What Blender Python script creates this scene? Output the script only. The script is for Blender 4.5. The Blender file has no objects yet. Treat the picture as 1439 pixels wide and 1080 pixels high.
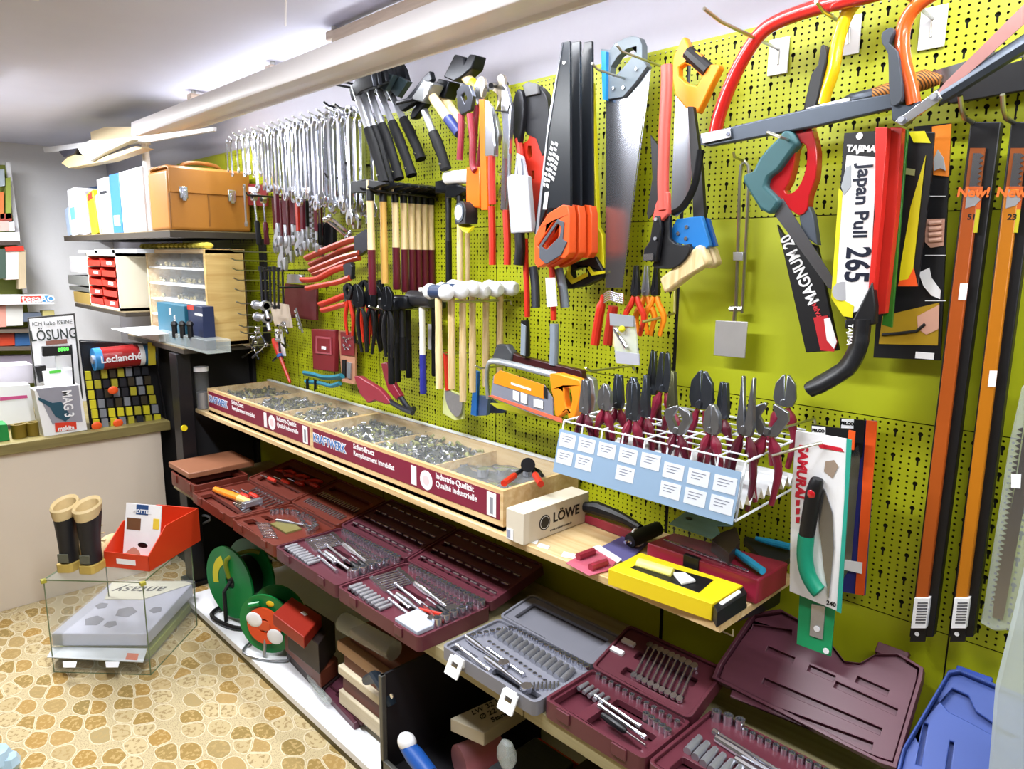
import bpy, bmesh, math, random
from mathutils import Vector, Matrix
from mathutils.geometry import tessellate_polygon
random.seed(7)
COL = bpy.context.scene.collection
PI = math.pi
# ------------------------------------------------------------------ camera
CAM_F, CAM_YAW, CAM_PITCH, CAM_ROLL = 998.0, math.radians(45.808), math.radians(10.184), math.radians(0.522)
CAM_C = Vector((0.0, -1.509, 1.53))
def _axes():
    cy, sy, cp, sp = math.cos(CAM_YAW), math.sin(CAM_YAW), math.cos(CAM_PITCH), math.sin(CAM_PITCH)
    f = Vector((-sy*cp, cy*cp, -sp)); r = Vector((cy, sy, 0)); u = r.cross(f)
    cr, sr = math.cos(CAM_ROLL), math.sin(CAM_ROLL)
    return cr*r+sr*u, -sr*r+cr*u, f
CR, CU, CF = _axes()
cd = bpy.data.cameras.new('camera'); cam = bpy.data.objects.new('camera', cd); COL.objects.link(cam)
cd.sensor_width = 36.0; cd.lens = CAM_F/1439.0*36.0; cd.clip_start = 0.02; cd.clip_end = 60
mm = Matrix.Identity(4)
for i in range(3):
    mm[i][0] = CR[i]; mm[i][1] = CU[i]; mm[i][2] = -CF[i]; mm[i][3] = CAM_C[i]
cam.matrix_world = mm
bpy.context.scene.camera = cam
# ------------------------------------------------------------------ world + view
w = bpy.data.worlds.new('world'); bpy.context.scene.world = w; w.use_nodes = True
w.node_tree.nodes['Background'].inputs[0].default_value = (0.9, 0.95, 1.0, 1)
w.node_tree.nodes['Background'].inputs[1].default_value = 0.02
vs = bpy.context.scene.view_settings
vs.view_transform = 'Standard'; vs.look = 'None'; vs.gamma = 1.0; vs.exposure = -0.08; vs.use_curve_mapping = False
# ------------------------------------------------------------------ lights (the tubes themselves are built with their fixtures)
def area(name, loc, rot, sx, sy, power, col=(1, 1, 1)):
    l = bpy.data.lights.new(name, 'AREA'); l.shape = 'RECTANGLE'; l.size = sx; l.size_y = sy; l.energy = power; l.color = col
    o = bpy.data.objects.new(name, l); COL.objects.link(o); o.location = loc; o.rotation_euler = rot
    return o
CEIL = 2.22
L_CEIL = 22
area('ceiling_light_counter', (-4.05, -0.99, CEIL-0.09), (0, 0, 0), 1.3, 0.12, 82, (0.96, 0.97, 1.0))
area('ceiling_light_aisle', (-1.55, -1.05, CEIL-0.09), (0, 0, 0), 1.4, 0.12, 56, (0.93, 0.96, 1.0))
area('ceiling_light_rear', (0.6, -1.05, CEIL-0.09), (0, 0, 0), 1.4, 0.12, 26, (0.93, 0.96, 1.0))
for x_, w_ in ((-2.78, 6.5), (-1.22, 7), (.22, 10)):
    area('canopy_light', (x_, -0.235, 2.076), (0, 0, 0), 1.4, 0.028, w_, (0.92, 0.96, 1.0))
# ------------------------------------------------------------------ helpers
def P(px, py, x=None, y=None, z=None):
    v = CR*((px-719.5)/CAM_F) + CU*(-(py-540)/CAM_F) + CF
    if y is not None: t = (y-CAM_C.y)/v.y
    elif x is not None: t = (x-CAM_C.x)/v.x
    else: t = (z-CAM_C.z)/v.z
    return CAM_C + v*t
def lin(c):
    if isinstance(c, str):
        c = c.lstrip('#'); c = [int(c[i:i+2], 16)/255 for i in (0, 2, 4)]
    return tuple((u/12.92 if u <= 0.04045 else ((u+0.055)/1.055)**2.4) for u in c)
def mat(name, col, rough=0.5, metal=0.0, var=0.08, scale=30, bump=0.0, trans=0.0, ior=1.45, alpha=1.0, emit=0.0, stretch=None, coat=0.0, spec=None):
    m = bpy.data.materials.new(name); m.use_nodes = True; nt = m.node_tree; b = nt.nodes['Principled BSDF']
    c = lin(col)
    b.inputs['Roughness'].default_value = rough; b.inputs['Metallic'].default_value = metal
    b.inputs['Transmission Weight'].default_value = trans; b.inputs['IOR'].default_value = ior
    b.inputs['Alpha'].default_value = alpha; b.inputs['Coat Weight'].default_value = coat
    if spec is not None: b.inputs['Specular IOR Level'].default_value = spec
    tc = nt.nodes.new('ShaderNodeTexCoord'); no = nt.nodes.new('ShaderNodeTexNoise'); no.inputs['Scale'].default_value = scale; no.inputs['Detail'].default_value = 4
    if stretch:
        mp = nt.nodes.new('ShaderNodeMapping'); mp.inputs['Scale'].default_value = stretch
        nt.links.new(tc.outputs['Object'], mp.inputs[0]); nt.links.new(mp.outputs[0], no.inputs[0])
    else: nt.links.new(tc.outputs['Object'], no.inputs[0])
    mx = nt.nodes.new('ShaderNodeMix'); mx.data_type = 'RGBA'
    mx.inputs['A'].default_value = (*[max(0, v*(1-var)) for v in c], 1); mx.inputs['B'].default_value = (*[min(1, v*(1+var)) for v in c], 1)
    nt.links.new(no.outputs[0], mx.inputs['Factor']); nt.links.new(mx.outputs['Result'], b.inputs['Base Color'])
    if bump:
        bp = nt.nodes.new('ShaderNodeBump'); bp.inputs['Strength'].default_value = bump; bp.inputs['Distance'].default_value = 0.002
        nt.links.new(no.outputs[0], bp.inputs['Height']); nt.links.new(bp.outputs[0], b.inputs['Normal'])
    if emit:
        b.inputs['Emission Color'].default_value = (*c, 1); b.inputs['Emission Strength'].default_value = emit
    return m
_mc = {}
def paint(col, rough=0.45, **k):
    key = (col, rough, tuple(sorted(k.items())))
    if key not in _mc: _mc[key] = mat('paint_'+col.strip('#'), col, rough, var=0.05, **k)
    return _mc[key]
class MB:
    def __init__(s): s.v = []; s.f = []; s.mi = []; s.m = 0
    def add(s, vs, fs):
        o = len(s.v); s.v += [Vector(v) for v in vs]
        for f in fs: s.f.append([i+o for i in f]); s.mi.append(s.m)
    def box(s, lo, hi, M=None):
        (x0, y0, z0), (x1, y1, z1) = lo, hi
        x0, x1 = min(x0, x1), max(x0, x1); y0, y1 = min(y0, y1), max(y0, y1); z0, z1 = min(z0, z1), max(z0, z1)
        vs = [(x0,y0,z0),(x1,y0,z0),(x1,y1,z0),(x0,y1,z0),(x0,y0,z1),(x1,y0,z1),(x1,y1,z1),(x0,y1,z1)]
        if M is not None: vs = [M @ Vector(v) for v in vs]
        s.add(vs, [(0,3,2,1),(4,5,6,7),(0,1,5,4),(1,2,6,5),(2,3,7,6),(3,0,4,7)]); return s
    def cbox(s, c, d, M=None): return s.box([c[i]-d[i]/2 for i in range(3)], [c[i]+d[i]/2 for i in range(3)], M)
    def cyl(s, a, b, r, r2=None, n=12, caps=True):
        a, b = Vector(a), Vector(b); r2 = r if r2 is None else r2
        d = (b-a).normalized(); u = d.orthogonal().normalized(); w = d.cross(u)
        vs = [a+(u*math.cos(2*PI*i/n)+w*math.sin(2*PI*i/n))*r for i in range(n)]+[b+(u*math.cos(2*PI*i/n)+w*math.sin(2*PI*i/n))*r2 for i in range(n)]
        fs = [(i, (i+1) % n, n+(i+1) % n, n+i) for i in range(n)]
        if caps: fs += [tuple(range(n-1, -1, -1)), tuple(range(n, 2*n))]
        s.add(vs, fs); return s
    def tube(s, pts, r, n=8, closed=False, ry=None, up=None):
        pts = [Vector(p) for p in pts]; k = len(pts); vs = []; fs = []
        rr = r if isinstance(r, (list, tuple)) else [r]*k
        ra = ry if isinstance(ry, (list, tuple)) else [ry if ry is not None else None]*k
        T = []
        for i in range(k):
            if closed: t = pts[(i+1) % k]-pts[i-1]
            else: t = pts[min(i+1, k-1)]-pts[max(i-1, 0)]
            T.append(t.normalized() if t.length > 1e-9 else Vector((0, 0, 1)))
        u = Vector(up) if up is not None else T[0].orthogonal()
        for i in range(k):
            u = (u-T[i]*u.dot(T[i]))
            u = u.normalized() if u.length > 1e-6 else T[i].orthogonal().normalized()
            w = T[i].cross(u); b = ra[i] if ra[i] is not None else rr[i]
            for j in range(n):
                a = 2*PI*j/n; vs.append(pts[i]+u*math.cos(a)*b+w*math.sin(a)*rr[i])
        for i in range(k if closed else k-1):
            for j in range(n):
                i2 = (i+1) % k; fs.append((i*n+j, i*n+(j+1) % n, i2*n+(j+1) % n, i2*n+j))
        if not closed: fs += [tuple(range(n-1, -1, -1)), tuple(range((k-1)*n, k*n))]
        s.add(vs, fs); return s
    def loops(s, loops, M, t0, t1):
        """prism: loops[0] outline, rest holes (2D); M maps (u, v, thickness)"""
        ls = [[Vector((p[0], p[1], 0)) for p in l] for l in loops]
        tri = tessellate_polygon(ls); flat = [p for l in ls for p in l]; n = len(flat)
        vs = [M @ Vector((p.x, p.y, t0)) for p in flat]+[M @ Vector((p.x, p.y, t1)) for p in flat]
        fs = [tuple(t) for t in tri]+[tuple(i+n for i in reversed(t)) for t in tri]
        o = 0
        for l in ls:
            k = len(l)
            for i in range(k): fs.append((o+i, o+(i+1) % k, n+o+(i+1) % k, n+o+i))
            o += k
        s.add(vs, fs); return s
    def lathe(s, prof, M=None, n=16, a0=0, a1=2*PI):
        M = M or Matrix.Identity(4); k = len(prof); full = abs(a1-a0-2*PI) < 1e-6; m = n if full else n+1
        vs = [M @ Vector((r*math.cos(a0+(a1-a0)*j/n), r*math.sin(a0+(a1-a0)*j/n), z)) for r, z in prof for j in range(m)]
        fs = []
        for i in range(k-1):
            for j in range(n):
                j2 = (j+1) % m if full else j+1
                fs.append((i*m+j, i*m+j2, (i+1)*m+j2, (i+1)*m+j))
        s.add(vs, fs); return s
    def ball(s, c, r, n=14, M=None):
        c = Vector(c); r = (r, r, r) if not isinstance(r, (tuple, list)) else r
        T = Matrix.Translation(c) @ (M.to_4x4() if M is not None else Matrix.Identity(4)) @ Matrix.Diagonal((*r, 1))
        h = max(4, n//2); prof = [(math.sin(PI*i/h), -math.cos(PI*i/h)) for i in range(h+1)]
        return s.lathe([(max(1e-4, a), b) for a, b in prof], T, n)
    def grid(s, fn, nu, nv):
        vs = [fn(i/nu, j/nv) for i in range(nu+1) for j in range(nv+1)]
        s.add(vs, [(i*(nv+1)+j, (i+1)*(nv+1)+j, (i+1)*(nv+1)+j+1, i*(nv+1)+j+1) for i in range(nu) for j in range(nv)]); return s
    def build(s, name, m, parent=None, origin=None, bevel=0, seg=2, smooth=35, solid=0):
        o0 = Vector(origin) if origin is not None else Vector((0, 0, 0))
        if parent is not None and origin == 'p': pass
        me = bpy.data.meshes.new(name)
        me.from_pydata([tuple(v-o0) for v in s.v], [], s.f)
        ms = m if isinstance(m, (list, tuple)) else [m]
        for q in ms: me.materials.append(q)
        if len(ms) > 1: me.polygons.foreach_set('material_index', s.mi)
        bm = bmesh.new(); bm.from_mesh(me)
        bmesh.ops.remove_doubles(bm, verts=bm.verts, dist=1e-6)
        bmesh.ops.recalc_face_normals(bm, faces=bm.faces)
        if smooth:
            th = math.radians(smooth)
            for f in bm.faces: f.smooth = True
            for e in bm.edges:
                e.smooth = len(e.link_faces) == 2 and e.calc_face_angle(9) < th
        bm.to_mesh(me); bm.free()
        o = bpy.data.objects.new(name, me); COL.objects.link(o)
        if parent is not None:
            o.parent = parent
        elif origin is not None: o.location = o0
        if bevel:
            b = o.modifiers.new('bevel', 'BEVEL'); b.width = bevel; b.segments = seg; b.limit_method = 'ANGLE'; b.angle_limit = math.radians(40)
        if solid:
            b = o.modifiers.new('solid', 'SOLIDIFY'); b.thickness = solid; b.offset = 0
        return o
def tag(o, label=None, cat=None, group=None, kind=None):
    if label: o['label'] = label
    if cat: o['category'] = cat
    if group: o['group'] = group
    if kind: o['kind'] = kind
    return o
def thing(name, label, cat, loc=(0, 0, 0), rot=(0, 0, 0), group=None, scale=None):
    o = bpy.data.objects.new(name, None); COL.objects.link(o); o.empty_display_size = 0.03
    o.location = loc; o.rotation_euler = rot
    if scale: o.scale = (scale,)*3 if not isinstance(scale, (tuple, list)) else scale
    return tag(o, label, cat, group)
def dup(root, loc=None, rot=None, label=None, group=None, scale=None, parent='same'):
    r = root.copy(); COL.objects.link(r)
    if loc is not None: r.location = loc
    if rot is not None: r.rotation_euler = rot
    if scale is not None: r.scale = (scale,)*3 if not isinstance(scale, (tuple, list)) else scale
    if label: r['label'] = label
    if group: r['group'] = group
    for ch in list(KIDS(root)):
        c = ch.copy(); COL.objects.link(c); c.parent = r
        for g in list(KIDS(ch)):
            d = g.copy(); COL.objects.link(d); d.parent = c
    return r
def KIDS(o): return [c for c in bpy.data.objects if c.parent == o] if len(bpy.data.objects) < 1 else list(o.children)
def struct(o): o['kind'] = 'structure'; return o
def rotm(axis, deg): return Matrix.Rotation(math.radians(deg), 4, axis)
def T(x, y=None, z=None): return Matrix.Translation(Vector(x) if y is None else Vector((x, y, z)))
XZ = Matrix(((1, 0, 0, 0), (0, 0, 1, 0), (0, 1, 0, 0), (0, 0, 0, 1)))   # (u,v,t) -> (x=u, y=t, z=v)
def text(s, size, m, parent, M, name='lettering', depth=0.0003, bold=0.0, align='CENTER', sx=1.0, shear=0.0, space=1.0):
    c = bpy.data.curves.new('txt', 'FONT'); c.body = s; c.size = size; c.align_x = align; c.align_y = 'CENTER'; c.extrude = depth; c.offset = bold; c.resolution_u = 3; c.shear = shear; c.space_character = space
    o = bpy.data.objects.new('txt', c); COL.objects.link(o)
    bpy.context.view_layer.update()
    me = bpy.data.meshes.new_from_object(o.evaluated_get(bpy.context.evaluated_depsgraph_get()))
    bpy.data.objects.remove(o); bpy.data.curves.remove(c)
    me.transform(M @ Matrix.Diagonal((sx, 1, 1, 1)))
    me.materials.clear(); me.materials.append(m); me.name = name
    ob = bpy.data.objects.new(name, me); COL.objects.link(ob)
    if parent is not None: ob.parent = parent
    return ob
def frame(origin, xdir, ydir):
    """4x4 mapping text plane (x right, y up, z out) to given directions"""
    x = Vector(xdir).normalized(); y = Vector(ydir); y = (y-x*y.dot(x)).normalized(); z = x.cross(y)
    M = Matrix.Identity(4)
    for i in range(3): M[i][0] = x[i]; M[i][1] = y[i]; M[i][2] = z[i]; M[i][3] = origin[i]
    return M
def smoothpath(pts, n=6, closed=False):
    pts = [Vector(p) for p in pts]; k = len(pts); out = []
    rng = range(k) if closed else range(k-1)
    for i in rng:
        p0 = pts[(i-1) % k] if closed else pts[max(i-1, 0)]; p1 = pts[i]; p2 = pts[(i+1) % k]; p3 = pts[(i+2) % k] if closed else pts[min(i+2, k-1)]
        for j in range(n):
            t = j/n; out.append(0.5*((2*p1)+(-p0+p2)*t+(2*p0-5*p1+4*p2-p3)*t*t+(-p0+3*p1-3*p2+p3)*t**3))
    if not closed: out.append(pts[-1])
    return out
def trace(pxs, y, sm=0):
    """outline of a thing lying parallel to the wall at depth y, in metres (x, z)"""
    l = [(P(a, b, y=y).x, P(a, b, y=y).z) for a, b in pxs]
    if sm: l = [(v.x, v.y) for v in smoothpath([(a, b, 0) for a, b in l], sm, True)]
    return l
def slab(loops, y, th, name, m, parent=None, origin=(0, 0, 0), bevel=0, smooth=35):
    return MB().loops(loops, XZ, y-th/2, y+th/2).build(name, m, parent, origin, bevel=bevel, smooth=smooth)
# ------------------------------------------------------------------ node helper
class N:
    def __init__(s, nt): s.nt = nt
    def m(s, op, a, b=None, c=None):
        n = s.nt.nodes.new('ShaderNodeMath'); n.operation = op
        for i, q in enumerate((a, b, c)):
            if q is None: continue
            if isinstance(q, (int, float)): n.inputs[i].default_value = q
            else: s.nt.links.new(q, n.inputs[i])
        return n.outputs[0]
def base_mat(name, rough=0.5, metal=0.0):
    m = bpy.data.materials.new(name); m.use_nodes = True; nt = m.node_tree; b = nt.nodes['Principled BSDF']
    b.inputs['Roughness'].default_value = rough; b.inputs['Metallic'].default_value = metal
    tc = nt.nodes.new('ShaderNodeTexCoord'); sp = nt.nodes.new('ShaderNodeSeparateXYZ'); nt.links.new(tc.outputs['Object'], sp.inputs[0])
    return m, nt, b, tc, sp
def mixc(nt, f, a, b):
    mx = nt.nodes.new('ShaderNodeMix'); mx.data_type = 'RGBA'
    if isinstance(f, (int, float)): mx.inputs['Factor'].default_value = f
    else: nt.links.new(f, mx.inputs['Factor'])
    for k, v in (('A', a), ('B', b)):
        if isinstance(v, (str, tuple)): mx.inputs[k].default_value = (*lin(v), 1)
        else: nt.links.new(v, mx.inputs[k])
    return mx.outputs['Result']
GREEN = '#a9b41c'
def pegboard_mat(name, x0, z0, holes=True):
    m, nt, b, tc, sp = base_mat(name, 0.5); b.inputs['Specular IOR Level'].default_value = 0.5
    n = N(nt)
    no = nt.nodes.new('ShaderNodeTexNoise'); no.inputs['Scale'].default_value = 3; nt.links.new(tc.outputs['Object'], no.inputs[0])
    nt.links.new(mixc(nt, no.outputs[0], '#a1a80a', '#acb30e'), b.inputs['Base Color'])
    if not holes: return m
    u = n.m('DIVIDE', n.m('SUBTRACT', sp.outputs[0], x0), 0.015); v = n.m('DIVIDE', n.m('SUBTRACT', sp.outputs[2], z0), 0.0125)
    ci = n.m('ROUND', u); ri = n.m('ROUND', v)
    du = n.m('MULTIPLY', n.m('SUBTRACT', u, ci), 0.015); dv = n.m('MULTIPLY', n.m('SUBTRACT', v, ri), 0.0125)
    key = n.m('LESS_THAN', n.m('FLOORED_MODULO', n.m('ADD', ci, 0.5), 3), 1)
    rm = n.m('FLOORED_MODULO', n.m('ADD', ri, 0.5), 4)
    row0 = n.m('LESS_THAN', rm, 1); row3 = n.m('GREATER_THAN', rm, 3)
    rad = n.m('SQRT', n.m('ADD', n.m('POWER', n.m('ABSOLUTE', du), 2), n.m('POWER', n.m('ABSOLUTE', dv), 2)))
    k0 = n.m('MULTIPLY', key, row0); k3 = n.m('MULTIPLY', key, row3)
    special = n.m('ADD', k0, k3)
    small = n.m('MULTIPLY', n.m('LESS_THAN', rad, 0.0023), n.m('SUBTRACT', 1.0, special))
    head = n.m('MULTIPLY', n.m('LESS_THAN', rad, 0.0045), k0)
    thin = n.m('LESS_THAN', n.m('ABSOLUTE', du), 0.0019)
    s0 = n.m('MULTIPLY', n.m('MULTIPLY', thin, n.m('LESS_THAN', dv, 0.0)), k0)
    s3 = n.m('MULTIPLY', n.m('MULTIPLY', thin, n.m('GREATER_THAN', dv, -0.001)), k3)
    hole = n.m('MINIMUM', n.m('ADD', n.m('ADD', small, head), n.m('ADD', s0, s3)), 1.0)
    nt.links.new(n.m('SUBTRACT', 1.0, hole), b.inputs['Alpha'])
    return m
M_PEG_X0 = P(1258.7, 604.4, y=0).x; M_PEG_Z0 = P(1258.7, 604.4, y=0).z
MPEG = pegboard_mat('perforated_green_steel', M_PEG_X0, M_PEG_Z0); MPLAIN = pegboard_mat('plain_green_steel', 0, 0, False)
M_CARC = mat('dark_void', '#2b2a22', 0.9)
MW = mat('white_wall', '#e9e9ea', 0.85, bump=0.15, scale=60, var=0.02)
MDW = mat('brown_panelled_wall', '#6a5a48', 0.8)
MCEIL = mat('ceiling_paint', '#d2d4e6', 0.9, bump=0.1, scale=8, var=0.03)
MWHITE = mat('white_lacquer', '#e6e7ea', 0.4, var=0.03, scale=12)
MRAIL = mat('cream_enamel', '#e9e6ea', 0.35, var=0.04, scale=6)
MBLK = mat('black_plastic', '#0e0e12', 0.45, scale=80, var=0.2)
MBLKM = mat('black_steel', '#1c1c20', 0.35, metal=0.3, scale=50)
CHROME = mat('chrome', '#d3d5de', 0.2, metal=0.95, scale=40, var=0.06)
STEEL = mat('brushed_steel', '#b0b2ba', 0.34, metal=0.75, scale=120, var=0.1)
DSTEEL = mat('dark_forged_steel', '#4c4e57', 0.33, metal=0.85, scale=90, var=0.15)
ZINC = mat('galvanised_wire', '#bdbdb4', 0.3, metal=1.0, scale=60)
BLACKHEAD = mat('blackened_hammer_steel', '#1b1d22', 0.35, metal=0.6, scale=40, var=0.2)
def wood(name, a, b_, scale=(6, 60, 60), rough=0.5):
    m, nt, b, tc, sp = base_mat(name, rough)
    mp = nt.nodes.new('ShaderNodeMapping'); mp.inputs['Scale'].default_value = scale; nt.links.new(tc.outputs['Object'], mp.inputs[0])
    no = nt.nodes.new('ShaderNodeTexNoise'); no.inputs['Scale'].default_value = 1; no.inputs['Detail'].default_value = 6; no.inputs['Distortion'].default_value = 0.6; nt.links.new(mp.outputs[0], no.inputs[0])
    cr = nt.nodes.new('ShaderNodeValToRGB'); cr.color_ramp.elements[0].position = 0.35; cr.color_ramp.elements[1].position = 0.65
    cr.color_ramp.elements[0].color = (*lin(a), 1); cr.color_ramp.elements[1].color = (*lin(b_), 1); nt.links.new(no.outputs[0], cr.inputs[0])
    nt.links.new(cr.outputs[0], b.inputs['Base Color']); return m
PINE = wood('pine_wood', '#c9a673', '#dcc396', (3, 50, 50)); PINE2 = wood('pine_end_wood', '#c19b5b', '#d6b878', (40, 4, 40))
ASHV = wood('ash_handle_wood', '#cdb07c', '#e2cda2', (90, 90, 8), 0.4); OLIVEW = wood('weathered_board', '#8d8360', '#a49a76', (2.5, 40, 40))
BEAMW = wood('beam_wood', '#c4b09c', '#d6c4b0', (6, 30, 60))
# ------------------------------------------------------------------ floor carpet
def floor_mat():
    m, nt, b, tc, sp = base_mat('cobble_pattern_carpet', 0.9); n = N(nt)
    mp = nt.nodes.new('ShaderNodeMapping'); mp.inputs['Scale'].default_value = (11.5, 17.5, 1); mp.inputs['Rotation'].default_value = (0, 0, 0.5); nt.links.new(tc.outputs['Object'], mp.inputs[0])
    nz = nt.nodes.new('ShaderNodeTexNoise'); nz.inputs['Scale'].default_value = 22; nt.links.new(tc.outputs['Object'], nz.inputs[0])
    ad = nt.nodes.new('ShaderNodeMix'); ad.data_type = 'RGBA'; ad.inputs['Factor'].default_value = 0.12; nt.links.new(mp.outputs[0], ad.inputs['A']); nt.links.new(nz.outputs['Color'], ad.inputs['B'])
    def vor(f):
        v = nt.nodes.new('ShaderNodeTexVoronoi'); v.voronoi_dimensions = '2D'; v.feature = f; v.inputs['Scale'].default_value = 1; v.inputs['Randomness'].default_value = 0.72; nt.links.new(ad.outputs['Result'], v.inputs['Vector']); return v
    e = vor('DISTANCE_TO_EDGE'); c = vor('F1')
    sc = nt.nodes.new('ShaderNodeSeparateColor'); nt.links.new(c.outputs['Color'], sc.inputs[0])
    sn = nt.nodes.new('ShaderNodeTexNoise'); sn.inputs['Scale'].default_value = 260; sn.inputs['Detail'].default_value = 3; nt.links.new(tc.outputs['Object'], sn.inputs[0])
    sn2 = nt.nodes.new('ShaderNodeTexNoise'); sn2.inputs['Scale'].default_value = 70; sn2.inputs['Detail'].default_value = 5; nt.links.new(tc.outputs['Object'], sn2.inputs[0])
    speck = n.m('GREATER_THAN', sn.outputs[0], 0.56); speck2 = n.m('GREATER_THAN', sn2.outputs[0], 0.55)
    cream = mixc(nt, n.m('MULTIPLY', speck, 0.5), '#b8a882', '#74603f')
    och = mixc(nt, sc.outputs[1], '#9c7426', '#7a6426'); och = mixc(nt, n.m('MULTIPLY', speck2, 0.5), och, '#cdb078')
    lite = mixc(nt, n.m('MULTIPLY', speck2, 0.7), '#b8a67c', '#876e42')
    stone = mixc(nt, n.m('SMOOTH_MIN', n.m('MULTIPLY', n.m('MAXIMUM', n.m('SUBTRACT', sc.outputs[0], 0.25), 0.0), 2.0), 0.85, 0.2), lite, och)
    rim = n.m('SUBTRACT', 0.56, c.outputs['Distance']); dd = n.m('SMOOTH_MIN', e.outputs['Distance'], n.m('MULTIPLY', rim, 0.9), 0.12)
    inside = n.m('GREATER_THAN', n.m('SUBTRACT', dd, n.m('MULTIPLY', sn2.outputs[0], 0.03)), 0.04)
    line = n.m('MULTIPLY', n.m('GREATER_THAN', dd, 0.015), n.m('LESS_THAN', dd, 0.055))
    col = mixc(nt, inside, cream, stone); col = mixc(nt, n.m('MULTIPLY', line, 0.6), col, '#d6ccb0')
    nt.links.new(col, b.inputs['Base Color'])
    bp = nt.nodes.new('ShaderNodeBump'); bp.inputs['Strength'].default_value = 0.4; bp.inputs['Distance'].default_value = 0.003; nt.links.new(sn.outputs[0], bp.inputs['Height']); nt.links.new(bp.outputs[0], b.inputs['Normal'])
    return m
XL, XR, YB = -5.65, 1.6, -4.0
struct(MB().box((XL-.1, YB-.1, -0.05), (XR+.1, 0.2, 0)).build('floor', floor_mat(), smooth=0))
struct(MB().box((XL-.1, YB-.1, CEIL), (XR+.1, 0.2, CEIL+.05)).build('ceiling', MCEIL, smooth=0))
struct(MB().box((XL, 0.03, 0), (XR, 0.15, CEIL)).build('wall_front', mat('dimmed_white_wall', '#bdbcc6', 0.85, bump=0.15, scale=60, var=0.02), smooth=0))  # same white wall, colour dimmed where the canopy light overexposes it
struct(MB().box((XL-.1, YB, 0), (XL, 0.15, CEIL)).build('wall_left', MW, smooth=0))
struct(MB().box((XR, YB, 0), (XR+.1, 0.15, CEIL)).build('wall_right', MDW, smooth=0))
struct(MB().box((XL-.1, YB-.1, 0), (XR+.1, YB, CEIL)).build('wall_back', MDW, smooth=0))
# ------------------------------------------------------------------ green tool wall
SX = [0.984, 0.332, -0.32, -0.973, -1.625, -2.278, -2.93, -3.582, -4.234]; SZ = [2.02, 1.62, 1.218, 0.81, 0.41, 0.01]
tw = thing('tool_wall', 'long lime green steel back wall of perforated and plain panels carrying the tools', 'tool wall', (-1.2, 0, 0.01))
og = (-1.2, 0, 0.01)
MB().box((-4.234, 0.006, 0.01), (0.984, 0.028, 2.012)).build('backing_board', M_CARC, tw, og, smooth=0)
for i in range(len(SX)-1):
    for j in range(5):
        holes = (j < 3 and i >= 3 and i < 7) or (i in (0, 1, 2) and j in (0, 2))
        if i == 6 and j == 0: holes = True
        x1, x0 = SX[i]-0.0015, SX[i+1]+0.0015; z1, z0 = SZ[j]-0.001, SZ[j+1]+0.001
        if abs(SX[i]+0.973) < 0.01: x1 -= 0.004
        if abs(SX[i+1]+0.973) < 0.01: x0 += 0.003
        f = []; b = MB(); b.add([(x0, 0, z0), (x1, 0, z0), (x1, 0, z1), (x0, 0, z1)], [(0, 1, 2, 3)])
        p = b.build('perforated_panel' if holes else 'plain_panel', MPEG if holes else MPLAIN, tw, og, smooth=0)
# holes need world-aligned coordinates: shift mapping through the parent's origin
for m_ in (MPEG,):
    nt = m_.node_tree; tc = [n for n in nt.nodes if n.type == 'TEX_COORD'][0]; ad = nt.nodes.new('ShaderNodeVectorMath'); ad.operation = 'ADD'; ad.inputs[1].default_value = og
    for l in list(nt.links):
        if l.from_node == tc: s_ = l.to_socket; nt.links.remove(l); nt.links.new(ad.outputs[0], s_)
    nt.links.new(tc.outputs['Object'], ad.inputs[0])
b = MB()
for i in range(1, 8):
    b.cbox((SX[i], 0.0045, 1.02), (0.008, 0.004, 2.0))
b.build('seam_channel', MBLKM, tw, og, smooth=0)
# ------------------------------------------------------------------ shelves
o = tag(MB().box((-3.31, -0.325, 0.812), (-0.63, -0.004, 0.83)).build('shelf_board', PINE, origin=(-2, -.16, .812), bevel=0.0015), 'long pine shelf board under the spare parts display and the boxes', 'shelf')
tag(MB().box((-3.265, -0.46, 0.49), (-1.034, -0.004, 0.53)).build('shelf_board', OLIVEW, origin=(-2, -.23, .49), bevel=0.002), 'grey-olive lower shelf board left of the joint, under the brown and crimson tool cases', 'shelf', 'lower shelf boards' )
tag(MB().box((-1.03, -0.46, 0.49), (0.9, -0.004, 0.53)).build('shelf_board', OLIVEW, origin=(0, -.23, .49), bevel=0.002), 'grey-olive lower shelf board right of the joint, under the two crimson cases', 'shelf', 'lower shelf boards')
bs = thing('base_shelf', 'low white bottom shelf board on a dark olive plinth on the floor', 'shelf', (-1, -0.25, 0))
MB().box((-3.07, -0.515, 0.03), (0.9, -0.004, 0.055)).build('white_board', MWHITE, bs, (-1, -0.25, 0), bevel=0.002)
MB().box((-3.07, -0.508, 0.0), (0.9, -0.02, 0.03)).build('plinth', wood('dark_olive_plinth', '#4e4722', '#6b6232', (3, 30, 30)), bs, (-1, -0.25, 0), bevel=0.001)
# brackets under the shelves
def bracket(x, z, d, label):
    og_ = (x, -d, z-0.05)
    t = MB().loops([[(0, 0), (d, 0), (d, -0.02), (0.03, -0.06), (0, -0.06)]], Matrix(((0, 0, 1, x), (-1, 0, 0, -0.002), (0, 1, 0, z), (0, 0, 0, 1))), -0.0015, 0.0015)
    return tag(t.build('shelf_bracket', MBLKM, origin=og_), label, 'bracket', 'brackets under the shelves')
for x, z, d, s in ((-2.93, .811, .28, 'left end of the upper pine shelf'), (-1.625, .811, .28, 'middle of the upper pine shelf'), (-0.98, .811, .28, 'right half of the upper pine shelf'), (-0.66, .811, .28, 'right end of the upper pine shelf'),
                (-3.2, .489, .4, 'left end of the lower shelf'), (-1.05, .489, .4, 'joint of the lower shelf boards')):
    bracket(x, z, d, 'black steel bracket under the '+s)
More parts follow.
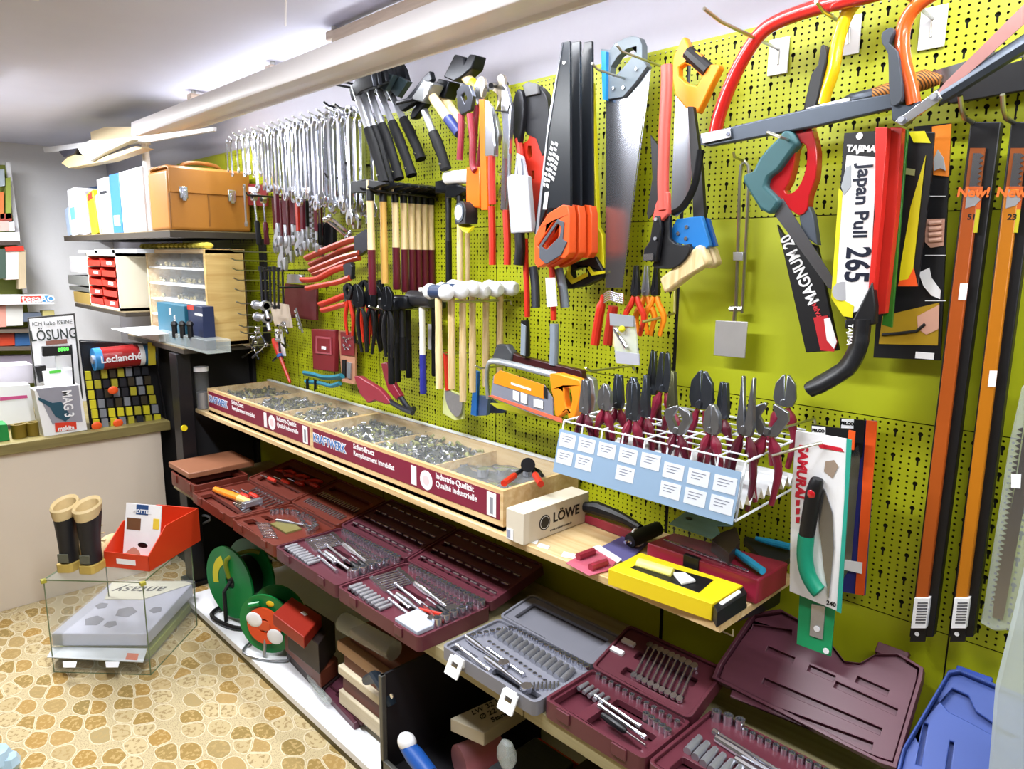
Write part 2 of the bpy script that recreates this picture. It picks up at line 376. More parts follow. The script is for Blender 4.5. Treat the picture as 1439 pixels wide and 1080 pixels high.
# ------------------------------------------------------------------ ceiling light fittings
MEM = mat('fluorescent_tube', '#ffffff', 0.5, emit=15.0)
def fitting(x, y, along, L, label):
    t = thing('ceiling_light', label, 'ceiling light', (x, y, CEIL-0.06), (0, 0, 0 if along == 'x' else PI/2), group='ceiling light fittings')
    MB().box((-L/2, -0.06, 0.03), (L/2, 0.06, 0.06)).build('housing', MWHITE, t, bevel=0.004)
    MB().cyl((-L/2+.03, 0, 0.01), (L/2-.03, 0, 0.01), 0.013, n=10).build('tube', MEM, t)
    MB().box((-L/2, -0.03, 0), (-L/2+.03, 0.03, 0.03)).build('end_cap', MWHITE, t); MB().box((L/2-.03, -0.03, 0), (L/2, 0.03, 0.03)).build('end_cap', MWHITE, t)
fitting(-1.55, -1.05, 'x', 1.4, 'white batten light on the ceiling over the aisle'); fitting(0.6, -1.05, 'x', 1.4, 'white batten light on the ceiling at the rear of the shop'); fitting(-4.05, -0.99, 'x', 1.4, 'white batten light on the ceiling behind the counter')
# ------------------------------------------------------------------ canopy rail in front of the tool wall
ra = thing('light_canopy', 'long cream white light rail running above the tool wall', 'light rail', (-1.9, -.36, 2.05)); og = (-1.9, -.36, 2.05)
prof = [(-0.41, 2.06), (-0.405, 2.112), (-0.345, 2.115), (-0.34, 2.085), (-0.25, 2.085), (-0.25, 2.06), (-0.262, 2.06), (-0.262, 2.075), (-0.35, 2.072), (-0.36, 2.048), (-0.405, 2.048)]
MY = Matrix(((0, 0, 1, 0), (1, 0, 0, 0), (0, 1, 0, 0), (0, 0, 0, 1)))   # (u,v,t)->(x=t,y=u,z=v)
MB().loops([prof], MY, -3.62, 0.9).build('channel', MRAIL, ra, og, bevel=0.002)
for a_, b_ in ((-3.5, -2.05), (-1.95, -.5), (-.4, .85)):
    MB().cyl((a_, -0.235, 2.092), (b_, -0.235, 2.092), 0.011).build('tube', MEM, ra, og)
    MB().box((a_-.02, -0.26, 2.08), (a_, -0.21, 2.11)).build('tube_holder', MWHITE, ra, og)
po = thing('support_pole', 'short white pole holding up the left end of the light rail behind the leather case', 'pole', (-3.6, -.36, 1.63))
MB().cyl((0, 0, 0), (0, 0, .42), 0.016, n=14).build('pole', MWHITE, po); MB().cyl((0, 0, .39), (0, 0, .425), 0.024, n=14).build('collar', MWHITE, po)
def beam(x, y0, label, back=True):
    t = thing('ceiling_bracket', label, 'bracket', (x, y0, CEIL-0.06), group='wooden brackets of the light rail')
    MB().box((-0.022, 0, 0.02), (0.022, -y0+0.025, 0.045)).build('arm', BEAMW, t, bevel=0.004)
    b = MB(); b.cyl((0, 0.02, 0), (0, 0.02, 0.058), 0.01); b.build('bolt', ZINC, t)
    return t
for (px, py, sy), lab in (((265, 133, -.42), 'brown wooden bracket on the ceiling nearest the far end of the rail'), ((376, 93, -.42), 'pale wooden bracket on the ceiling, middle one of the rail'), ((462, 45, -.45), 'long light wooden bracket on the ceiling nearest the camera')):
    v = P(px, py, z=CEIL-.02); beam(v.x, v.y, lab)
tag(MB().box((-2.04, -0.30, 2.165), (-0.6, -0.26, 2.2)).build('ceiling_batten', BEAMW, origin=(-1.3, -.3, 2.165), bevel=0.003), 'pale wooden batten along the ceiling behind the light rail', 'batten')
tag(MB().tube([(-2.1, -0.42, 2.2), (-1.7, -0.62, 2.19), (-1.2, -0.85, 2.21)], 0.003, n=6).build('cable', MRAIL, origin=(-2.1, -.42, 2.2)), 'thin cable slung under the ceiling from the wooden bracket', 'cable')
# ------------------------------------------------------------------ shelves at the left end
DKB = mat('dark_brown_board', '#3a332b', 0.6, scale=20); TOPB = wood('brown_shelf_top', '#6d6047', '#8a7b5e', (3, 40, 40))
def board(x0, x1, y0, z1, label, th=0.03):
    t = thing('shelf_board', label, 'shelf', ((x0+x1)/2, y0/2, z1-th)); g_ = t.location.copy()
    MB().box((x0, y0, z1-0.004), (x1, -0.004, z1)).build('top_veneer', TOPB, t, g_, smooth=0)
    MB().box((x0, y0+.001, z1-th), (x1-.001, -0.004, z1-0.004)).build('core', DKB, t, g_, smooth=0); return t
board(-5.06, -3.25, -0.4, 1.63, 'top shelf board carrying the ring binders and the leather case')
board(-4.95, -3.97, -0.4, 1.235, 'middle shelf board under the red bin cabinet', 0.025)
board(-3.96, -3.19, -0.4, 1.125, 'lower shelf board under the wooden small parts cabinet', 0.025)
# black uprights
up = thing('shelf_upright', 'black steel upright post beside the counter end', 'post', (-3.3, -.38, 0))
MB().box((-.045, -.03, 0.012), (.045, .03, 1.095)).build('post', MBLKM, up, bevel=0.002); MB().box((-.06, -.05, 0), (.06, .35, 0.02)).build('foot', MBLKM, up)
MB().cyl((.045, -.02, .86-.1), (.052, -.02, .86-.1), 0.014).build('yellow_cap', paint('#e8d21a'), up); tag(up.children[-1], 'round yellow plastic cap')
MB().cyl((.045, 0, .55), (.05, 0, .55), 0.008).build('screw', ZINC, up)
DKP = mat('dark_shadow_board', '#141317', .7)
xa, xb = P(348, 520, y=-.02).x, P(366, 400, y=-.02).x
tag(MB().box((-3.36, -0.02, 0.2), (xa, -0.004, 1.095)).build('dark_backdrop', DKP, origin=(-3.2, 0, .2)), 'added dark panel standing in for the shade behind the jar at the far end of the pine shelf', 'panel')  # near-black sheet added to paint the shade of this corner
tag(MB().box((-3.18, -0.02, 1.128), (xb, -0.004, 1.6)).build('dark_backdrop', DKP, origin=(-3.1, 0, 1.13)), 'black panel on the wall right beside the wooden parts cabinet', 'panel')
tag(MB().box((-3.95, -.34, 0), (-3.38, -.03, 1.09)).build('dark_gap_block', DKP, origin=(-3.6, -.2, 0)), 'added dark block filling the shaded gap behind the counter end under the parts cabinet', 'cabinet')  # block added to keep the gap by the post dark against the far wall
# ------------------------------------------------------------------ counter
ct = thing('counter', 'white shop counter with a dark olive wooden top', 'counter', (-3.55, -1.3, 0)); og = (-3.55, -1.3, 0)
MB().box((-3.62, -2.6, 0.0), (-3.575, -0.40, 0.69)).build('front_panel', mat('counter_front', '#d3c7b8', 0.55, scale=3, var=0.05), ct, og, bevel=0.002)
MB().box((-4.35, -2.6, 0.69), (-3.55, -0.36, 0.735)).build('counter_top', wood('counter_edge_wood', '#6a5f35', '#857949', (30, 2, 30)), ct, og, bevel=0.003)
MB().box((-4.3, -0.44, 0.0), (-3.6, -0.41, 0.69)).build('side_panel', DKB, ct, og)
# ------------------------------------------------------------------ builders of hanging tools: local frame, hung at the origin, x across, z up, y out of the wall
def arc(cx, cy, r, a0, a1, n): return [(cx+r*math.cos(math.radians(a0+(a1-a0)*i/n)), cy+r*math.sin(math.radians(a0+(a1-a0)*i/n))) for i in range(n+1)]
def spanner_loops(L):
    r = L*0.062; w = L*0.026; J = L*0.075
    ring = arc(0, 0, r, -60, 240, 14)
    top = [(w, -r*0.95-L*0.02)]; jaw = []
    zc = -L+J
    out = ring+[(-w, -r-L*0.03), (-w*1.1, zc+J*1.05), (-J*0.85, zc+J*0.45), (-J*0.98, zc-J*0.1), (-J*0.7, zc-J*0.85), (-J*0.42, zc-J*0.95), (-J*0.42, zc-J*0.15), (-J*0.2, zc+J*0.15), (J*0.2, zc+J*0.15), (J*0.42, zc-J*0.15), (J*0.42, zc-J*0.95), (J*0.7, zc-J*0.85), (J*0.98, zc-J*0.1), (J*0.85, zc+J*0.45), (w*1.1, zc+J*1.05), (w, -r-L*0.03)]
    return [out, list(reversed(arc(0, 0, r*0.58, 0, 330, 11)))]
def spanner(L, label, loc, group, m=CHROME, name='combination_spanner'):
    o = MB().loops(spanner_loops(L), XZ, -L*0.016, L*0.016).build(name, m, bevel=L*0.006, seg=1)
    o.location = loc; return tag(o, label, 'spanner', group)
def oring(L, label, loc, group, m=CHROME):
    r = L*0.07; b = MB().loops([arc(0, 0, r, -65, 245, 14)+[(-L*.022, -r*1.3), (-L*.022, -L+r*1.3)]+arc(0, -L, r, 115, 425, 14)+[(L*.022, -L+r*1.3), (L*.022, -r*1.3)], list(reversed(arc(0, 0, r*.62, 0, 330, 11))), list(reversed(arc(0, -L, r*.62, 0, 330, 11)))], XZ, -L*.02, L*.02)
    o = b.build('ring_spanner', m, bevel=L*.006, seg=1); o.location = loc; return tag(o, label, 'spanner', group)
def hook(x, z, d, label, group, r=0.0028, m=ZINC, double=0):
    b = MB()
    for dx in ([0] if not double else [-double/2, double/2]):
        b.tube([(dx, -0.004, -0.012), (dx, -0.01, 0), (dx, -d*.9, 0.004), (dx, -d, 0.014)], r, n=6)
    if double: b.tube([(-double/2, -0.012, 0), (double/2, -0.012, 0)], r, n=6)
    o = b.build('peg_hook', m); o.location = (x, 0, z); return tag(o, label, 'hook', group)
# --- top rows of spanners
random.seed(3)
GX = 'chrome spanners hanging on the top hooks of the tool wall'
rows = []
for i in range(17):
    x = -3.06+i*0.056; z = 2.0-0.004*i*0
    hook(x, z, 0.23 if i > 1 else .2, 'thin zinc peg hook in the fanned top row at the far end', 'peg hooks of the top spanner row')
    if i < 5: L = 0.125+0.006*i
    elif i < 11: L = 0.2+0.01*(i-5)
    else: L = 0.26+0.01*(i-11)
    rows.append((x, z, L, 5))
sp_cache = {}
nm = {0: 'small', 1: 'medium', 2: 'long'}
for i, (x, z, L, k) in enumerate(rows):
    g_ = 0 if i < 5 else 1 if i < 11 else 2
    key = (g_, i % 2)
    for q in range(k):
        y = -0.045-0.17*q/(k-1)+random.uniform(-.004, .004)
        lab = ('%s chrome %s in the top row at the far end' % (nm[g_], 'combination spanner' if i % 2 == 0 else 'ring spanner'))
        grp = '%s %s in the top row' % (nm[g_], 'combination spanners' if i % 2 == 0 else 'ring spanners')
        s_ = 1+random.uniform(-.05, .05)
        if key not in sp_cache: sp_cache[key] = ((spanner if i % 2 == 0 else oring)(L, lab, (x, y, z-L*.055), grp), L)
        else:
            o0, L0 = sp_cache[key]; dup(o0, (x+random.uniform(-.006, .006), y, z-L*.055), (0, random.uniform(-.05, .05), random.uniform(-.2, .2)), lab, grp, scale=s_*L/L0)
# long combination spanners at the near end of the row (reach down to the middle)
first = None
for px, py, y, L in ((466, 158, -.16, .30), (478, 160, -.12, .32), (490, 158, -.2, .36), (499, 160, -.15, .38), (508, 165, -.1, .36), (455, 172, -.08, .29)):
    c = P(px, py, y=y)
    if first is None: first = spanner(L, 'extra long chrome combination spanner beside the hatchets', c, 'extra long combination spanners'); L0 = L
    else: dup(first, c, (0, random.uniform(-.04, .04), random.uniform(-.2, .2)), scale=L/L0)
for px, py, y in ((455, 149, -.2), (470, 152, -.2)):
    c = P(px, py, y=y); hook(c.x, c.z, .2, 'dark peg hook carrying the extra long spanners', 'dark hooks above the long spanners', m=BLACKHEAD, r=.004)
# --- long black prong hooks
def prong(p_tip, y0, label, r=0.004, wl=None):
    p = P(*p_tip, y=y0); b = MB(); b.tube([(0, 0, 0), (0, y0*.98, 0), (0, y0, .012)], r, n=6)
    o = b.build('prong_hook', MBLKM); o.location = (p.x, -.002, p.z); return tag(o, label, 'hook', 'long black prong hooks')
# --- socket wrenches, ratchets, adjustable spanners of the second row
MAROON = paint('#541322', 0.35); MARL = paint('#8e2a3a', 0.35); REDP = paint('#bb2a18', 0.4); ORG = paint('#e2551f', 0.4); ORG2 = paint('#f08a1a', 0.4); BLUEP = paint('#1c4f9c', 0.4)
RUB = mat('black_rubber_grip', '#101013', 0.6, scale=200, var=0.25, bump=0.2, spec=0.25)
def adj_spanner(L, grip, label, loc, group=None):
    t = thing('adjustable_spanner', label, 'spanner', loc, group=group)
    r = L*.05
    MB().loops([arc(0, 0, r, 0, 180, 8)+[(-r*.8, -L*.45), (-r*1.0, -L*.55), (r*1.0, -L*.55), (r*.8, -L*.45)]], XZ, -.007, .007).build('grip', grip, t, bevel=.003)
    z = -L*.55
    MB().loops([[(-r*.8, z), (-r*.8, z-L*.15), (-L*.14, z-L*.25), (-L*.16, z-L*.36), (-L*.08, z-L*.46), (-L*.03, z-L*.42), (-L*.05, z-L*.31), (L*.02, z-L*.27), (L*.06, z-L*.28), (r*.9, z-L*.14), (r*.8, z)]], XZ, -.006, .006).build('head', STEEL, t, bevel=.002)
    MB().loops([[(L*.0, z-L*.27), (L*.05, z-L*.42), (L*.09, z-L*.44), (L*.12, z-L*.36), (L*.1, z-L*.24)]], XZ, -.007, .007).build('movable_jaw', STEEL, t, bevel=.002)
    MB().cyl((L*.05, 0, z-L*.17), (L*.05, 0, z-L*.25), L*.025, n=10).build('thumb_screw', CHROME, t)
    return t
def ratchet(L, label, loc, tilt=0, grip=RUB, group=None):
    t = thing('ratchet_handle', label, 'ratchet', loc, (0, math.radians(tilt), 0), group)
    MB().tube([(0, 0, 0), (0, 0, -L*.5)], [L*.03, L*.03], n=8, ry=L*.025).build('shaft', CHROME, t)
    MB().cyl((0, -.01, 0), (0, .01, 0), L*.09, n=16).build('head', CHROME, t, bevel=.002); MB().cyl((0, -.014, 0), (0, -.01, 0), L*.045, n=12).build('dial', MBLK, t)
    MB().tube([(0, 0, -L*.5), (0, 0, -L*.55), (0, 0, -L*.75), (0, 0, -L*.97), (0, 0, -L)], [L*.04, L*.06, L*.055, L*.065, L*.05], n=10).build('grip', grip, t)
    return t
a0 = None
for i, (px, py, y, L, m_, lab) in enumerate(((394, 285, -.14, .27, MAROON, 'dark red gripped adjustable spanner, larger and leftmost, hanging below the small spanners'), (404, 282, -.10, .25, MAROON, 'adjustable spanner with a dark red grip hanging just right of its larger twin'), (418, 280, -.12, .22, REDP, 'medium adjustable spanner with a red grip'), (430, 280, -.1, .19, MBLK, 'short adjustable spanner with a black grip, right of the red one'))):
    adj_spanner(L, m_, lab, P(px, py, y=y))
ratchet(.2, 'chrome ratchet with a black grip hanging at the far end of the second row', P(357, 276, y=-.16), -8)
ratchet(.19, 'second smaller ratchet with a dark red grip at the far end of the second row', P(370, 280, y=-.1), -4, MAROON)
GA = 'dark red gripped spanners crowding the second row'; random.seed(31); o_ = None
for i, (px, py, y) in enumerate(((388, 272, -.2), (398, 276, -.18), (409, 278, -.17), (413, 282, -.06), (425, 284, -.18), (436, 282, -.08), (443, 288, -.17), (450, 292, -.12), (385, 280, -.06), (402, 286, -.05))):
    c = P(px, py, y=y)
    if o_ is None: o_ = adj_spanner(.2, MAROON, 'dark red gripped spanner crowding the second row under the hanging chrome spanners', c, GA)
    else: dup(o_, c, (0, random.uniform(-.08, .08), random.uniform(-.5, .5)), scale=random.uniform(.85, 1.15))
x_ = P(343, 262, y=-.14); spanner(.17, 'dull steel spanner hanging beside the leather case', x_, None, STEEL)
prong((347, 274), -.2, 'long black prong at the far end, under the small spanners'); prong((372, 380), -.2, 'long black prong through the dark red pump pliers'); prong((391, 404), -.22, 'long black prong under the lower red pump pliers'); prong((458, 248), -.2, 'long black prong behind the hatchets'); prong((478, 228), -.16, 'short black prong behind the hatchets')
# sockets on a rail + ratchet spanners (second row, right)
def socket_rail(loc, n, dz, label, r=.008, tilt=0):
    t = thing('socket_rail', label, 'socket rail', loc, (0, math.radians(tilt), 0))
    MB().cbox((0, .004, -n*dz/2), (.012, .003, n*dz+.02)).build('rail', STEEL, t)
    for i in range(n):
        MB().cyl((0, 0, -i*dz), (0, 0, -i*dz-dz*.7), r*(1+.05*i), r*(1+.07*i), n=10).build('socket', CHROME, t)
    return t
socket_rail(P(437, 285, y=-.14), 8, .019, 'chrome sockets threaded on a rail below the medium spanners'); socket_rail(P(415, 436, y=-.1), 5, .018, 'short slanting rail of small chrome sockets low on the left', .006, -28)
for i, (px, py, y) in enumerate(((449, 282, -.15), (456, 284, -.1))):
    ratchet(.16, ('thin chrome ratchet left of the black pouch', 'thin chrome ratchet right beside its twin by the black pouch')[i], P(px, py, y=y), 3)
tag(slab([trace([(452, 312), (470, 312), (471, 352), (455, 352)], -.09)], -.09, .02, 'tool_pouch', RUB, origin=P(460, 330, y=-.09), bevel=.003), 'small black pouch hanging under the spanners', 'pouch')
for i, (a, b_) in enumerate((((458, 308), (489, 333)), ((463, 305), (492, 328)))):
    A, B = P(*a, y=-.2), P(*b_, y=-.13); t = MB().tube([A, B], .006, n=8); t.ball(A, .012, 10); t.ball(B, .013, 10)
    tag(t.build('swivel_spanner', CHROME, origin=A), ('chrome swivel spanner lying slantwise across hooks, lower one', 'chrome swivel spanner lying slantwise across hooks, upper one')[i], 'spanner')
# --- wall of T-bars (left, third row): thin zinc hooks beside the parts cabinet with bundles
for i, py in enumerate((354, 367, 381, 395, 410, 428, 444, 461, 470, 488)):
    p = P(322+i*2, py, y=-.22); hook(p.x, p.z, .22, 'thin zinc peg hook sticking out beside the wooden parts cabinet', 'peg hooks beside the parts cabinet')
random.seed(5)
def tspanner(L, label, loc, m=STEEL, group=None):
    t = MB().tube([(0, 0, 0), (0, 0, -L)], L*.035, n=8); t.cyl((0, 0, 0), (0, 0, L*.12), L*.06, n=10); t.cyl((0, 0, -L), (0, 0, -L*1.1), L*.055, n=6)
    o = t.build('box_spanner', m); o.location = loc; return tag(o, label, 'spanner', group)
o = None
for px, py, y in ((366, 380, -.2), (372, 381, -.17), (379, 380, -.14), (385, 380, -.19), (391, 381, -.15), (397, 380, -.1)):
    c = P(px, py, y=y)
    if o is None: o = tspanner(.14, 'dark steel tubular box spanner in the bundle beside the parts cabinet', c, DSTEEL, 'box spanners beside the parts cabinet')
    else: dup(o, c, (0, random.uniform(-.1, .1), 0))
def valve(loc, label, s=1.0):
    t = MB(); t.cyl((-.05*s, 0, 0), (.05*s, 0, 0), .014*s, n=10); t.cyl((-.055*s, 0, 0), (-.04*s, 0, 0), .02*s, n=8); t.cyl((.03*s, 0, 0), (.05*s, 0, 0), .022*s, n=8); t.tube([(.03*s, 0, 0), (.05*s, 0, -.03*s), (.06*s, 0, -.05*s)], .008*s)
    o = t.build('universal_joint', STEEL); o.location = loc; return tag(o, label, 'joint')
valve(P(367, 429, y=-.2), 'upper steel joint piece on the hooks beside the parts cabinet'); valve(P(369, 446, y=-.18), 'lower steel joint piece on the hooks beside the parts cabinet')
tag(slab([trace([(380, 424), (404, 428), (410, 460), (388, 458)], -.12)], -.12, .012, 'tool_card', paint('#c9b9a8'), origin=P(395, 440, y=-.12)), 'small pale packet card hanging below the box spanners', 'packet')
# pale card with red screwdriver
sd = thing('screwdriver', 'red screwdriver with blue collar hanging on a white card at the far end', 'screwdriver', P(388, 478, y=-.12)); og = sd.location.copy()
A, B = P(384, 476, y=-.12), P(408, 538, y=-.12); k = (B-A)
MB().tube([A, A+k*.1, A+k*.35, A+k*.4, A+k*.95, B], [.008, .012, .012, .008, .007, .004]).build('handle', REDP, sd, og)
MB().tube([A+k*.36, A+k*.42], .013).build('collar', BLUEP, sd, og)
slab([trace([(386, 462), (396, 462), (402, 500), (392, 500)], -.105)], -.105, .002, 'card', MWHITE, sd, og)
# --- red pump pliers lying slantwise on prongs
def slant_pliers(pts_top, pts_bot, y, col, label, head=None):
    A = P(*pts_top[0], y=y); t = thing('pump_pliers', label, 'pliers', A); og = A.copy()
    q = [P(a, b, y=y) for a, b in pts_top]; MB().tube(smoothpath(q, 3), [.013]*len(smoothpath(q, 3)), n=8, ry=.008).build('handle', col, t, og)
    q = [P(a, b, y=y-.012) for a, b in pts_bot]; MB().tube(smoothpath(q, 3), [.011]*len(smoothpath(q, 3)), n=8, ry=.008).build('handle', col, t, og)
    if head:
        slab([trace(head, y-.005)], y-.005, .016, 'head', DSTEEL, t, og, bevel=.002)
    return t
RB = paint('#a83a22', 0.35)
slant_pliers([(430, 363), (455, 352), (490, 338), (503, 335)], [(436, 380), (460, 370), (480, 362), (505, 355)], -.16, RB, 'upper rust red pump pliers lying slantwise on the prongs', [(500, 332), (516, 322), (521, 330), (520, 350), (506, 360), (500, 350)])
slant_pliers([(436, 372), (460, 362), (482, 352), (503, 345)], [(440, 385), (462, 378), (485, 368), (505, 362)], -.11, RB, 'rust red pump pliers directly behind the upper pair')
slant_pliers([(424, 393), (445, 392), (468, 380), (486, 374)], [(431, 405), (455, 400), (475, 396), (492, 390)], -.16, paint('#c93a22', .35), 'lower bright red pump pliers lying slantwise on the prongs', [(484, 372), (494, 368), (497, 374), (496, 392), (488, 394)])
slant_pliers([(450, 428), (462, 424), (480, 417), (486, 415)], [(452, 436), (462, 434), (476, 430), (487, 427)], -.15, paint('#d3341c', .35), 'small bright red pliers lying level beside the black cutters', [(485, 410), (497, 406), (499, 428), (488, 432)])
# --- generic pliers, jaws up, pivot at origin
def pliers_parts(t, L, jaw, hm, gm, spread=.055, flare=True, open_=4, collar=None):
    hz = L*.38
    shapes = {'combi': [(0, -L*.04), (L*.062, -L*.03), (L*.07, L*.05), (L*.045, hz*.75), (L*.032, hz), (L*.002, hz), (0, 0)],
              'cutter': [(0, -L*.04), (L*.065, -L*.03), (L*.085, L*.05), (L*.07, hz*.5), (L*.02, hz*.72), (L*.002, hz*.74), (0, 0)],
              'long': [(0, -L*.04), (L*.055, -L*.03), (L*.06, L*.05), (L*.03, hz*.7), (L*.012, hz*1.15), (L*.002, hz*1.15), (0, 0)],
              'end': [(0, -L*.04), (L*.065, -L*.03), (L*.12, hz*.35), (L*.11, hz*.55), (L*.01, hz*.68), (L*.002, hz*.6), (L*.05, hz*.35), (0, 0)]}
    sh = shapes[jaw]
    for s in (1, -1):
        R_ = Matrix.Rotation(math.radians(open_*s), 4, 'Y')
        b = MB().loops([[(p[0]*s*1.3, p[1]) for p in sh]], R_ @ XZ, -.006-.002*s, .006-.002*s)
        if s == 1: b.cyl((0, -.008, 0), (0, .008, 0), L*.04, n=12)
        b.build('jaw', hm, t, bevel=.0015, seg=1)
        z0 = -L*.05
        pts = [(s*L*.03, 0, z0), (s*L*.07, 0, z0-L*.12), (s*spread*1.25, 0, z0-L*.3), (s*spread, 0, z0-L*.5), (s*spread*.8, 0, -L*.66)]
        pts = smoothpath(pts, 3); n = len(pts)
        rr = [.007+.003*math.sin(PI*min(1, i/(n-1)*1.3)) for i in range(n)]
        if flare:
            for i in range(2, 5): rr[i] = (.0135, .0155, .011)[i-2]
        MB().tube(pts, rr, n=8, ry=[r_*.75 for r_ in rr]).build('grip', gm, t)
def pliers(L, jaw, gm, label, loc, rot=(0, 0, 0), hm=DSTEEL, spread=.022, flare=True, group=None, open_=3, name='pliers'):
    t = thing(name, label, 'pliers', loc, rot, group); pliers_parts(t, L, jaw, hm, gm, spread, flare, open_); return t
# --- hatchets, hammers
def hammer(name, label, loc, L, head, hm, wm, gm, gfrac=.45, rw=.013, rot=(0, 0, 0), hl=.1, group=None, cat='hammer', hd=.013):
    t = thing(name, label, cat, loc, rot, group)
    if head == 'mason':
        b = MB(); b.loops([[(-hl*.5, -.018), (-hl*.05, -.02), (.0, -.015), (hl*.08, -.014), (hl*.3, -.006), (hl*.5, -.003), (hl*.5, .003), (hl*.3, .009), (hl*.08, .015), (0, .018), (-hl*.05, .02), (-hl*.5, .018)]], XZ, -hd, hd); b.build('head', hm, t, bevel=.003)
    elif head == 'mallet':
        MB().cyl((-hl*.24, 0, 0), (hl*.24, 0, 0), .019, n=18).build('head', hm[0], t, bevel=.002)
        for s in (-1, 1):
            MB().lathe([(0.0001, hl*.5), (.013, hl*.49), (.019, hl*.45), (.0225, hl*.36), (.021, hl*.24), (.0001, hl*.24)], Matrix.Rotation(s*PI/2, 4, 'Y'), 18).build('face_cap', hm[1], t)
    elif head == 'drum':
        MB().cyl((-hl*.5, 0, 0), (hl*.5, 0, 0), .026, n=20).build('head', hm, t, bevel=.004)
    elif head == 'club':
        MB().cbox((0, 0, 0), (hl, .04, .042)).build('head', hm, t, bevel=.008)
    zt = .016 if head != 'drum' else .036
    MB().tube([(0, 0, zt), (0, 0, -.03), (0, 0, -L*.35), (0, 0, -L*(1-gfrac))], [rw*.8, rw*.8, rw*.72, rw*.95], n=12, ry=[rw*.8, rw*.8, rw*.75, rw*.85]).build('handle', wm, t)
    if head == 'mason': MB().tube([(0, 0, -.012), (0, 0, -.045)], rw*.98, n=12, ry=rw*.84).build('collar', MBLK, t)
    if gm is not None: MB().tube([(0, 0, -L*(1-gfrac)), (0, 0, -L*.8), (0, 0, -L+.008), (0, 0, -L)], [rw*1.0, rw*1.05, rw*1.1, rw*.9], n=12, ry=[rw*.85, rw*.85, rw*.9, rw*.8]).build('grip', gm, t)
    else: MB().tube([(0, 0, -L*(1-gfrac)), (0, 0, -L)], [rw*.95, rw*.9], n=12, ry=[rw*.85, rw*.8]).build('grip', wm, t)
    return t
HX = -1.935
hs = [(520, .335, ASHV, MAROON, 'front'), (538, .30, wood('yellow_hickory', '#b98c3e', '#cfa555', (90, 90, 8)), None, 'yellow'), (555, .32, ASHV, MAROON, ''), (567, .33, ASHV, MAROON, ''), (578, .33, ASHV, MAROON, ''), (587, .33, ASHV, MAROON, ''), (596, .33, ASHV, MAROON, ''), (605, .33, ASHV, MAROON, '')]
labs = ['hammer with ash handle dipped in dark red, frontmost in the row of black-headed hammers', 'hammer with a plain yellow hickory handle, second from the front of the row', 'black-headed hammer with dark red grip, just behind the plain yellow-handled one']
for i, (px, L, wm, gm, s) in enumerate(hs):
    y = P(px, 268, x=HX).y
    lab = labs[i] if i < 3 else 'black-headed hammer with ash handle and dark red grip at the back of the row'
    hammer('hammer', lab, (HX, y, 1.742), L, 'mason', BLACKHEAD, wm, gm,   .42, .0145, hd=.0095, hl=.19, group=None if i < 3 else 'matching hammers at the back of the row')
hook(HX, 1.722, .27, 'double prong holding the row of red-handled hammers', 'double prongs for hammers', m=MBLKM, double=.045, r=.004)
# wooden-handled club hammers behind the tape measure
hammer('hammer', 'hammer with a long black handle left of the pale handled one', P(630, 262, y=-.08), .33, 'mason', BLACKHEAD, MBLK, RUB, .5, .012)
hammer('hammer', 'pale ash handled hammer hanging behind the tape measure', P(646, 268, y=-.10), .29, 'mason', BLACKHEAD, ASHV, None, .4, .012)
hammer('hammer', 'slim pale hammer handle just right of the thicker one', P(657, 270, y=-.06), .27, 'mason', BLACKHEAD, ASHV, None, .4, .009)
tag(MB().cyl(P(628, 250, y=-.1), P(655, 248, y=-.1), .02, n=16).cyl(P(655, 248, y=-.1), P(668, 247, y=-.1), .022, n=16).build('soft_face_mallet_head', MWHITE, origin=P(640, 250, y=-.1), bevel=.003), 'white cylindrical nylon mallet head above the pale hammer handles', 'mallet')
# white mallets
NAVY = paint('#20304f', .4); WRUB = mat('white_rubber', '#d9dde2', 0.45, scale=60, var=.03)
ml = [(616, 410, -.22, .27, .105, 'n', 'frontmost mallet with a navy head band and white caps'), (634, 408, -.17, .28, .12, 'n', 'second white-capped mallet from the front with a navy band'), (650, 404, -.14, .33, .12, 'w', 'third white mallet from the front in the row'), (664, 408, -.16, .30, .13, 'w', 'fourth white rubber mallet from the front with a yellow ash handle'), (683, 406, -.11, .29, .13, 'w', 'fifth white rubber mallet from the front'), (703, 404, -.07, .27, .14, 'w', 'rearmost and largest white rubber mallet next to the red loppers')]
for i_, (px, py, y, L, hl, c, lab) in enumerate(ml):
    y = -.285+.047*i_
    hammer('mallet', lab, P(px, py, y=y), L, 'mallet', (NAVY if c == 'n' else MWHITE, WRUB), ASHV, None, .4, .0125, hl=hl, cat='mallet')
c = P(660, 424, y=-.15); hook(c.x, c.z, .25, 'double prong holding the white mallets', 'double prongs for hammers', m=ZINC, double=.05, r=.003)
# black rubber mallets and club hammers in the middle
for px, py, y, L, lab in ((557, 425, -.12, .27, 'black handled club hammer second from the left in the dark cluster'), (548, 427, -.2, .26, 'black handled club hammer at the left of the dark cluster'), (573, 424, -.08, .26, 'black handled club hammer right of the middle in the dark cluster'), (565, 424, -.18, .22, 'short black hammer in the middle of the dark cluster'), (610, 424, -.04, .25, 'black handled hammer half hidden behind the blue gripped mallet')):
    hammer('club_hammer', lab, P(px, py, y=y), L, 'club', BLACKHEAD, MBLK, RUB, .5, .013, hl=.09)
hammer('rubber_mallet', 'black rubber mallet with white handle and royal blue grip', P(593, 420, y=-.16), .30, 'drum', mat('black_rubber_head', '#232326', .35, scale=50), paint('#dcd9cf', .4), paint('#2a2f8c', .4), .42, .0125, hl=.12, cat='mallet')
c = P(534, 438, y=-.2); hook(P(575, 434, y=-.1).x, P(575, 434, y=-.1).z, .24, 'silver double prong holding the dark club hammers', 'double prongs for hammers', double=.05, r=.003)
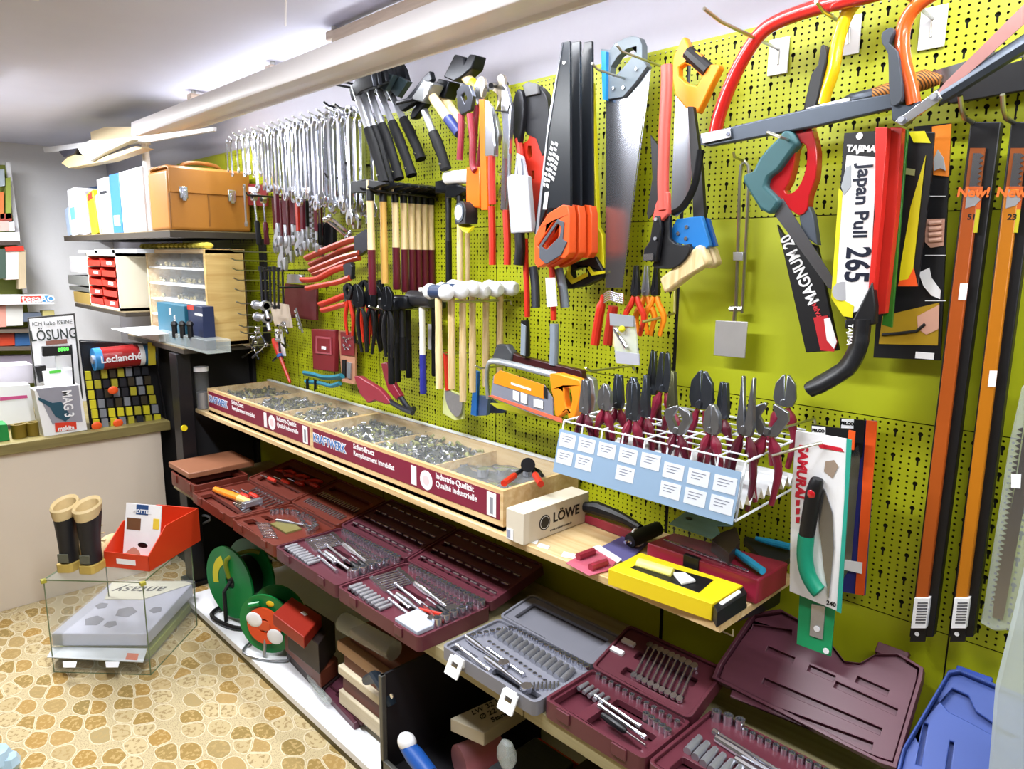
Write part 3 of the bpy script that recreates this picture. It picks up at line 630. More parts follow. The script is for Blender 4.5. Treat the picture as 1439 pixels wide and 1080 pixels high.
# black pincers with orange handles
for px, py, y, L, lab in ((490, 418, -.18, .2, 'end cutting pincers with red handles at the left of the dark cluster'), (513, 418, -.15, .24, 'long end cutting pincers with red handles, second from the left'), (528, 420, -.1, .25, 'end cutting pincers with red and black handles nearest the hammers')):
    pliers(L, 'end', REDP, lab, P(px, py, y=y), hm=BLACKHEAD, spread=.02, flare=False, name='pincers')
o_ = None
for px, py, y, r_ in ((500, 424, -.06, 0), (522, 430, -.2, .1), (532, 428, -.16, -.1), (541, 430, -.1, .05), (506, 428, -.22, -.1), (545, 432, -.22, 0)):
    if o_ is None: o_ = pliers(.24, 'cutter', MBLK, 'all black pliers crowded among the red handled pincers', P(px, py, y=y), (0, r_, 0), hm=BLACKHEAD, spread=.016, flare=False, group='black pliers among the pincers')
    else: dup(o_, P(px, py, y=y), (0, r_, .2))
o_ = None
for px, py, y in ((480, 232, -.1), (494, 236, -.14), (500, 246, -.06), (512, 236, -.05)):
    if o_ is None: o_ = ratchet(.13, 'short ratchet with red grip hanging behind the hatchets', P(px, py, y=y), 0, REDP, 'short ratchets behind the hatchets')
    else: dup(o_, P(px, py, y=y))
random.seed(77); o_ = None
for i in range(16):
    c = P(352+random.uniform(0, 50), 452+random.uniform(0, 46), y=-.2+random.uniform(0, .14))
    if o_ is None: o_ = ratchet(.08, 'tiny chrome tool piece hanging in the tangle below the box spanners', c, 0, DSTEEL, 'tiny tools below the box spanners')
    else: dup(o_, c, (0, random.uniform(-1.2, 1.2), random.uniform(-1, 1)))
for px, py, y, lab in ((519, 455, -.12, 'black bent-handled plier under the pincers, left one'), (536, 455, -.1, 'black bent-handled plier under the pincers, right one')):
    pliers(.22, 'combi', MBLK, lab, P(px, py-28, y=y), hm=BLACKHEAD, flare=False)
# --- hatchets and lump hammers on top
def hatchet(label, top, bot, y, wm=RUB, hw=.014, head=True):
    A, B = P(*top, y=y), P(*bot, y=y); d = (B-A); L = d.length; ang = math.atan2(-d.x, -d.z)
    t = thing('hatchet', label, 'hatchet', A, (0, -ang if False else math.atan2(-d.x, -d.z), 0))
    MB().tube([(0, 0, .02), (0, 0, -L*.42)], [.007, .008], n=10, ry=.011).build('shaft', STEEL, t)
    q = [(0, 0, -L*.42), (.002, 0, -L*.6), (0, 0, -L*.85), (-.006, 0, -L)]; MB().tube(q, [.012, .014, .013, .015], n=10, ry=[.015, .017, .015, .018]).build('grip', wm, t)
    MB().cyl((-.004, -.02, -L*.93), (-.004, .02, -L*.93), .003, n=8).build('rivet', CHROME, t)
    if head:
        MB().loops([[(-.025, -.02), (.02, -.022), (.05, -.035), (.095, -.055), (.105, -.01), (.1, .04), (.05, .025), (.02, .022), (-.025, .02)]], XZ, -.008, .008).build('head', BLACKHEAD, t, bevel=.003)
    return t
for i, (a, b_, y) in enumerate((((500, 128), (541, 255), -.22), ((508, 124), (548, 256), -.19), ((518, 122), (562, 250), -.16), ((530, 120), (580, 245), -.12), ((548, 128), (593, 222), -.08))):
    t = hatchet(('frontmost hatchet of the five in the tilted row', 'second hatchet from the front in the tilted row', 'middle hatchet of the tilted row', 'fourth hatchet from the front in the tilted row', 'rearmost black-gripped hatchet of the tilted row')[i], a, b_, y)
tag(slab([trace([(531, 122), (546, 103), (556, 106), (545, 128)], -.13)], -.13, .02, 'axe_head_cover', mat('dark_axe_cover', '#2c3a40', .4), origin=P(540, 110, y=-.13), bevel=.002), 'dark cover on an axe blade above the hatchets, left one', 'cover')
tag(slab([trace([(548, 126), (560, 106), (577, 115), (562, 137)], -.1)], -.1, .02, 'axe_head_cover', mat('dark_axe_cover2', '#2a373c', .4), origin=P(560, 110, y=-.1), bevel=.002), 'dark cover on an axe blade above the hatchets, right one', 'cover')
hook(P(525, 128, y=-.1).x, P(525, 128, y=-.1).z, .25, 'black double prong holding the hatchets', 'double prongs for hammers', m=MBLKM, double=.05, r=.004)
# roofing hammer (black grip)
t = hatchet('roofing hammer with a thick black grip hanging alone right of the hatchets', (594, 150), (628, 236), -.12, RUB, head=False); t.name = 'roofing_hammer'; t['category'] = 'hammer'
MB().loops([[(-.06, .0), (-.04, .014), (.03, .016), (.05, .02), (.07, .01), (.05, -.004), (.03, -.012), (-.04, -.012)]], XZ, -.012, .012).build('head', BLACKHEAD, t, bevel=.003)
# black-headed axe pointing up-left
tag(slab([trace([(563, 150), (583, 128), (597, 110), (607, 100), (610, 112), (604, 118), (590, 142), (575, 152), (567, 157)], -.14)], -.14, .018, 'splitting_axe', BLACKHEAD, origin=P(585, 130, y=-.14), bevel=.003), 'slanting black forged axe head on the prongs above the roofing hammer', 'axe')
def lump(name, label, headpx, hm, a, b_, y, wm, gm=None, lbl=False):
    A = P(*a, y=y); t = thing(name, label, 'hammer', A); og = A.copy()
    slab([trace(headpx, y)], y, .045, 'head', hm, t, og, bevel=.004)
    B = P(*b_, y=y); k = B-A
    MB().tube([A, A+k*.6], [.014, .015], n=12).build('handle', wm, t, og); MB().tube([A+k*.6, B], [.0155, .014], n=12).build('grip', gm or wm, t, og)
    if lbl: slab([trace([(597, 122), (605, 115), (601, 131), (595, 139)], y-.024)], y-.024, .001, 'label_sticker', MWHITE, t, og)
    return t
lump('lump_hammer', 'lump hammer with a grey sticker-marked head and pale handle tipped in blue', [(585, 141), (604, 113), (617, 119), (603, 146)], paint('#6e7072', .35, metal=.5), (607, 135), (645, 188), -.13, ASHV, paint('#23306e', .4), True)
lump('lump_hammer', 'second lump hammer half hidden behind the one with the sticker', [(612, 132), (624, 112), (640, 116), (632, 140)], BLACKHEAD, (622, 135), (650, 178), -.08, ASHV)
lump('framing_axe', 'black V-shaped axe head with a pale and yellow wooden handle at the top', [(631, 110), (647, 78), (660, 82), (661, 90), (668, 78), (676, 79), (671, 98), (660, 108), (645, 116)], BLACKHEAD, (650, 105), (672, 124), -.1, ASHV, paint('#d8b420', .4))
tag(MB().tube([P(556, 145, y=-.2), P(640, 125, y=-.02)], .006, n=8).build('prong_hook', MBLKM, origin=P(556, 145, y=-.2)), 'thick black prong holding the lump hammers', 'hook')
# ------------------------------------------------------------------ traced tools on the right half of the wall
SAWBL = mat('saw_blade_steel', '#9c9ea6', 0.22, metal=0.9, scale=8, var=0.1, stretch=(1, 1, .2))
GREYP = paint('#5f6a72', .4); WLAB = paint('#e9e9ec', .5); REDB = mat('bow_saw_red', '#b3201c', .22, coat=.6, scale=20, var=.03); YELB = mat('bow_saw_yellow', '#e8b80c', .25, coat=.6, scale=20, var=.03); ORGB = mat('bow_saw_orange', '#d4541c', .25, coat=.6, scale=20, var=.03)
DBAR = mat('blue_grey_steel_bar', '#434a55', .35, metal=.4, scale=30); YLW = paint('#d8cf1c', .45); GREENP = paint('#1f8a4c', .5)
def tpath(pts, y): return smoothpath([P(a, b, y=y) for a, b in pts], 5)
def teeth(b, a, c, y, n, h, th=.0012, side=1):
    """row of saw teeth from px a to px c, pointing to one side"""
    A, B = P(*a, y=y), P(*c, y=y); d = (B-A)/n; nr = Vector((d.z, 0, -d.x)).normalized()*h*side
    for i in range(n):
        p = A+d*i; q = A+d*(i+1); m_ = p+d*.5+nr
        b.add([p+Vector((0, -th/2, 0)), q+Vector((0, -th/2, 0)), m_+Vector((0, -th/2, 0)), p+Vector((0, th/2, 0)), q+Vector((0, th/2, 0)), m_+Vector((0, th/2, 0))], [(0, 1, 2), (3, 5, 4), (0, 3, 4, 1), (1, 4, 5, 2), (2, 5, 3, 0)])
    return b
def plate_hook(px, py, y, label, plate=True, tip=None):
    p = P(px, py, y=0); d = -y; t = thing('peg_hook', label, 'hook', (p.x, 0, p.z))
    MB().tube([(0, -.006, -.03), (0, -.008, 0), (0, -d*.8, .003), (0, -d, .012)], .0035, n=8).build('prong', ZINC, t)
    if plate: MB().box((-.022, -.006, -.05), (.022, -.002, .022)).build('plate', MWHITE, t, bevel=.001)
    return t
# red bow saw
t = thing('bow_saw', 'large red tubular bow saw hanging over the top edge of the perforated wall', 'saw', P(1095, 30, y=-.1)); og = t.location.copy()
MB().tube(tpath([(1003, 200), (1010, 165), (1024, 125), (1043, 85), (1068, 48), (1098, 28), (1150, 10), (1210, -4), (1290, -28)], -.1), .0145, n=14).build('frame', REDB, t, og)
slab([trace([(984, 189), (1150, 150), (1258, 131), (1262, 152), (1150, 178), (1000, 206), (986, 204)], -.12)], -.12, .014, 'blade_guard', DBAR, t, og, bevel=.003)
slab([trace([(985, 188), (1027, 180), (1028, 193), (988, 202)], -.131)], -.131, .006, 'blade_clamp', CHROME, t, og, bevel=.001)
c = P(1020, 187, y=-.138); MB().cyl(c, c+Vector((0, -.004, 0)), .004).build('rivet', CHROME, t, og)
# yellow bow saw
t = thing('bow_saw', 'yellow tubular bow saw with a black hand guard, between the red and the orange one', 'saw', P(1175, 60, y=-.08)); og = t.location.copy()
MB().tube(tpath([(1156, 147), (1160, 130), (1170, 100), (1177, 60), (1188, 25), (1203, 2), (1240, -30)], -.08), [.015, .015]+[.0125]*29, n=12).build('frame', YELB, t, og) if False else MB().tube(tpath([(1156, 147), (1160, 130), (1170, 100), (1177, 60), (1188, 25), (1203, 2), (1240, -30)], -.08), .0125, n=12).build('frame', YELB, t, og)
slab([trace([(1131, 162), (1137, 130), (1143, 105), (1152, 92), (1156, 66), (1163, 66), (1164, 88), (1160, 104), (1157, 120), (1147, 158)], -.085, 2)], -.085, .02, 'hand_guard', MBLK, t, og, bevel=.003)
slab([trace([(1133, 152), (1185, 139), (1195, 137), (1194, 148), (1150, 158), (1134, 160)], -.1)], -.1, .006, 'blade_clamp', STEEL, t, og, bevel=.001)
# orange bow saw
t = thing('bow_saw', 'orange tubular bow saw with a black knuckle guard, right of the yellow one', 'saw', P(1270, 60, y=-.13)); og = t.location.copy()
MB().tube(tpath([(1284, 147), (1279, 120), (1270, 85), (1268, 50), (1276, 24), (1292, 5), (1320, -14)], -.13), .012, n=12).build('frame', ORGB, t, og)
slab([trace([(1243, 50), (1250, 44), (1258, 41), (1260, 48), (1253, 63), (1265, 74), (1269, 100), (1272, 136), (1266, 147), (1256, 149), (1253, 115), (1252, 78), (1244, 64)], -.135, 2)], -.135, .03, 'knuckle_guard', mat('guard_grey_plastic', '#3d424b', .5), t, og, bevel=.004)
slab([trace([(1255, 148), (1283, 149), (1295, 142), (1290, 160), (1272, 178), (1256, 170)], -.13)], -.13, .02, 'foot', DBAR, t, og, bevel=.002)
# long bow saw to the right with pink blade
t = thing('bow_saw', 'long dark bow saw with a pinkish toothed blade running out at the right edge', 'saw', P(1330, 130, y=-.14)); og = t.location.copy()
MB().tube([P(1318, 138, y=-.14), P(1439, 62, y=-.14), P(1500, 20, y=-.14)], .012, n=8, ry=.016).build('frame', DBAR, t, og)
b = slab([trace([(1316, 132), (1324, 138), (1345, 118), (1500, -20), (1500, -55), (1400, 45), (1328, 116)], -.15)], -.15, .0018, 'blade', mat('pink_blade', '#b0807c', .4, metal=.3), t, og)
slab([trace([(1258, 171), (1317, 127), (1325, 138), (1320, 143), (1268, 177)], -.16)], -.16, .006, 'blade_clamp', CHROME, t, og, bevel=.001)
for q in ((1267, 168), (1312, 136)):
    c = P(*q, y=-.166); MB().cyl(c, c+Vector((0, -.005, 0)), .005).build('rivet', STEEL, t, og)
# folding saw with knurled grip
t = thing('folding_saw', 'pruning saw with an orange and black knurled grip lying behind the bow saws', 'saw', P(1250, 120, y=-.05)); og = t.location.copy()
MB().tube([P(1185, 145, y=-.05), P(1196, 141, y=-.05), P(1229, 134, y=-.05)], [.009, .013, .014], n=10).build('ferrule', DBAR, t, og)
KN = mat('knurled_grip', '#a5641f', .6, scale=4); nt = KN.node_tree
wv = nt.nodes.new('ShaderNodeTexWave'); wv.inputs['Scale'].default_value = 90; wv.wave_type = 'BANDS'; wv.bands_direction = 'DIAGONAL'
tcn = [n for n in nt.nodes if n.type == 'TEX_COORD'][0]; nt.links.new(tcn.outputs['Object'], wv.inputs[0]); nt.links.new(mixc(nt, wv.outputs['Fac'], '#2a2018', '#c27a2c'), nt.nodes['Principled BSDF'].inputs['Base Color'])
MB().tube([P(1229, 134, y=-.05), P(1262, 124, y=-.05), P(1300, 112, y=-.05), P(1322, 112, y=-.05)], [.014, .015, .018, .008], n=12).build('grip', KN, t, og)
slab([trace([(1308, 101), (1345, 90), (1395, 74), (1439, 62), (1439, 80), (1380, 98), (1326, 117)], -.045)], -.045, .003, 'blade', SAWBL, t, og)
slab([trace([(1322, 118), (1439, 84), (1600, 40), (1600, 75), (1439, 128), (1340, 146), (1318, 140)], -.04)], -.04, .012, 'scabbard', MBLK, t, og, bevel=.002)
plate_hook(1096, 70, -.3, 'long zinc hook with a white plate reaching out in front of the red bow saw')
plate_hook(1195, 40, -.16, 'zinc hook on a small white plate behind the yellow bow saw'); plate_hook(1313, 28, -.2, 'zinc hook on a shiny plate right of the orange bow saw')
# ------------------------------------------------------------------ big hand saws
t = thing('hand_saw', 'long bare bladed hand saw with a grey and blue handle, hung by the grip', 'saw', P(870, 100, y=-.07)); og = t.location.copy()
ol = [(848, 70), (861, 71), (868, 62), (880, 56), (892, 52), (902, 54), (906, 64), (906, 84), (913, 94), (896, 118), (879, 137), (852, 141)]
slab([trace(ol, -.07), list(reversed(trace([(862, 95), (872, 80), (884, 70), (892, 68), (896, 74), (890, 84), (878, 98), (866, 110), (861, 106)], -.07)))], -.07, .022, 'handle', GREYP, t, og, bevel=.003)
slab([trace([(847, 72), (854, 73), (853, 141), (849, 140)], -.085)], -.085, .012, 'blue_edge', paint('#1c7fc0', .4), t, og)
b = MB(); l = [trace([(852, 139), (880, 135), (908, 93), (914, 98), (902, 180), (888, 290), (874, 404), (851, 404)], -.07)]
b.loops(l, XZ, -.0708, -.0692); teeth(b, (914, 98), (874, 404), -.07, 110, .003, side=-1)
b.build('blade', SAWBL, t, og, smooth=0)
for q in ((862, 124), (876, 123), (894, 97)):
    c = P(*q, y=-.083); MB().cyl(c, c+Vector((0, -.002, 0)), .004).build('rivet', CHROME, t, og)
for q, q2 in (((832, 90), (876, 88)), ((866, 64), (892, 72))):
    p2 = P(*q, y=-.2); hook(p2.x, p2.z-.012, .2, 'thin zinc hook through the grip of the grey hand saw', 'hooks of the grey hand saw')
# three black-sleeved saws with orange handles
SLV = mat('black_saw_sleeve', '#1b1f25', .3, scale=15, var=.06)
def orange_saw(label, y, dx, first):
    t = thing('hand_saw', label, 'saw', P(790, 300, y=y)); g0 = t.location.copy()
    S = lambda pts: [(a+dx, b) for a, b in pts]
    slab([trace(S([(791, 60), (802, 58), (803, 292), (769, 293), (755, 330), (752, 328), (770, 190)]), y)], y, .008, 'blade_sleeve', SLV, t, g0, bevel=.001)
    if first: slab([trace(S([(788, 78), (791, 60), (770, 192), (757, 325), (753, 330), (757, 290), (772, 160)]), y-.005)], y-.005, .003, 'silver_edge', STEEL, t, g0)
    out = S([(756, 332), (761, 322), (775, 300), (795, 288), (803, 289), (805, 300), (805, 355), (800, 362), (792, 362), (788, 360), (772, 370), (760, 376), (756, 370)])
    slab([trace(out, y), list(reversed(trace(S([(760, 345), (783, 311), (791, 315), (789, 334), (768, 354)]), y)))], y, .026, 'handle', ORG, t, g0, bevel=.004)
    if first: slab([trace(S([(758.5, 344), (784, 308), (793, 312), (791, 336), (797, 340), (789, 358), (768, 371), (758.5, 363)]), y-.0145), list(reversed(trace(S([(761.5, 346), (784, 314), (789, 318), (787, 332), (768, 351)]), y-.0145)))], y-.0145, .004, 'soft_grip', mat('grey_soft_grip', '#4a4e57', .6), t, g0, bevel=.001)
    return t, g0
t, g0 = orange_saw('front orange handled hand saw, black sleeve with white lettering', -.17, 0, True)
A, B = P(768, 268, y=-.1752), P(788, 175, y=-.1752)
dr = (B-A).normalized(); nr_ = Vector((-dr.z, 0, dr.x)); random.seed(6); q = MB()
for k in range(3):
    for i in range(9 if k < 2 else 5):
        c = A+dr*(.012+i*.0125+(.02 if k == 2 else 0))+nr_*(.014-k*.013); L_ = random.uniform(.005, .009)
        q.loops([[(c.x+dr.x*a+nr_.x*b_, c.z+dr.z*a+nr_.z*b_) for a, b_ in ((-L_*.6, -.005), (L_*.4, -.005), (L_*.8, .005), (-L_*.2, .005))]], XZ, -.1752, -.1744)
tag(q.build('white_print', WLAB, t, g0, smooth=0), kind='stuff')
slab([trace([(766, 270), (771, 269), (768, 294), (763, 294)], -.1758)], -.1758, .001, 'price_sticker', WLAB, t, g0)
c = P(793, 88, y=-.1745); MB().cyl(c, c+Vector((0, -.002, 0)), .004).build('hang_hole', WLAB, t, g0)
t, g0 = orange_saw('middle hand saw with orange handle, half hidden behind the front one', -.135, 14, False)
t, g0 = orange_saw('rear hand saw with orange handle, closest to the wall of the three', -.10, 31, False)
c = P(812, 230, y=-.107)
for px in (806, 820):
    a, b_ = P(px, 208, y=-.13), P(px-2, 250, y=-.13)
t = thing('tenon_saw', 'black and yellow hand saw behind the three orange handled saws', 'saw', P(835, 350, y=-.06)); og = t.location.copy()
slab([trace([(828, 118), (834, 116), (842, 318), (849, 330), (852, 380), (840, 385), (836, 320)], -.06)], -.06, .016, 'yellow_spine', YLW, t, og, bevel=.002)
slab([trace([(806, 370), (840, 360), (852, 380), (850, 390), (825, 402), (800, 406), (796, 392), (800, 378)], -.065), list(reversed(trace([(806, 380), (828, 375), (830, 386), (808, 395)], -.065)))], -.065, .024, 'handle', MBLK, t, og, bevel=.003)
slab([trace([(797, 378), (802, 372), (801, 384), (806, 392), (824, 383), (826, 388), (804, 399), (797, 390)], -.08)], -.08, .004, 'yellow_trim', YLW, t, og); slab([trace([(828, 374), (834, 382), (850, 380), (850, 384), (832, 387), (826, 377)], -.08)], -.08, .004, 'yellow_trim', YLW, t, og)
# pink-red loppers / pruner shears
PNK = mat('coral_grip', '#d0564c', .35, scale=20, var=.04)
t = thing('pruning_lopper', 'pruning shears hung upside down with coral pink handles and black pivot head', 'shears', P(937, 290, y=-.13)); og = t.location.copy()
MB().tube(tpath([(937, 92), (937, 120), (934, 180), (932, 250), (933, 295)], -.13), [.010, .0135]*0+[.0130]*21, n=12).build('handle', PNK, t, og)
slab([trace([(923, 288), (931, 268), (941, 270), (942, 300), (930, 312), (918, 309)], -.13)], -.13, .014, 'shoulder', PNK, t, og, bevel=.003)
slab([trace([(922, 303), (929, 303), (931, 320), (928, 345), (925, 368), (905, 366), (907, 350), (915, 338), (918, 320)], -.135)], -.135, .014, 'jaw', MBLKM, t, og, bevel=.003)
slab([trace([(934, 302), (943, 303), (943, 335), (960, 345), (970, 342), (971, 355), (957, 372), (940, 378), (918, 374), (928, 355), (932, 330)], -.12, 2)], -.12, .014, 'jaw', MBLK, t, og, bevel=.003)
slab([trace([(905, 357), (918, 356), (918, 365), (905, 366)], -.145)], -.145, .004, 'steel_tab', CHROME, t, og)
for y_, q in ((-.145, (922, 308)), (-.145, (921, 335))):
    c = P(*q, y=y_); MB().cyl(c, c+Vector((0, -.003, 0)), .004).build('rivet', STEEL, t, og)
# saw with orange/black handle
t = thing('hand_saw', 'hand saw with orange and black grip, hung blade down right of the coral shears', 'saw', P(970, 100, y=-.07)); og = t.location.copy()
slab([trace([(962, 55), (966, 53), (972, 68), (985, 75), (999, 92), (1013, 91), (1015, 96), (1003, 120), (994, 140), (984, 160), (966, 152), (952, 135), (948, 110), (950, 80)], -.07), list(reversed(trace([(957, 96), (966, 90), (978, 96), (990, 110), (983, 122), (968, 118), (957, 108)], -.07)))], -.07, .022, 'handle', ORG2, t, og, bevel=.003)
MB().tube([P(967, 74, y=-.072), P(996, 100, y=-.072)], [.015, .016], n=10).build('soft_grip', MBLK, t, og)
b = MB(); b.loops([trace([(950, 130), (978, 148), (974, 230), (967, 290), (951, 305), (943, 300), (946, 220)], -.07)], XZ, -.0708, -.0692); b.build('blade', SAWBL, t, og, smooth=0)
# blade with blue guard and wooden handle
t = thing('wood_saw', 'two hand saws hung together with a blue guard and pale wooden handles', 'saw', P(965, 340, y=-.1)); og = t.location.copy()
slab([trace([(968, 150), (976, 150), (988, 240), (992, 310), (976, 310), (974, 250)], -.09)], -.09, .012, 'black_sleeve', MBLK, t, og, bevel=.001)
slab([trace([(944, 325), (953, 308), (974, 305), (988, 304), (1000, 345), (990, 352), (970, 362), (968, 348), (962, 343), (948, 340)], -.1)], -.1, .014, 'blue_guard', paint('#1c6fb8', .35), t, og, bevel=.002)
for q in ((953, 328), (965, 319), (964, 335)):
    c = P(*q, y=-.108); MB().cyl(c, c+Vector((0, -.002, 0)), .0045).build('rivet', CHROME, t, og)
slab([trace([(931, 391), (945, 380), (985, 343), (992, 347), (1000, 370), (975, 385), (950, 405), (938, 412)], -.105)], -.105, .03, 'wooden_handle', ASHV, t, og, bevel=.007)
slab([trace([(990, 345), (1005, 347), (1012, 370), (1000, 378), (985, 372)], -.075)], -.075, .03, 'wooden_handle', ASHV, t, og, bevel=.006)
for a, b_, c_ in ((983, 304, '#2a8ad0'), (992, 306, '#174f96')): slab([trace([(a, b_), (a+5, b_+1), (a+16, 345), (a+10, 347)], -.085)], -.085, .01, 'blue_edge', paint(c_, .35), t, og)
for px, py, y, lab in ((960, 150, -.06, 'thin curved black saw blade behind the steel blades'),):
    tag(MB().tube(tpath([(985, 210), (976, 260), (960, 290), (944, 300)], -.12), .003, n=6, ry=.008).build('curved_saw', MBLKM, origin=P(985, 210, y=-.12)), lab, 'blade')
tag(slab([trace([(915, 190), (926, 205), (926, 290), (912, 308), (910, 300), (918, 250)], -.06)], -.06, .006, 'garden_saw_sleeve', MBLK, origin=P(918, 250, y=-.06)), 'slim black sleeve hanging behind the coral handled shears', 'sleeve')
# ------------------------------------------------------------------ wire hanger with square plate
t = thing('wire_hanger', 'long galvanised wire hanger with a square steel plate at its end', 'hanger', P(1046, 228, y=-.03)); og = t.location.copy()
MB().tube([P(a, b, y=-.03) for a, b in ((1034, 440), (1037, 350), (1040, 250), (1042, 232), (1047, 227), (1052, 233), (1053, 250), (1048, 350), (1043, 440))], .004, n=8).build('wire_loop', ZINC, t, og)
slab([trace([(1032, 354), (1046, 354), (1046, 366), (1032, 366)], -.035)], -.035, .014, 'slider', STEEL, t, og, bevel=.001)
MB().tube([P(1026, 434, y=-.03), P(1044, 434, y=-.03)], .007).build('eyelet', ZINC, t, og); MB().tube([P(1034, 432, y=-.035), P(1031, 456, y=-.035)], .005).build('stem', ZINC, t, og)
slab([trace([(1006, 450), (1051, 452), (1047, 503), (1003, 499)], -.04)], -.04, .003, 'plate', mat('square_steel_plate', '#b9b6b4', .35, metal=.5, scale=14, var=.15), t, og, bevel=.001)
hook(P(1046, 228, y=0).x, P(1046, 226, y=0).z, .05, 'short hook above the wire hanger', None)
# ------------------------------------------------------------------ teal/red sawing tool in its black MAGNUM sheath
TEAL = mat('teal_soft_grip', '#2f5a60', .5, scale=40, var=.05); REDG = mat('glossy_red_handle', '#b41a22', .2, coat=.8, scale=20, var=.03)
t = thing('pruning_saw', 'pruning saw with teal and red handle and grey blade standing out of its black sheath', 'saw', P(1110, 230, y=-.1)); og = t.location.copy()
outer = [(1112, 180), (1128, 170), (1140, 173), (1147, 190), (1152, 215), (1150, 250), (1141, 275), (1138, 295), (1126, 303), (1108, 290), (1095, 285), (1088, 275), (1082, 262), (1092, 240), (1104, 225), (1112, 205)]
hole = [(1120, 228), (1122, 212), (1128, 202), (1136, 205), (1138, 222), (1134, 246), (1124, 266), (1112, 273), (1106, 268), (1112, 258), (1116, 245)]
slab([trace(outer, -.1, 2), list(reversed(trace(hole, -.1, 2)))], -.1, .026, 'red_handle', REDG, t, og, bevel=.005)
slab([trace([(1096, 196), (1106, 184), (1118, 186), (1126, 202), (1118, 212), (1098, 240), (1084, 250), (1080, 262), (1100, 282), (1096, 290), (1086, 302), (1072, 294), (1060, 275), (1048, 254), (1050, 246), (1062, 242), (1070, 225), (1082, 210)], -.115)], -.115, .03, 'soft_grip', TEAL, t, og, bevel=.006)
slab([trace([(1089, 302), (1100, 278), (1172, 392), (1172, 408), (1164, 404)], -.115)], -.115, .002, 'blade', SAWBL, t, og)
c = P(1131, 182, y=-.114); MB().cyl(c, c+Vector((0, -.002, 0)), .004).build('rivet', MBLK, t, og)
slab([trace([(1140, 290), (1146, 305), (1152, 345), (1130, 330), (1126, 304)], -.1)], -.1, .02, 'grey_neck', paint('#454c58', .4), t, og, bevel=.002)
t = thing('sheath', 'black printed MAGNUM sheath with a red and white sticker under the teal saw', 'sheath', P(1135, 420, y=-.08)); og = t.location.copy()
slab([trace([(1093, 315), (1103, 330), (1150, 345), (1175, 470), (1180, 492), (1134, 495), (1098, 335)], -.08)], -.08, .012, 'sleeve', MBLK, t, og, bevel=.002)
A, B = P(1136, 410, y=-.0865), P(1108, 345, y=-.0865); dr = (A-B).normalized(); nrm = Vector((-dr.z, 0, dr.x))
text('MAGNUM 20', .033, WLAB, t, T(-g0*0-og) @ frame(P(1124, 378, y=-.0868), -dr, -nrm), bold=.0008, sx=.8)
slab([trace([(1143, 446), (1163, 443), (1177, 480), (1172, 494), (1153, 492)], -.0872)], -.0872, .001, 'sticker', paint('#b8242c'), t, og)
slab([trace([(1158, 448), (1166, 446), (1176, 480), (1172, 490), (1162, 478)], -.088)], -.088, .001, 'sticker', WLAB, t, og)
text('TAJIMA', .012, paint('#c8323a'), t, T(-og) @ frame(P(1147, 434, y=-.0868), -dr, -nrm), bold=.0004)
hk = P(1127, 175, y=-.13)
for dx in (0, 14):
    p2 = P(1128+dx*0, 178, y=-.12)
tag(MB().tube([P(1078, 186, y=-.2), P(1095, 192, y=-.2), P(1128, 204, y=-.0)], .003).build('peg_hook', ZINC, origin=P(1078, 186, y=-.2)), 'zinc prong holding the teal saw by its handle', 'hook')
# ------------------------------------------------------------------ Japan Pull 265
t = thing('pull_saw_card', 'large white and black JAPAN PULL 265 saw pack with a curved black handle below', 'saw', P(1200, 350, y=-.12)); og = t.location.copy()
NAV = paint('#141a2e', .4)
slab([trace([(1187, 187), (1232, 184), (1231, 440), (1205, 465), (1190, 448), (1170, 420)], -.12)], -.12, .004, 'card', MBLK, t, og)
slab([trace([(1190, 218), (1233, 221), (1228, 300), (1222, 412), (1210, 436), (1186, 442), (1169, 418)], -.1225)], -.1225, .002, 'white_panel', WLAB, t, og)
slab([trace([(1179, 264), (1184, 270), (1175, 400), (1180, 418), (1200, 430), (1198, 446), (1185, 444), (1168, 418)], -.124)], -.124, .001, 'yellow_strip', YLW, t, og)
slab([trace([(1189, 235), (1196, 232), (1196, 262), (1186, 274), (1182, 262)], -.124)], -.124, .001, 'picture', paint('#9aa0a6'), t, og)
b = MB(); b.cyl(P(1184, 409, y=-.1245), P(1184, 409, y=-.1255), .018, n=20); b.build('grey_disc', paint('#a9aab0'), t, og)
dn = (P(1204, 410, y=-.124)-P(1219, 230, y=-.124)).normalized(); up_ = Vector((-dn.z, 0, dn.x))
up_ = up_ if up_.x > 0 else -up_
text('Japan Pull', .035, NAV, t, T(-og) @ frame(P(1211, 283, y=-.1243), dn, up_), bold=.0008, sx=.98)
text('265', .06, NAV, t, T(-og) @ frame(P(1203, 372, y=-.1243), dn, up_), bold=.0014, sx=.74)
xr = (P(1228, 208, y=-.1226)-P(1193, 207, y=-.1226)).normalized()
text('TAJIMA', .016, WLAB, t, T(-og) @ frame(P(1210, 209, y=-.1226), xr, (0, 0, 1)), bold=.0008)
b = MB(); c = P(1208, 191, y=-.1222); b.cyl(c, c+Vector((0, -.001, 0)), .006, n=14); b.build('hang_hole', WLAB, t, og)
MB().tube(smoothpath([P(a, b, y=-.13) for a, b in ((1212, 448), (1210, 470), (1203, 495), (1190, 516), (1170, 530), (1150, 541), (1136, 548))], 4), [.021]*5+[.024]*8+[.021]*8+[.018]*3+[.012], n=14, ry=.014).build('handle', mat('black_rubber_handle', '#15161a', .35, scale=150, bump=.05), t, og)
slab([trace([(1189, 449), (1201, 449), (1228, 395), (1233, 430), (1232, 455), (1190, 462)], -.13)], -.13, .02, 'handle_neck', MBLK, t, og, bevel=.003)
text('TAJIMA', .012, WLAB, t, T(-og) @ frame(P(1194, 470, y=-.1508), dn, up_), bold=.0003)
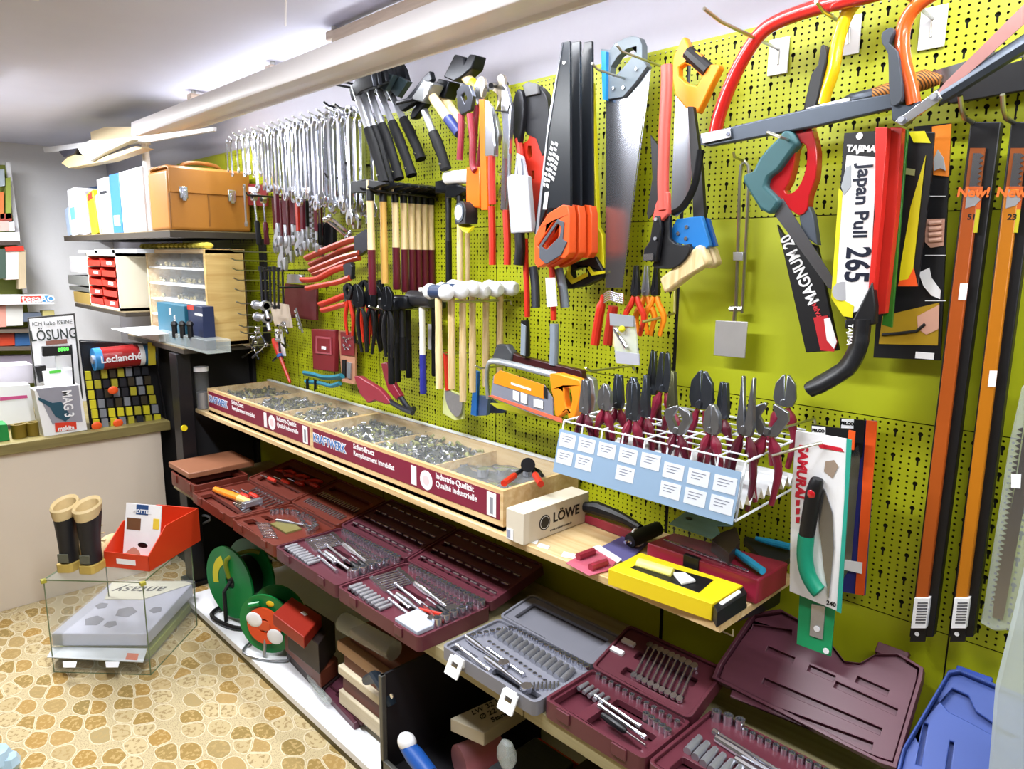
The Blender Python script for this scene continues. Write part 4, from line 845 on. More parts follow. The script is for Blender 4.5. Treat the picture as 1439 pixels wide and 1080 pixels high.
# red / green blade packets right behind
def packet(name, label, pts, y, th, m, cat='packet', bevel=.001):
    o = slab([trace(pts, y)], y, th, name, m, origin=P(*pts[0], y=y), bevel=bevel); return tag(o, label, cat)
packet('blade_packet', 'flat red blade packet directly right of the big white and black saw pack', [(1233, 180), (1250, 180), (1241, 300), (1228, 440), (1220, 443), (1232, 300)], -.125, .02, paint('#c8261f', .35))
packet('blade_packet', 'second red blade packet beside the first red one', [(1253, 180), (1270, 180), (1262, 300), (1246, 440), (1233, 442), (1246, 300)], -.10, .02, paint('#c22a20', .35))
packet('blade_packet', 'green-edged blade packet behind the two red ones', [(1272, 182), (1277, 182), (1262, 360), (1254, 460), (1240, 456), (1258, 320)], -.085, .008, paint('#2f6e22', .4))
t = thing('blade_card', 'black blade card with a yellow sticker and a long yellow blade', 'blade card', P(1290, 250, y=-.07)); og = t.location.copy()
slab([trace([(1277, 184), (1314, 186), (1308, 260), (1290, 402), (1262, 402), (1266, 330)], -.07)], -.07, .006, 'card', MBLK, t, og, bevel=.001)
slab([trace([(1277, 185), (1299, 184), (1308, 201), (1284, 200)], -.0745)], -.0745, .002, 'sticker', YLW, t, og)
slab([trace([(1301, 218), (1296, 260), (1283, 380), (1276, 392), (1264, 394), (1266, 372), (1280, 290)], -.0745)], -.0745, .002, 'yellow_blade', paint('#cdbf14', .4), t, og)
slab([trace([(1264, 394), (1276, 392), (1284, 376), (1290, 402), (1262, 402)], -.0755)], -.0755, .001, 'orange_foot', ORG, t, og)
slab([trace([(1273, 236), (1286, 238), (1285, 247), (1272, 245)], -.0745)], -.0745, .002, 'price_sticker', paint('#8f9060'), t, og)
# large black display card with photos
t = thing('tool_card', 'tall black sales card with small pictures of hands using a clamp light', 'sales card', P(1290, 340, y=-.04)); og = t.location.copy()
slab([trace([(1285, 178), (1337, 173), (1322, 506), (1228, 502), (1234, 420), (1270, 300)], -.04)], -.04, .006, 'card', MBLK, t, og)
slab([trace([(1310, 178), (1337, 174), (1333, 248), (1312, 246)], -.044)], -.044, .003, 'orange_field', paint('#d97a22'), t, og)
SK = paint('#c99a86'); GYP = paint('#9c9ea0')
b = slab([trace([(1313, 240), (1312, 225), (1318, 210), (1326, 222), (1329, 240), (1322, 236)], -.047)], -.047, .003, 'picture_clamp', GYP, t, og)
slab([trace([(1301, 308), (1328, 307), (1326, 345), (1308, 348), (1300, 340)], -.0445)], -.0445, .002, 'picture_hand', SK, t, og)
b = MB()
for i in range(4):
    b.tube([P(1306, 314+i*8, y=-.047), P(1324, 312+i*8, y=-.047)], .004, n=8)
b.build('picture_fingers', paint('#d8ab98'), t, og)
slab([trace([(1291, 383), (1306, 376), (1309, 390), (1322, 408), (1321, 420), (1309, 415), (1298, 402)], -.0445)], -.0445, .002, 'picture_lamp', WLAB, t, og)
slab([trace([(1240, 444), (1320, 425), (1318, 485), (1235, 483)], -.0437)], -.0437, .001, 'picture_field', paint('#a8861c'), t, og)
slab([trace([(1289, 444), (1320, 428), (1319, 462), (1302, 470), (1290, 462)], -.0445)], -.0445, .002, 'picture_hand', SK, t, og)
MB().tube([P(1240, 470, y=-.046), P(1265, 468, y=-.046), P(1288, 465, y=-.046), P(1300, 455, y=-.046)], .003).build('picture_cable', MBLK, t, og)
slab([trace([(1287, 494), (1313, 496), (1312, 505), (1286, 503)], -.0445)], -.0445, .002, 'price_sticker', WLAB, t, og)
for y_ in (275, 358, 422): slab([trace([(1300, y_), (1329, y_), (1329, y_+1), (1300, y_+1)], -.0445)], -.0445, .001, 'rule_line', WLAB, t, og)
# ------------------------------------------------------------------ orange tubes with bow saw blades
def saw_tube(label, tx, bx, y, oc, n):
    tp, bt = (tx, 172), (bx, 892); T0 = P(tx, 172, y=y)
    t = thing('saw_blade_pack', label, 'blade pack', T0); g0 = T0.copy()
    def at_(f, dx): return (tx+(bx-tx)*f+dx*(1-.22*f), 172+720*f)
    def q(f0, f1, d0, d1): return [at_(f0, d0), at_(f0, d1), at_(f1, d1), at_(f1, d0)]
    slab([trace(q(0, 1, -1, 42), y+.008)], y+.008, .022, 'black_card', MBLK, t, g0, bevel=.002)
    slab([trace(q(.13, .95, 0, 22), y-.006)], y-.006, .012, 'orange_field', mat('orange_card_'+str(n), oc, .4, scale=10, var=.05), t, g0, bevel=.002)
    slab([trace(q(.05, .125, 1, 23), y-.006)], y-.006, .004, 'clear_window', mat('orange_window_'+str(n), '#8a4a24', .3), t, g0)
    b = MB(); b.loops([trace(q(.06, .13, 6, 16), y-.009)], XZ, y-.0095, y-.0085); teeth(b, at_(.06, 16), at_(.13, 16), y-.009, 7, .006, side=-1); b.build('blade_tip', SAWBL, t, g0, smooth=0)
    slab([trace(q(.125, .17, 1, 26), y-.010)], y-.010, .003, 'picture_orange', paint('#c25a20'), t, g0)
    slab([trace(q(.17, .215, 1, 26), y-.010)], y-.010, .003, 'picture_green', paint('#b8b020'), t, g0)
    slab([trace([at_(.128, 3), at_(.15, 25), at_(.162, 18), at_(.168, 4)], y-.0122)], y-.0122, .001, 'logo_swoosh', paint('#8f8f92'), t, g0)
    A = P(*at_(.14, 3), y=y-.013); B = P(*at_(.14, 25), y=y-.013)
    text('New!', .022, paint('#e4702a'), t, T(-g0) @ frame(P(*at_(.137, 13), y=y-.013), B-A, (0, 0, 1)), bold=.0008)
    text(('51', '23')[n], .013, MBLK, t, T(-g0) @ frame(P(*at_(.185, 15), y=y-.0118), B-A, (0, 0, 1)), bold=.0005)
    slab([trace(q(.925, .985, -1, 26), y-.008)], y-.008, .014, 'barcode_wrap', WLAB, t, g0, bevel=.001)
    b = MB()
    for k in range(8): f0 = .936+k*.0055; b.loops([trace(q(f0, f0+.0028, 4, 22), y-.0155)], XZ, y-.0158, y-.0152)
    o = b.build('barcode', paint('#55565c'), t, g0, smooth=0); o['kind'] = 'stuff'
    c = P(*at_(.997, 10), y=y-.004); slab([trace(q(.98, 1.012, -1, 26), y-.003)], y-.003, .004, 'end_flap', MBLK, t, g0)
    MB().cyl(c, c+Vector((0, -.003, 0)), .004).build('eyelet', WLAB, t, g0)
    sx_ = (.0, .0); f = (.33, .62)[n]; d_ = (2, 6)[n]
    f = (.33, .5)[n]; slab([trace(q(f-.016, f+.016, 10+d_*0, 22), y-.0125)], y-.0125, .001, 'price_sticker', WLAB, t, g0)
    p0 = P(tx+10, 168, y=-.004); tag(MB().tube([(0, 0, 0), (0, -.05, 0), (0, -.075, .012), (0, -.09, .03)], .004).build('hook', ZINC, t, None), 'bent zinc hook'); 
    return t
saw_tube('long orange and black bow saw blade pack numbered 51, left one of the two', 1367, 1281, -.05, '#a04a12', 0)
saw_tube('long orange and black bow saw blade pack numbered 23, right one of the two', 1424, 1337, -.05, '#b06a0c', 1)
# frosted plastic pack with a long saw blade
FROST = mat('frosted_plastic', '#c9d2cf', .35, alpha=.32, scale=30); FROST2 = mat('frosted_film', '#c4d0d2', .4, alpha=.55, scale=20)
t = thing('frosted_pack', 'frosted plastic pack with a long grey saw blade at the right edge of the wall', 'blade pack', P(1400, 870, y=-.06)); og = t.location.copy()
slab([trace([(1438, 540), (1470, 540), (1440, 882), (1400, 884), (1379, 872), (1384, 850), (1420, 620)], -.05)], -.05, .02, 'film', FROST, t, og, bevel=.004)
b = MB(); b.loops([trace([(1450, 560), (1470, 560), (1413, 866), (1398, 862), (1402, 830), (1432, 670)], -.045)], XZ, -.0635, -.0625); teeth(b, (1438, 600), (1400, 850), -.063, 34, .008, side=1); b.build('blade', SAWBL, t, og, smooth=0)
slab([trace([(1421, 666), (1435, 666), (1434, 686), (1421, 685)], -.064)], -.064, .001, 'price_sticker', WLAB, t, og)
t = MB(); 
o = slab([trace([(1470, 640), (1600, 640), (1600, 1250), (1385, 1150), (1400, 960), (1425, 860), (1448, 760)], -.25)], -.25, .03, 'frosted_bag', FROST2, origin=P(1430, 950, y=-.25), bevel=.01); tag(o, 'large milky plastic bag hanging at the lower right edge', 'bag')
# ------------------------------------------------------------------ FELCO packs, SAMURAI pack, green card
t = thing('blade_card', 'rear blue and orange FELCO saw blade card with a silver toothed blade', 'blade card', P(1200, 700, y=-.03)); og = t.location.copy()
slab([trace([(1182, 588), (1232, 591), (1216, 836), (1180, 830)], -.03)], -.03, .004, 'card', paint('#2d2f7a', .4), t, og)
slab([trace([(1218, 590), (1233, 592), (1214, 836), (1202, 834)], -.034)], -.034, .003, 'orange_strip', ORG, t, og)
slab([trace([(1181, 587), (1216, 590), (1212, 640), (1200, 660), (1180, 660)], -.034)], -.034, .003, 'black_header', MBLK, t, og)
slab([trace([(1205, 625), (1209, 640), (1196, 795), (1186, 812), (1181, 810), (1190, 650)], -.037)], -.037, .002, 'blade', SAWBL, t, og)
xr = (P(1205, 594, y=-.036)-P(1184, 592, y=-.036)).normalized()
slab([trace([(1183, 588), (1200, 589), (1199, 602), (1182, 601)], -.0362)], -.0362, .0008, 'logo', WLAB, t, og)
text('FELCO', .0085, MBLK, t, T(-og) @ frame(P(1191, 595, y=-.0368), xr, (0, 0, 1)), bold=.0006)
slab([trace([(1186, 786), (1212, 790), (1211, 806), (1186, 800)], -.039)], -.039, .001, 'price_sticker', WLAB, t, og)
t = thing('blade_card', 'FELCO card with orange corner tucked right behind the white pack with red lettering', 'blade card', P(1160, 610, y=-.07)); og = t.location.copy()
slab([trace([(1141, 596), (1194, 603), (1192, 650), (1141, 650)], -.07)], -.07, .004, 'card', MBLK, t, og)
slab([trace([(1193, 604), (1202, 606), (1200, 632), (1191, 630)], -.072)], -.072, .004, 'orange_corner', ORG, t, og)
slab([trace([(1141, 598), (1160, 600), (1160, 612), (1141, 610)], -.0726)], -.0726, .0008, 'logo', WLAB, t, og)
text('FELCO', .0085, MBLK, t, T(-og) @ frame(P(1150, 605, y=-.0732), xr, (0, 0, 1)), bold=.0006)
t = thing('saw_pack', 'white SAMURAI blister pack with a curved green handled folding saw', 'saw pack', P(1150, 740, y=-.16)); og = t.location.copy()
y = -.16
slab([trace([(1119, 604), (1195, 617), (1180, 859), (1110, 830), (1112, 700)], y)], y, .004, 'card', WLAB, t, og, bevel=.001)
slab([trace([(1190, 616), (1197, 618), (1182, 861), (1176, 858), (1187, 700)], y-.003)], y-.003, .003, 'teal_edge', paint('#2a9d8c'), t, og)
slab([trace([(1146, 670), (1150, 690), (1152, 740), (1158, 800), (1165, 840), (1172, 770), (1170, 720), (1160, 690)], y-.004)], y-.004, .003, 'blade', SAWBL, t, og)
MB().tube(smoothpath([P(a, b, y=y-.012) for a, b in ((1149, 672), (1143, 695), (1137, 730), (1133, 755))], 4), [.010, .0125, .0135, .0145, .015, .015, .015, .015, .015, .015, .015, .0145, .014], n=12).build('handle_top', MBLK, t, og)
MB().tube(smoothpath([P(a, b, y=y-.012) for a, b in ((1133, 752), (1131, 780), (1135, 805), (1145, 824), (1152, 832))], 4), [.0155]*16+[.011], n=12).build('handle_grip', paint('#0f8a6c', .45), t, og)
MB().ball(P(1140, 694, y=y-.024), (.008, .004, .01)).build('red_button', REDG, t, og)
rd = paint('#c22034'); dn2 = (P(1123, 700, y=y)-P(1129, 615, y=y)).normalized(); u2 = Vector((-dn2.z, 0, dn2.x)); u2 = u2 if u2.x > 0 else -u2
text('SAMURAI', .026, rd, t, T(-og) @ frame(P(1126, 663, y=y-.0026), dn2, u2), bold=.0012, sx=1.0)
xr = (P(1185, 632, y=y)-P(1150, 626, y=y)).normalized()
slab([trace([(1148, 622), (1182, 629), (1186, 635), (1152, 629)], y-.003)], y-.003, .001, 'red_band', rd, t, og)
slab([trace([(1160, 648), (1172, 646), (1178, 655), (1170, 672), (1158, 662)], y-.003)], y-.003, .001, 'leaf_picture', paint('#9a8878'), t, og)
for k in range(4): slab([trace([(1119+k*0, 690+k*12), (1124, 690+k*12), (1123, 698+k*12), (1118, 698+k*12)], y-.003)], y-.003, .001, 'red_mark', rd, t, og)
text('240', .012, MBLK, t, T(-og) @ frame(P(1168, 848, y=y-.0026), xr, (0, 0, 1)), bold=.0004)
hook(P(1145, 615, y=0).x, P(1160, 622, y=-.16).z+.01, .2, 'wire hook carrying the white pack with red lettering', None)
tag(MB().tube([P(1085, 640, y=-.22), P(1120, 630, y=-.2), P(1155, 622, y=-.17)], .003).build('peg_hook', ZINC, origin=P(1085, 640, y=-.22)), 'bent wire hook end in front of the pliers rack corner', 'hook')
t = thing('saw_card', 'green saw card with a grey blade hanging below the white pack with red lettering', 'saw card', P(1150, 880, y=-.14)); og = t.location.copy()
slab([trace([(1124, 836), (1174, 850), (1168, 922), (1120, 904)], -.14)], -.14, .003, 'card', paint('#12905a', .45), t, og)
slab([trace([(1141, 848), (1160, 852), (1156, 898), (1138, 892)], -.143)], -.143, .003, 'blade', STEEL, t, og)
for q, rr in (((1148, 883), .006), ((1161, 914), .006)):
    c = P(*q, y=-.1452); MB().cyl(c, c+Vector((0, -.002, 0)), rr, n=14).build('eyelet', WLAB, t, og)
# ------------------------------------------------------------------ middle of the wall: pump pliers, bolt cutters, cleavers, axes, packs
# big maroon adjustable pliers with orange packs
t = thing('pump_pliers', 'long dark red pump pliers hung by the jaws left of the white cleaver sleeves', 'pliers', P(655, 130, y=-.15)); og = t.location.copy(); y = -.15
slab([trace([(644, 128), (652, 118), (662, 120), (667, 135), (664, 155), (650, 162), (645, 150)], y), list(reversed(trace([(650, 135), (655, 130), (659, 138), (655, 146)], y)))], y, .014, 'head', DSTEEL, t, og, bevel=.002)
for pts in ([(648, 160), (648, 185), (646, 225)], [(660, 160), (664, 195), (664, 230), (668, 240)]): MB().tube(tpath(pts, y), .0095, n=10).build('handle', MARL, t, og)
t = thing('pump_pliers', 'dark red pump pliers in an open orange sleeve behind the longest jaws', 'pliers', P(672, 110, y=-.12)); og = t.location.copy(); y = -.12
slab([trace([(668, 120), (676, 108), (684, 112), (686, 130), (680, 145), (672, 148)], y)], y, .014, 'head', CHROME, t, og, bevel=.002)
for pts in ([(670, 148), (666, 200), (664, 240)], [(680, 148), (677, 200), (672, 240)]): MB().tube(tpath(pts, y), .009, n=10).build('handle', MARL, t, og)
ORT = mat('orange_clear_sleeve', '#f0701c', .3, scale=10, var=.06)
slab([trace([(660, 235), (680, 235), (680, 293), (660, 291)], y-.012)], y-.012, .03, 'orange_sleeve', ORT, t, og, bevel=.005)
tag(slab([trace([(675, 140), (682, 140), (687, 295), (678, 295)], -.15)], -.15, .01, 'ruler', ORT, origin=P(678, 200, y=-.15), bevel=.001), 'narrow orange scale strip hanging beside the orange sleeve', 'ruler')
# long pump pliers with red handles
def pump(label, head, arm, grips, y):
    t = thing('pump_pliers', label, 'pliers', P(*head[0], y=y)); og = t.location.copy()
    slab([trace(head, y, 2)], y, .014, 'jaw', mat('polished_jaw', '#c9bfae', .25, metal=.9), t, og, bevel=.002)
    for i, a in enumerate(arm): slab([trace(a, y+.004*i)], y+.004*i, .016, 'arm', CHROME if i == 0 else STEEL, t, og, bevel=.003)
    for g_ in grips: MB().tube(tpath(g_, y), .0125, n=10, ry=.010).build('grip', REDP, t, og)
    return t
pump('big chrome pump pliers with two long red grips, jaws up, left of the white sleeve', [(700, 110), (706, 104), (710, 110), (710, 125), (705, 145), (699, 156), (702, 135), (694, 128), (698, 124), (703, 118)], [[(709, 115), (714, 125), (720, 150), (719, 180), (716, 240), (714, 296), (706, 296), (708, 230), (709, 180), (706, 150)], [(690, 150), (698, 165), (704, 190), (700, 205), (692, 190), (684, 160)]], [[(711, 296), (713, 340), (713, 372)], [(691, 290), (692, 340), (692, 372)]], -.15)
pump('chrome pump pliers with a short red grip, left neighbour of the big pair', [(675, 112), (680, 108), (683, 118), (682, 130), (678, 138)], [[(684, 140), (692, 150), (698, 200), (698, 220), (684, 220), (684, 180)]], [[(691, 220), (691, 255), (692, 287)]], -.19)
c = P(690, 120, y=-.2); tag(MB().tube([c, P(712, 118, y=-.02)], .007).build('prong_hook', MBLKM, origin=c), 'thick black prong through the jaws of the chrome pump pliers', 'hook')
tag(MB().tube([P(694, 155, y=-.17), P(714, 157, y=-.17), P(716, 148, y=-.17)], .002).build('wire_clip', MBLKM, origin=P(694, 155, y=-.17)), 'thin black wire clip across the chrome pliers', 'clip')
# wire bundle behind
o = MB(); random.seed(2)
for i in range(7):
    a = P(705+random.uniform(-2, 2), 235+i*6, y=-.1); o.tube([a+Vector((random.uniform(-.012, .012), random.uniform(-.01, .01), random.uniform(-.012, .012))) for _ in range(5)], .0022, n=6)
tag(o.build('wire_bundle', ZINC, origin=P(705, 250, y=-.1)), 'tangle of zinc wire hooks between the red grips', 'wire'); o = None
# tape measure
t = thing('tape_measure', 'black and yellow tape measure clipped on the wall under the hammer row', 'tape measure', P(655, 300, y=-.15), (0, 0, math.radians(-12)))
MB().loops([arc(0, 0, .034, -20, 200, 12)+[(-.03, -.03), (.034, -.03)]], XZ, -.02, .02).build('case', MBLK, t, bevel=.004)
MB().cyl((-.004, -.024, .002), (-.004, -.02, .002), .021, n=20).build('label_disc', WLAB, t, bevel=.001); MB().cyl((-.004, -.022, .002), (-.004, -.0195, .002), .027, n=24).build('grey_ring', paint('#4f5a68'), t)
MB().tube([(-.05, 0, .012), (-.03, 0, -.022), (.0, 0, -.04), (.03, 0, -.046)], .004, n=8, ry=.014).build('yellow_edge', YLW if 'YLW' in globals() else paint('#d8cf1c'), t)
# white cleaver-like sleeve with black handle, coming down
t = thing('sleeved_shears', 'wide pair of shears in a white foam sleeve with one black grip below', 'shears', P(735, 300, y=-.15)); og = t.location.copy(); y = -.15
slab([trace([(722, 245), (744, 247), (751, 326), (721, 328), (715, 250)], y)], y, .018, 'foam_sleeve', mat('white_foam_sleeve', '#b4b5bc', .8, scale=200, var=.1, bump=.2), t, og, bevel=.003)
slab([trace([(727, 215), (736, 220), (742, 250), (724, 248)], y+.012)], y+.012, .006, 'clear_film', FROSTX if 'FROSTX' in globals() else paint('#b9bcc6', .3), t, og)
MB().tube([P(729, 222, y=y), P(731, 250, y=y)], .007).build('shaft', CHROME, t, og)
MB().tube(tpath([(730, 328), (731, 350), (729, 372)], y), .014, n=12).build('grip', MBLK, t, og)
# red bolt cutters/cable shears with black jaws
t = thing('bolt_cutter', 'orange-red cable cutter with large black curved jaws beside the black saw sleeves', 'cutter', P(750, 160, y=-.1)); og = t.location.copy(); y = -.1
slab([trace([(735, 150), (738, 130), (748, 120), (758, 120), (770, 132), (775, 155), (774, 200), (766, 220), (757, 195), (745, 190), (738, 175)], y, 2)], y, .024, 'jaw', mat('black_jaw', '#222226', .35, metal=.4), t, og, bevel=.004)
slab([trace([(724, 140), (730, 126), (736, 130), (738, 160), (733, 200), (726, 200), (721, 170)], y-.02, 2)], y-.02, .016, 'jaw', mat('black_jaw2', '#2a2a2e', .35, metal=.5), t, og, bevel=.003)
slab([trace([(736, 120), (744, 115), (756, 118), (758, 132), (740, 136)], y-.016, 1)], y-.016, .01, 'cover', paint('#5a5a5c', .4), t, og, bevel=.002)
slab([trace([(733, 205), (745, 198), (752, 180), (760, 182), (767, 200), (770, 240), (765, 300), (760, 330), (752, 300), (750, 265), (742, 240)], y), list(reversed(trace([(745, 205), (750, 205), (751, 220), (747, 224), (744, 215)], y))), list(reversed(trace([(750, 240), (754, 240), (754, 252), (750, 252)], y)))], y, .018, 'red_arm', REDP, t, og, bevel=.003)
MB().tube(tpath([(728, 195), (731, 212), (733, 235)], y-.02), .010).build('red_arm', REDP, t, og)
# loppers (red tubes with grey grips) below
def lopper(label, red, grip, fork, y, gm, fm):
    t = thing('lopper', label, 'lopper', P(*red[0], y=y)); og = t.location.copy()
    MB().tube(tpath(red, y), .0115, n=12, ry=.008).build('red_tube', REDP, t, og)
    MB().tube(tpath(grip, y-.004), .0155, n=12, ry=.012).build('grip', gm, t, og)
    MB().tube(tpath(fork, y+.02), .0145, n=12, ry=.012).build('rear_grip', fm, t, og)
    return t
GG = mat('grey_rubber_grip', '#7d8894', .5, scale=80)
lopper('lopper with red tube and black and grey grips under the white sleeve', [(738, 335), (739, 375), (740, 400), (741, 445)], [(738, 450), (739, 475), (739, 500)], [(749, 375), (752, 400), (753, 432)], -.13, MBLK, mat('dark_grip', '#3a3f48', .5))
t = lopper('lopper with red tube, white label and light grey grips under the orange saw handles', [(775, 375), (777, 400), (778, 450)], [(779, 455), (779, 485), (778, 512)], [(785, 378), (791, 405), (794, 432)], -.12, GG, GG)
og = t.location.copy(); slab([trace([(767, 390), (780, 390), (783, 430), (769, 431)], -.142)], -.142, .003, 'label', WLAB, t, og)
for q, m_ in (((742, 452, 506, 736), GG),): slab([trace([(733, 454), (739, 458), (738, 500), (732, 498)], -.147)], -.147, .004, 'grey_stripe', m_, bpy.data.objects['lopper'], bpy.data.objects['lopper'].location.copy(), bevel=.001)
# hooks + small shears on the wire bar
tag(MB().tube([P(903, 452, y=-.14), P(925, 447, y=-.1), P(948, 440, y=-.03), P(949, 400, y=-.01)], .0035).build('wire_bar', mat('brass_wire', '#a8a060', .4, metal=.8), origin=P(903, 452, y=-.14)), 'bent brass-coloured wire bar holding the small shears', 'hook')
t = thing('pinking_shears', 'red handled cutter with a chrome wire spring left of the clear bag', 'cutter', P(845, 430, y=-.13)); og = t.location.copy(); y = -.13
MB().tube(tpath([(848, 415), (843, 440), (838, 470), (836, 484)], y), [.007]*3+[.0115]*13, n=10).build('handle', REDP, t, og); MB().tube(tpath([(862, 430), (858, 455), (854, 484)], y), .0125, n=10).build('handle', paint('#9e2415', .4), t, og)
b = MB()
for i in range(5): b.tube(tpath([(849, 413+i*3), (856, 409+i*3), (866, 412+i*3), (876, 414+i*3)], y-.004*i), .0022, n=6)
b.build('wire_spring', CHROME, t, og)
for cl, x0, lab in ((REDP, 893, 'small snips with black jaws and glossy red handles'), (ORG2, 908, 'orange handled snips right of the red handled ones'), (ORG2, 921, 'orange handled snips furthest right on the wire bar')):
    pliers(.15, 'long', cl, lab, P(x0, 412, y=-.12 if cl is REDP else -.09), hm=MBLKM if x0 != 908 else STEEL, spread=.02, flare=False, name='snips', rot=(0, 0, .1))
t = thing('clear_bag', 'clear plastic bag with grey header holding a small metal joint and yellow screw', 'bag', P(880, 470, y=-.15)); og = t.location.copy(); y = -.15
CLR = mat('clear_film', '#e6ecec', .15, alpha=.35); 
slab([trace([(861, 445), (892, 447), (898, 510), (866, 508)], y)], y, .006, 'film', CLR, t, og)
slab([trace([(857, 440), (891, 444), (891, 459), (858, 457)], y-.006)], y-.006, .004, 'header', paint('#8b8f96', .5), t, og)
slab([trace([(862, 461), (886, 461), (884, 488), (861, 487)], y+.006)], y+.006, .002, 'inner_card', paint('#c9b878'), t, og)
MB().tube([P(864, 462, y=y-.01), P(880, 489, y=y-.01)], .005).build('metal_joint', CHROME, t, og); MB().ball(P(874, 462, y=y-.01), .008).build('yellow_screw', YLW if 'YLW' in globals() else paint('#d8cf1c'), t, og)
slab([trace([(865, 493), (898, 497), (899, 513), (867, 510)], y-.004)], y-.004, .003, 'grey_card', paint('#a9aab4'), t, og)
# hacksaws on two prongs
y = -.17
t = thing('hack_saw', 'hacksaw with silver frame, orange grip and orange-grey printed card', 'saw', P(760, 530, y=y)); og = t.location.copy()
b = MB().tube(tpath([(686, 560), (684, 535), (686, 512), (694, 507), (720, 512), (760, 522), (782, 527)], y), .0095, n=10, ry=.006); b.build('frame', mat('silver_frame', '#a7adb5', .35, metal=.7), t, og)
slab([trace([(776, 524), (790, 524), (818, 532), (822, 540), (818, 565), (812, 588), (803, 590), (801, 576), (789, 586), (784, 584), (782, 560), (778, 545)], y), list(reversed(trace([(797, 543), (805, 545), (808, 560), (805, 575), (800, 572), (797, 558)], y)))], y, .024, 'grip', ORG2, t, og, bevel=.004)
slab([trace([(694, 528), (703, 520), (765, 541), (777, 560), (778, 590), (755, 583), (690, 558)], y-.012)], y-.012, .004, 'card', mat('grey_card_print', '#7b7f8e', .5), t, og)
slab([trace([(695, 527), (703, 520), (765, 541), (764, 560), (694, 538)], y-.0148)], y-.0148, .002, 'orange_print', ORG2, t, og)
slab([trace([(686, 556), (692, 555), (790, 588), (790, 594)], y-.0148)], y-.0148, .002, 'pink_strip', paint('#d86a50', .4), t, og)
slab([trace([(764, 543), (769, 545), (769, 560), (764, 558)], y-.0165)], y-.0165, .002, 'clamp_block', DSTEEL, t, og)
xr = (P(742, 553, y=y)-P(720, 545, y=y)).normalized(); 
for (a, b_, c, d) in ((721, 548, 729, 562), (732, 551, 741, 566), (750, 560, 763, 572)): slab([trace([(a, b_), (c, b_+3), (c, d+2), (a, d-1)], y-.0165)], y-.0165, .001, 'pictogram', WLAB, t, og)
slab([trace([(718, 537), (746, 546), (746, 549), (718, 540)], y-.0165)], y-.0165, .001, 'white_line', WLAB, t, og)
t = thing('hack_saw', 'second hacksaw behind with a dark frame and dark grey grip', 'saw', P(740, 510, y=-.12)); og = t.location.copy(); y = -.12
slab([trace([(697, 498), (703, 484), (714, 483), (722, 494), (735, 500), (820, 520), (822, 532), (780, 527), (730, 512)], y)], y, .022, 'frame', mat('dark_maroon_frame', '#3a1418', .35), t, og, bevel=.003)
slab([trace([(695, 503), (702, 483), (716, 484), (724, 496), (722, 510)], y-.005)], y-.005, .024, 'grip', mat('dark_grey_grip', '#43464c', .5), t, og, bevel=.004)
slab([trace([(690, 566), (715, 568), (790, 590), (790, 594), (700, 573)], -.1)], -.1, .01, 'yellow_edge', paint('#cfd032'), t, og)
t = thing('trowel_pack', 'small blue and grey tool wings hanging below the hacksaw and mallets', 'packet', P(675, 560, y=-.1)); og = t.location.copy()
slab([trace([(668, 520), (673, 522), (671, 584), (663, 582)], -.11)], -.11, .01, 'blue_edge', paint('#1c62a8'), t, og)
slab([trace([(674, 555), (688, 556), (686, 583), (672, 584)], -.1)], -.1, .014, 'blade', mat('grey_blue_blade', '#5a6f98', .35, metal=.4), t, og, bevel=.002)
slab([trace([(690, 560), (712, 576), (708, 580), (690, 580)], -.05)], -.05, .01, 'blade', paint('#1e2d4c', .4), t, og)
t = thing('putty_knife', 'rounded steel spatula in a yellow-edged pouch under the mallets', 'spatula', P(640, 560, y=-.1)); og = t.location.copy()
slab([trace([(625, 545), (652, 555), (652, 588), (640, 590), (623, 580)], -.09)], -.09, .006, 'pouch', paint('#c9ce8c', .4), t, og)
slab([trace([(626, 548), (640, 553), (650, 560), (648, 580), (641, 585), (632, 575), (627, 562)], -.1, 2)], -.1, .004, 'blade', STEEL, t, og)
MB().tube([P(626, 495, y=-.1), P(629, 548, y=-.1)], .008).build('handle', REDP, t, og)
tag(slab([trace([(823, 525), (836, 532), (840, 560), (836, 590), (826, 592), (820, 575)], -.1)], -.1, .02, 'trowel', STEEL, origin=P(830, 560, y=-.1), bevel=.003), 'grey steel trowel blade standing beside the rack', 'trowel')
for (a, b_), lab in (((668, 520), 'left'), ((838, 522), 'right')):
    p0 = P(a, b_, y=-.2 if lab == 'left' else -.16); hook(p0.x, p0.z, .2, 'zinc prong at the %s end of the hacksaws' % lab, None)
# blister packs low on the wall
MAR2 = paint('#7a1f26', .4)
t = thing('socket_blister', 'dark red blister pack hanging left of the silver bit pack', 'blister pack', P(455, 480, y=-.06)); og = t.location.copy()
slab([trace([(440, 462), (474, 463), (473, 522), (443, 518)], -.06)], -.06, .02, 'card', MAR2, t, og, bevel=.003)
slab([trace([(444, 472), (465, 474), (466, 498), (444, 496)], -.073)], -.073, .004, 'frame', paint('#a8505a'), t, og); slab([trace([(446, 475), (463, 476), (463, 495), (446, 493)], -.076)], -.076, .003, 'field', MAR2, t, og); slab([trace([(452, 486), (458, 487), (458, 491), (452, 490)], -.079)], -.079, .002, 'sticker', WLAB, t, og)
t = thing('bit_blister', 'blister pack with silver bits in the top window on a tan card', 'blister pack', P(490, 500, y=-.05)); og = t.location.copy()
slab([trace([(476, 464), (500, 466), (500, 540), (482, 536)], -.05)], -.05, .008, 'card', paint('#b98468', .5), t, og)
slab([trace([(479, 466), (499, 468), (498, 500), (480, 498)], -.056)], -.056, .004, 'dark_field', MAR2, t, og)
b = MB(); random.seed(9)
for i in range(14):
    c = P(482+random.uniform(0, 13), 474+random.uniform(0, 22), y=-.062); b.tube([c, c+Vector((random.uniform(-.015, .015), 0, random.uniform(-.01, .01)))], .003, n=6)
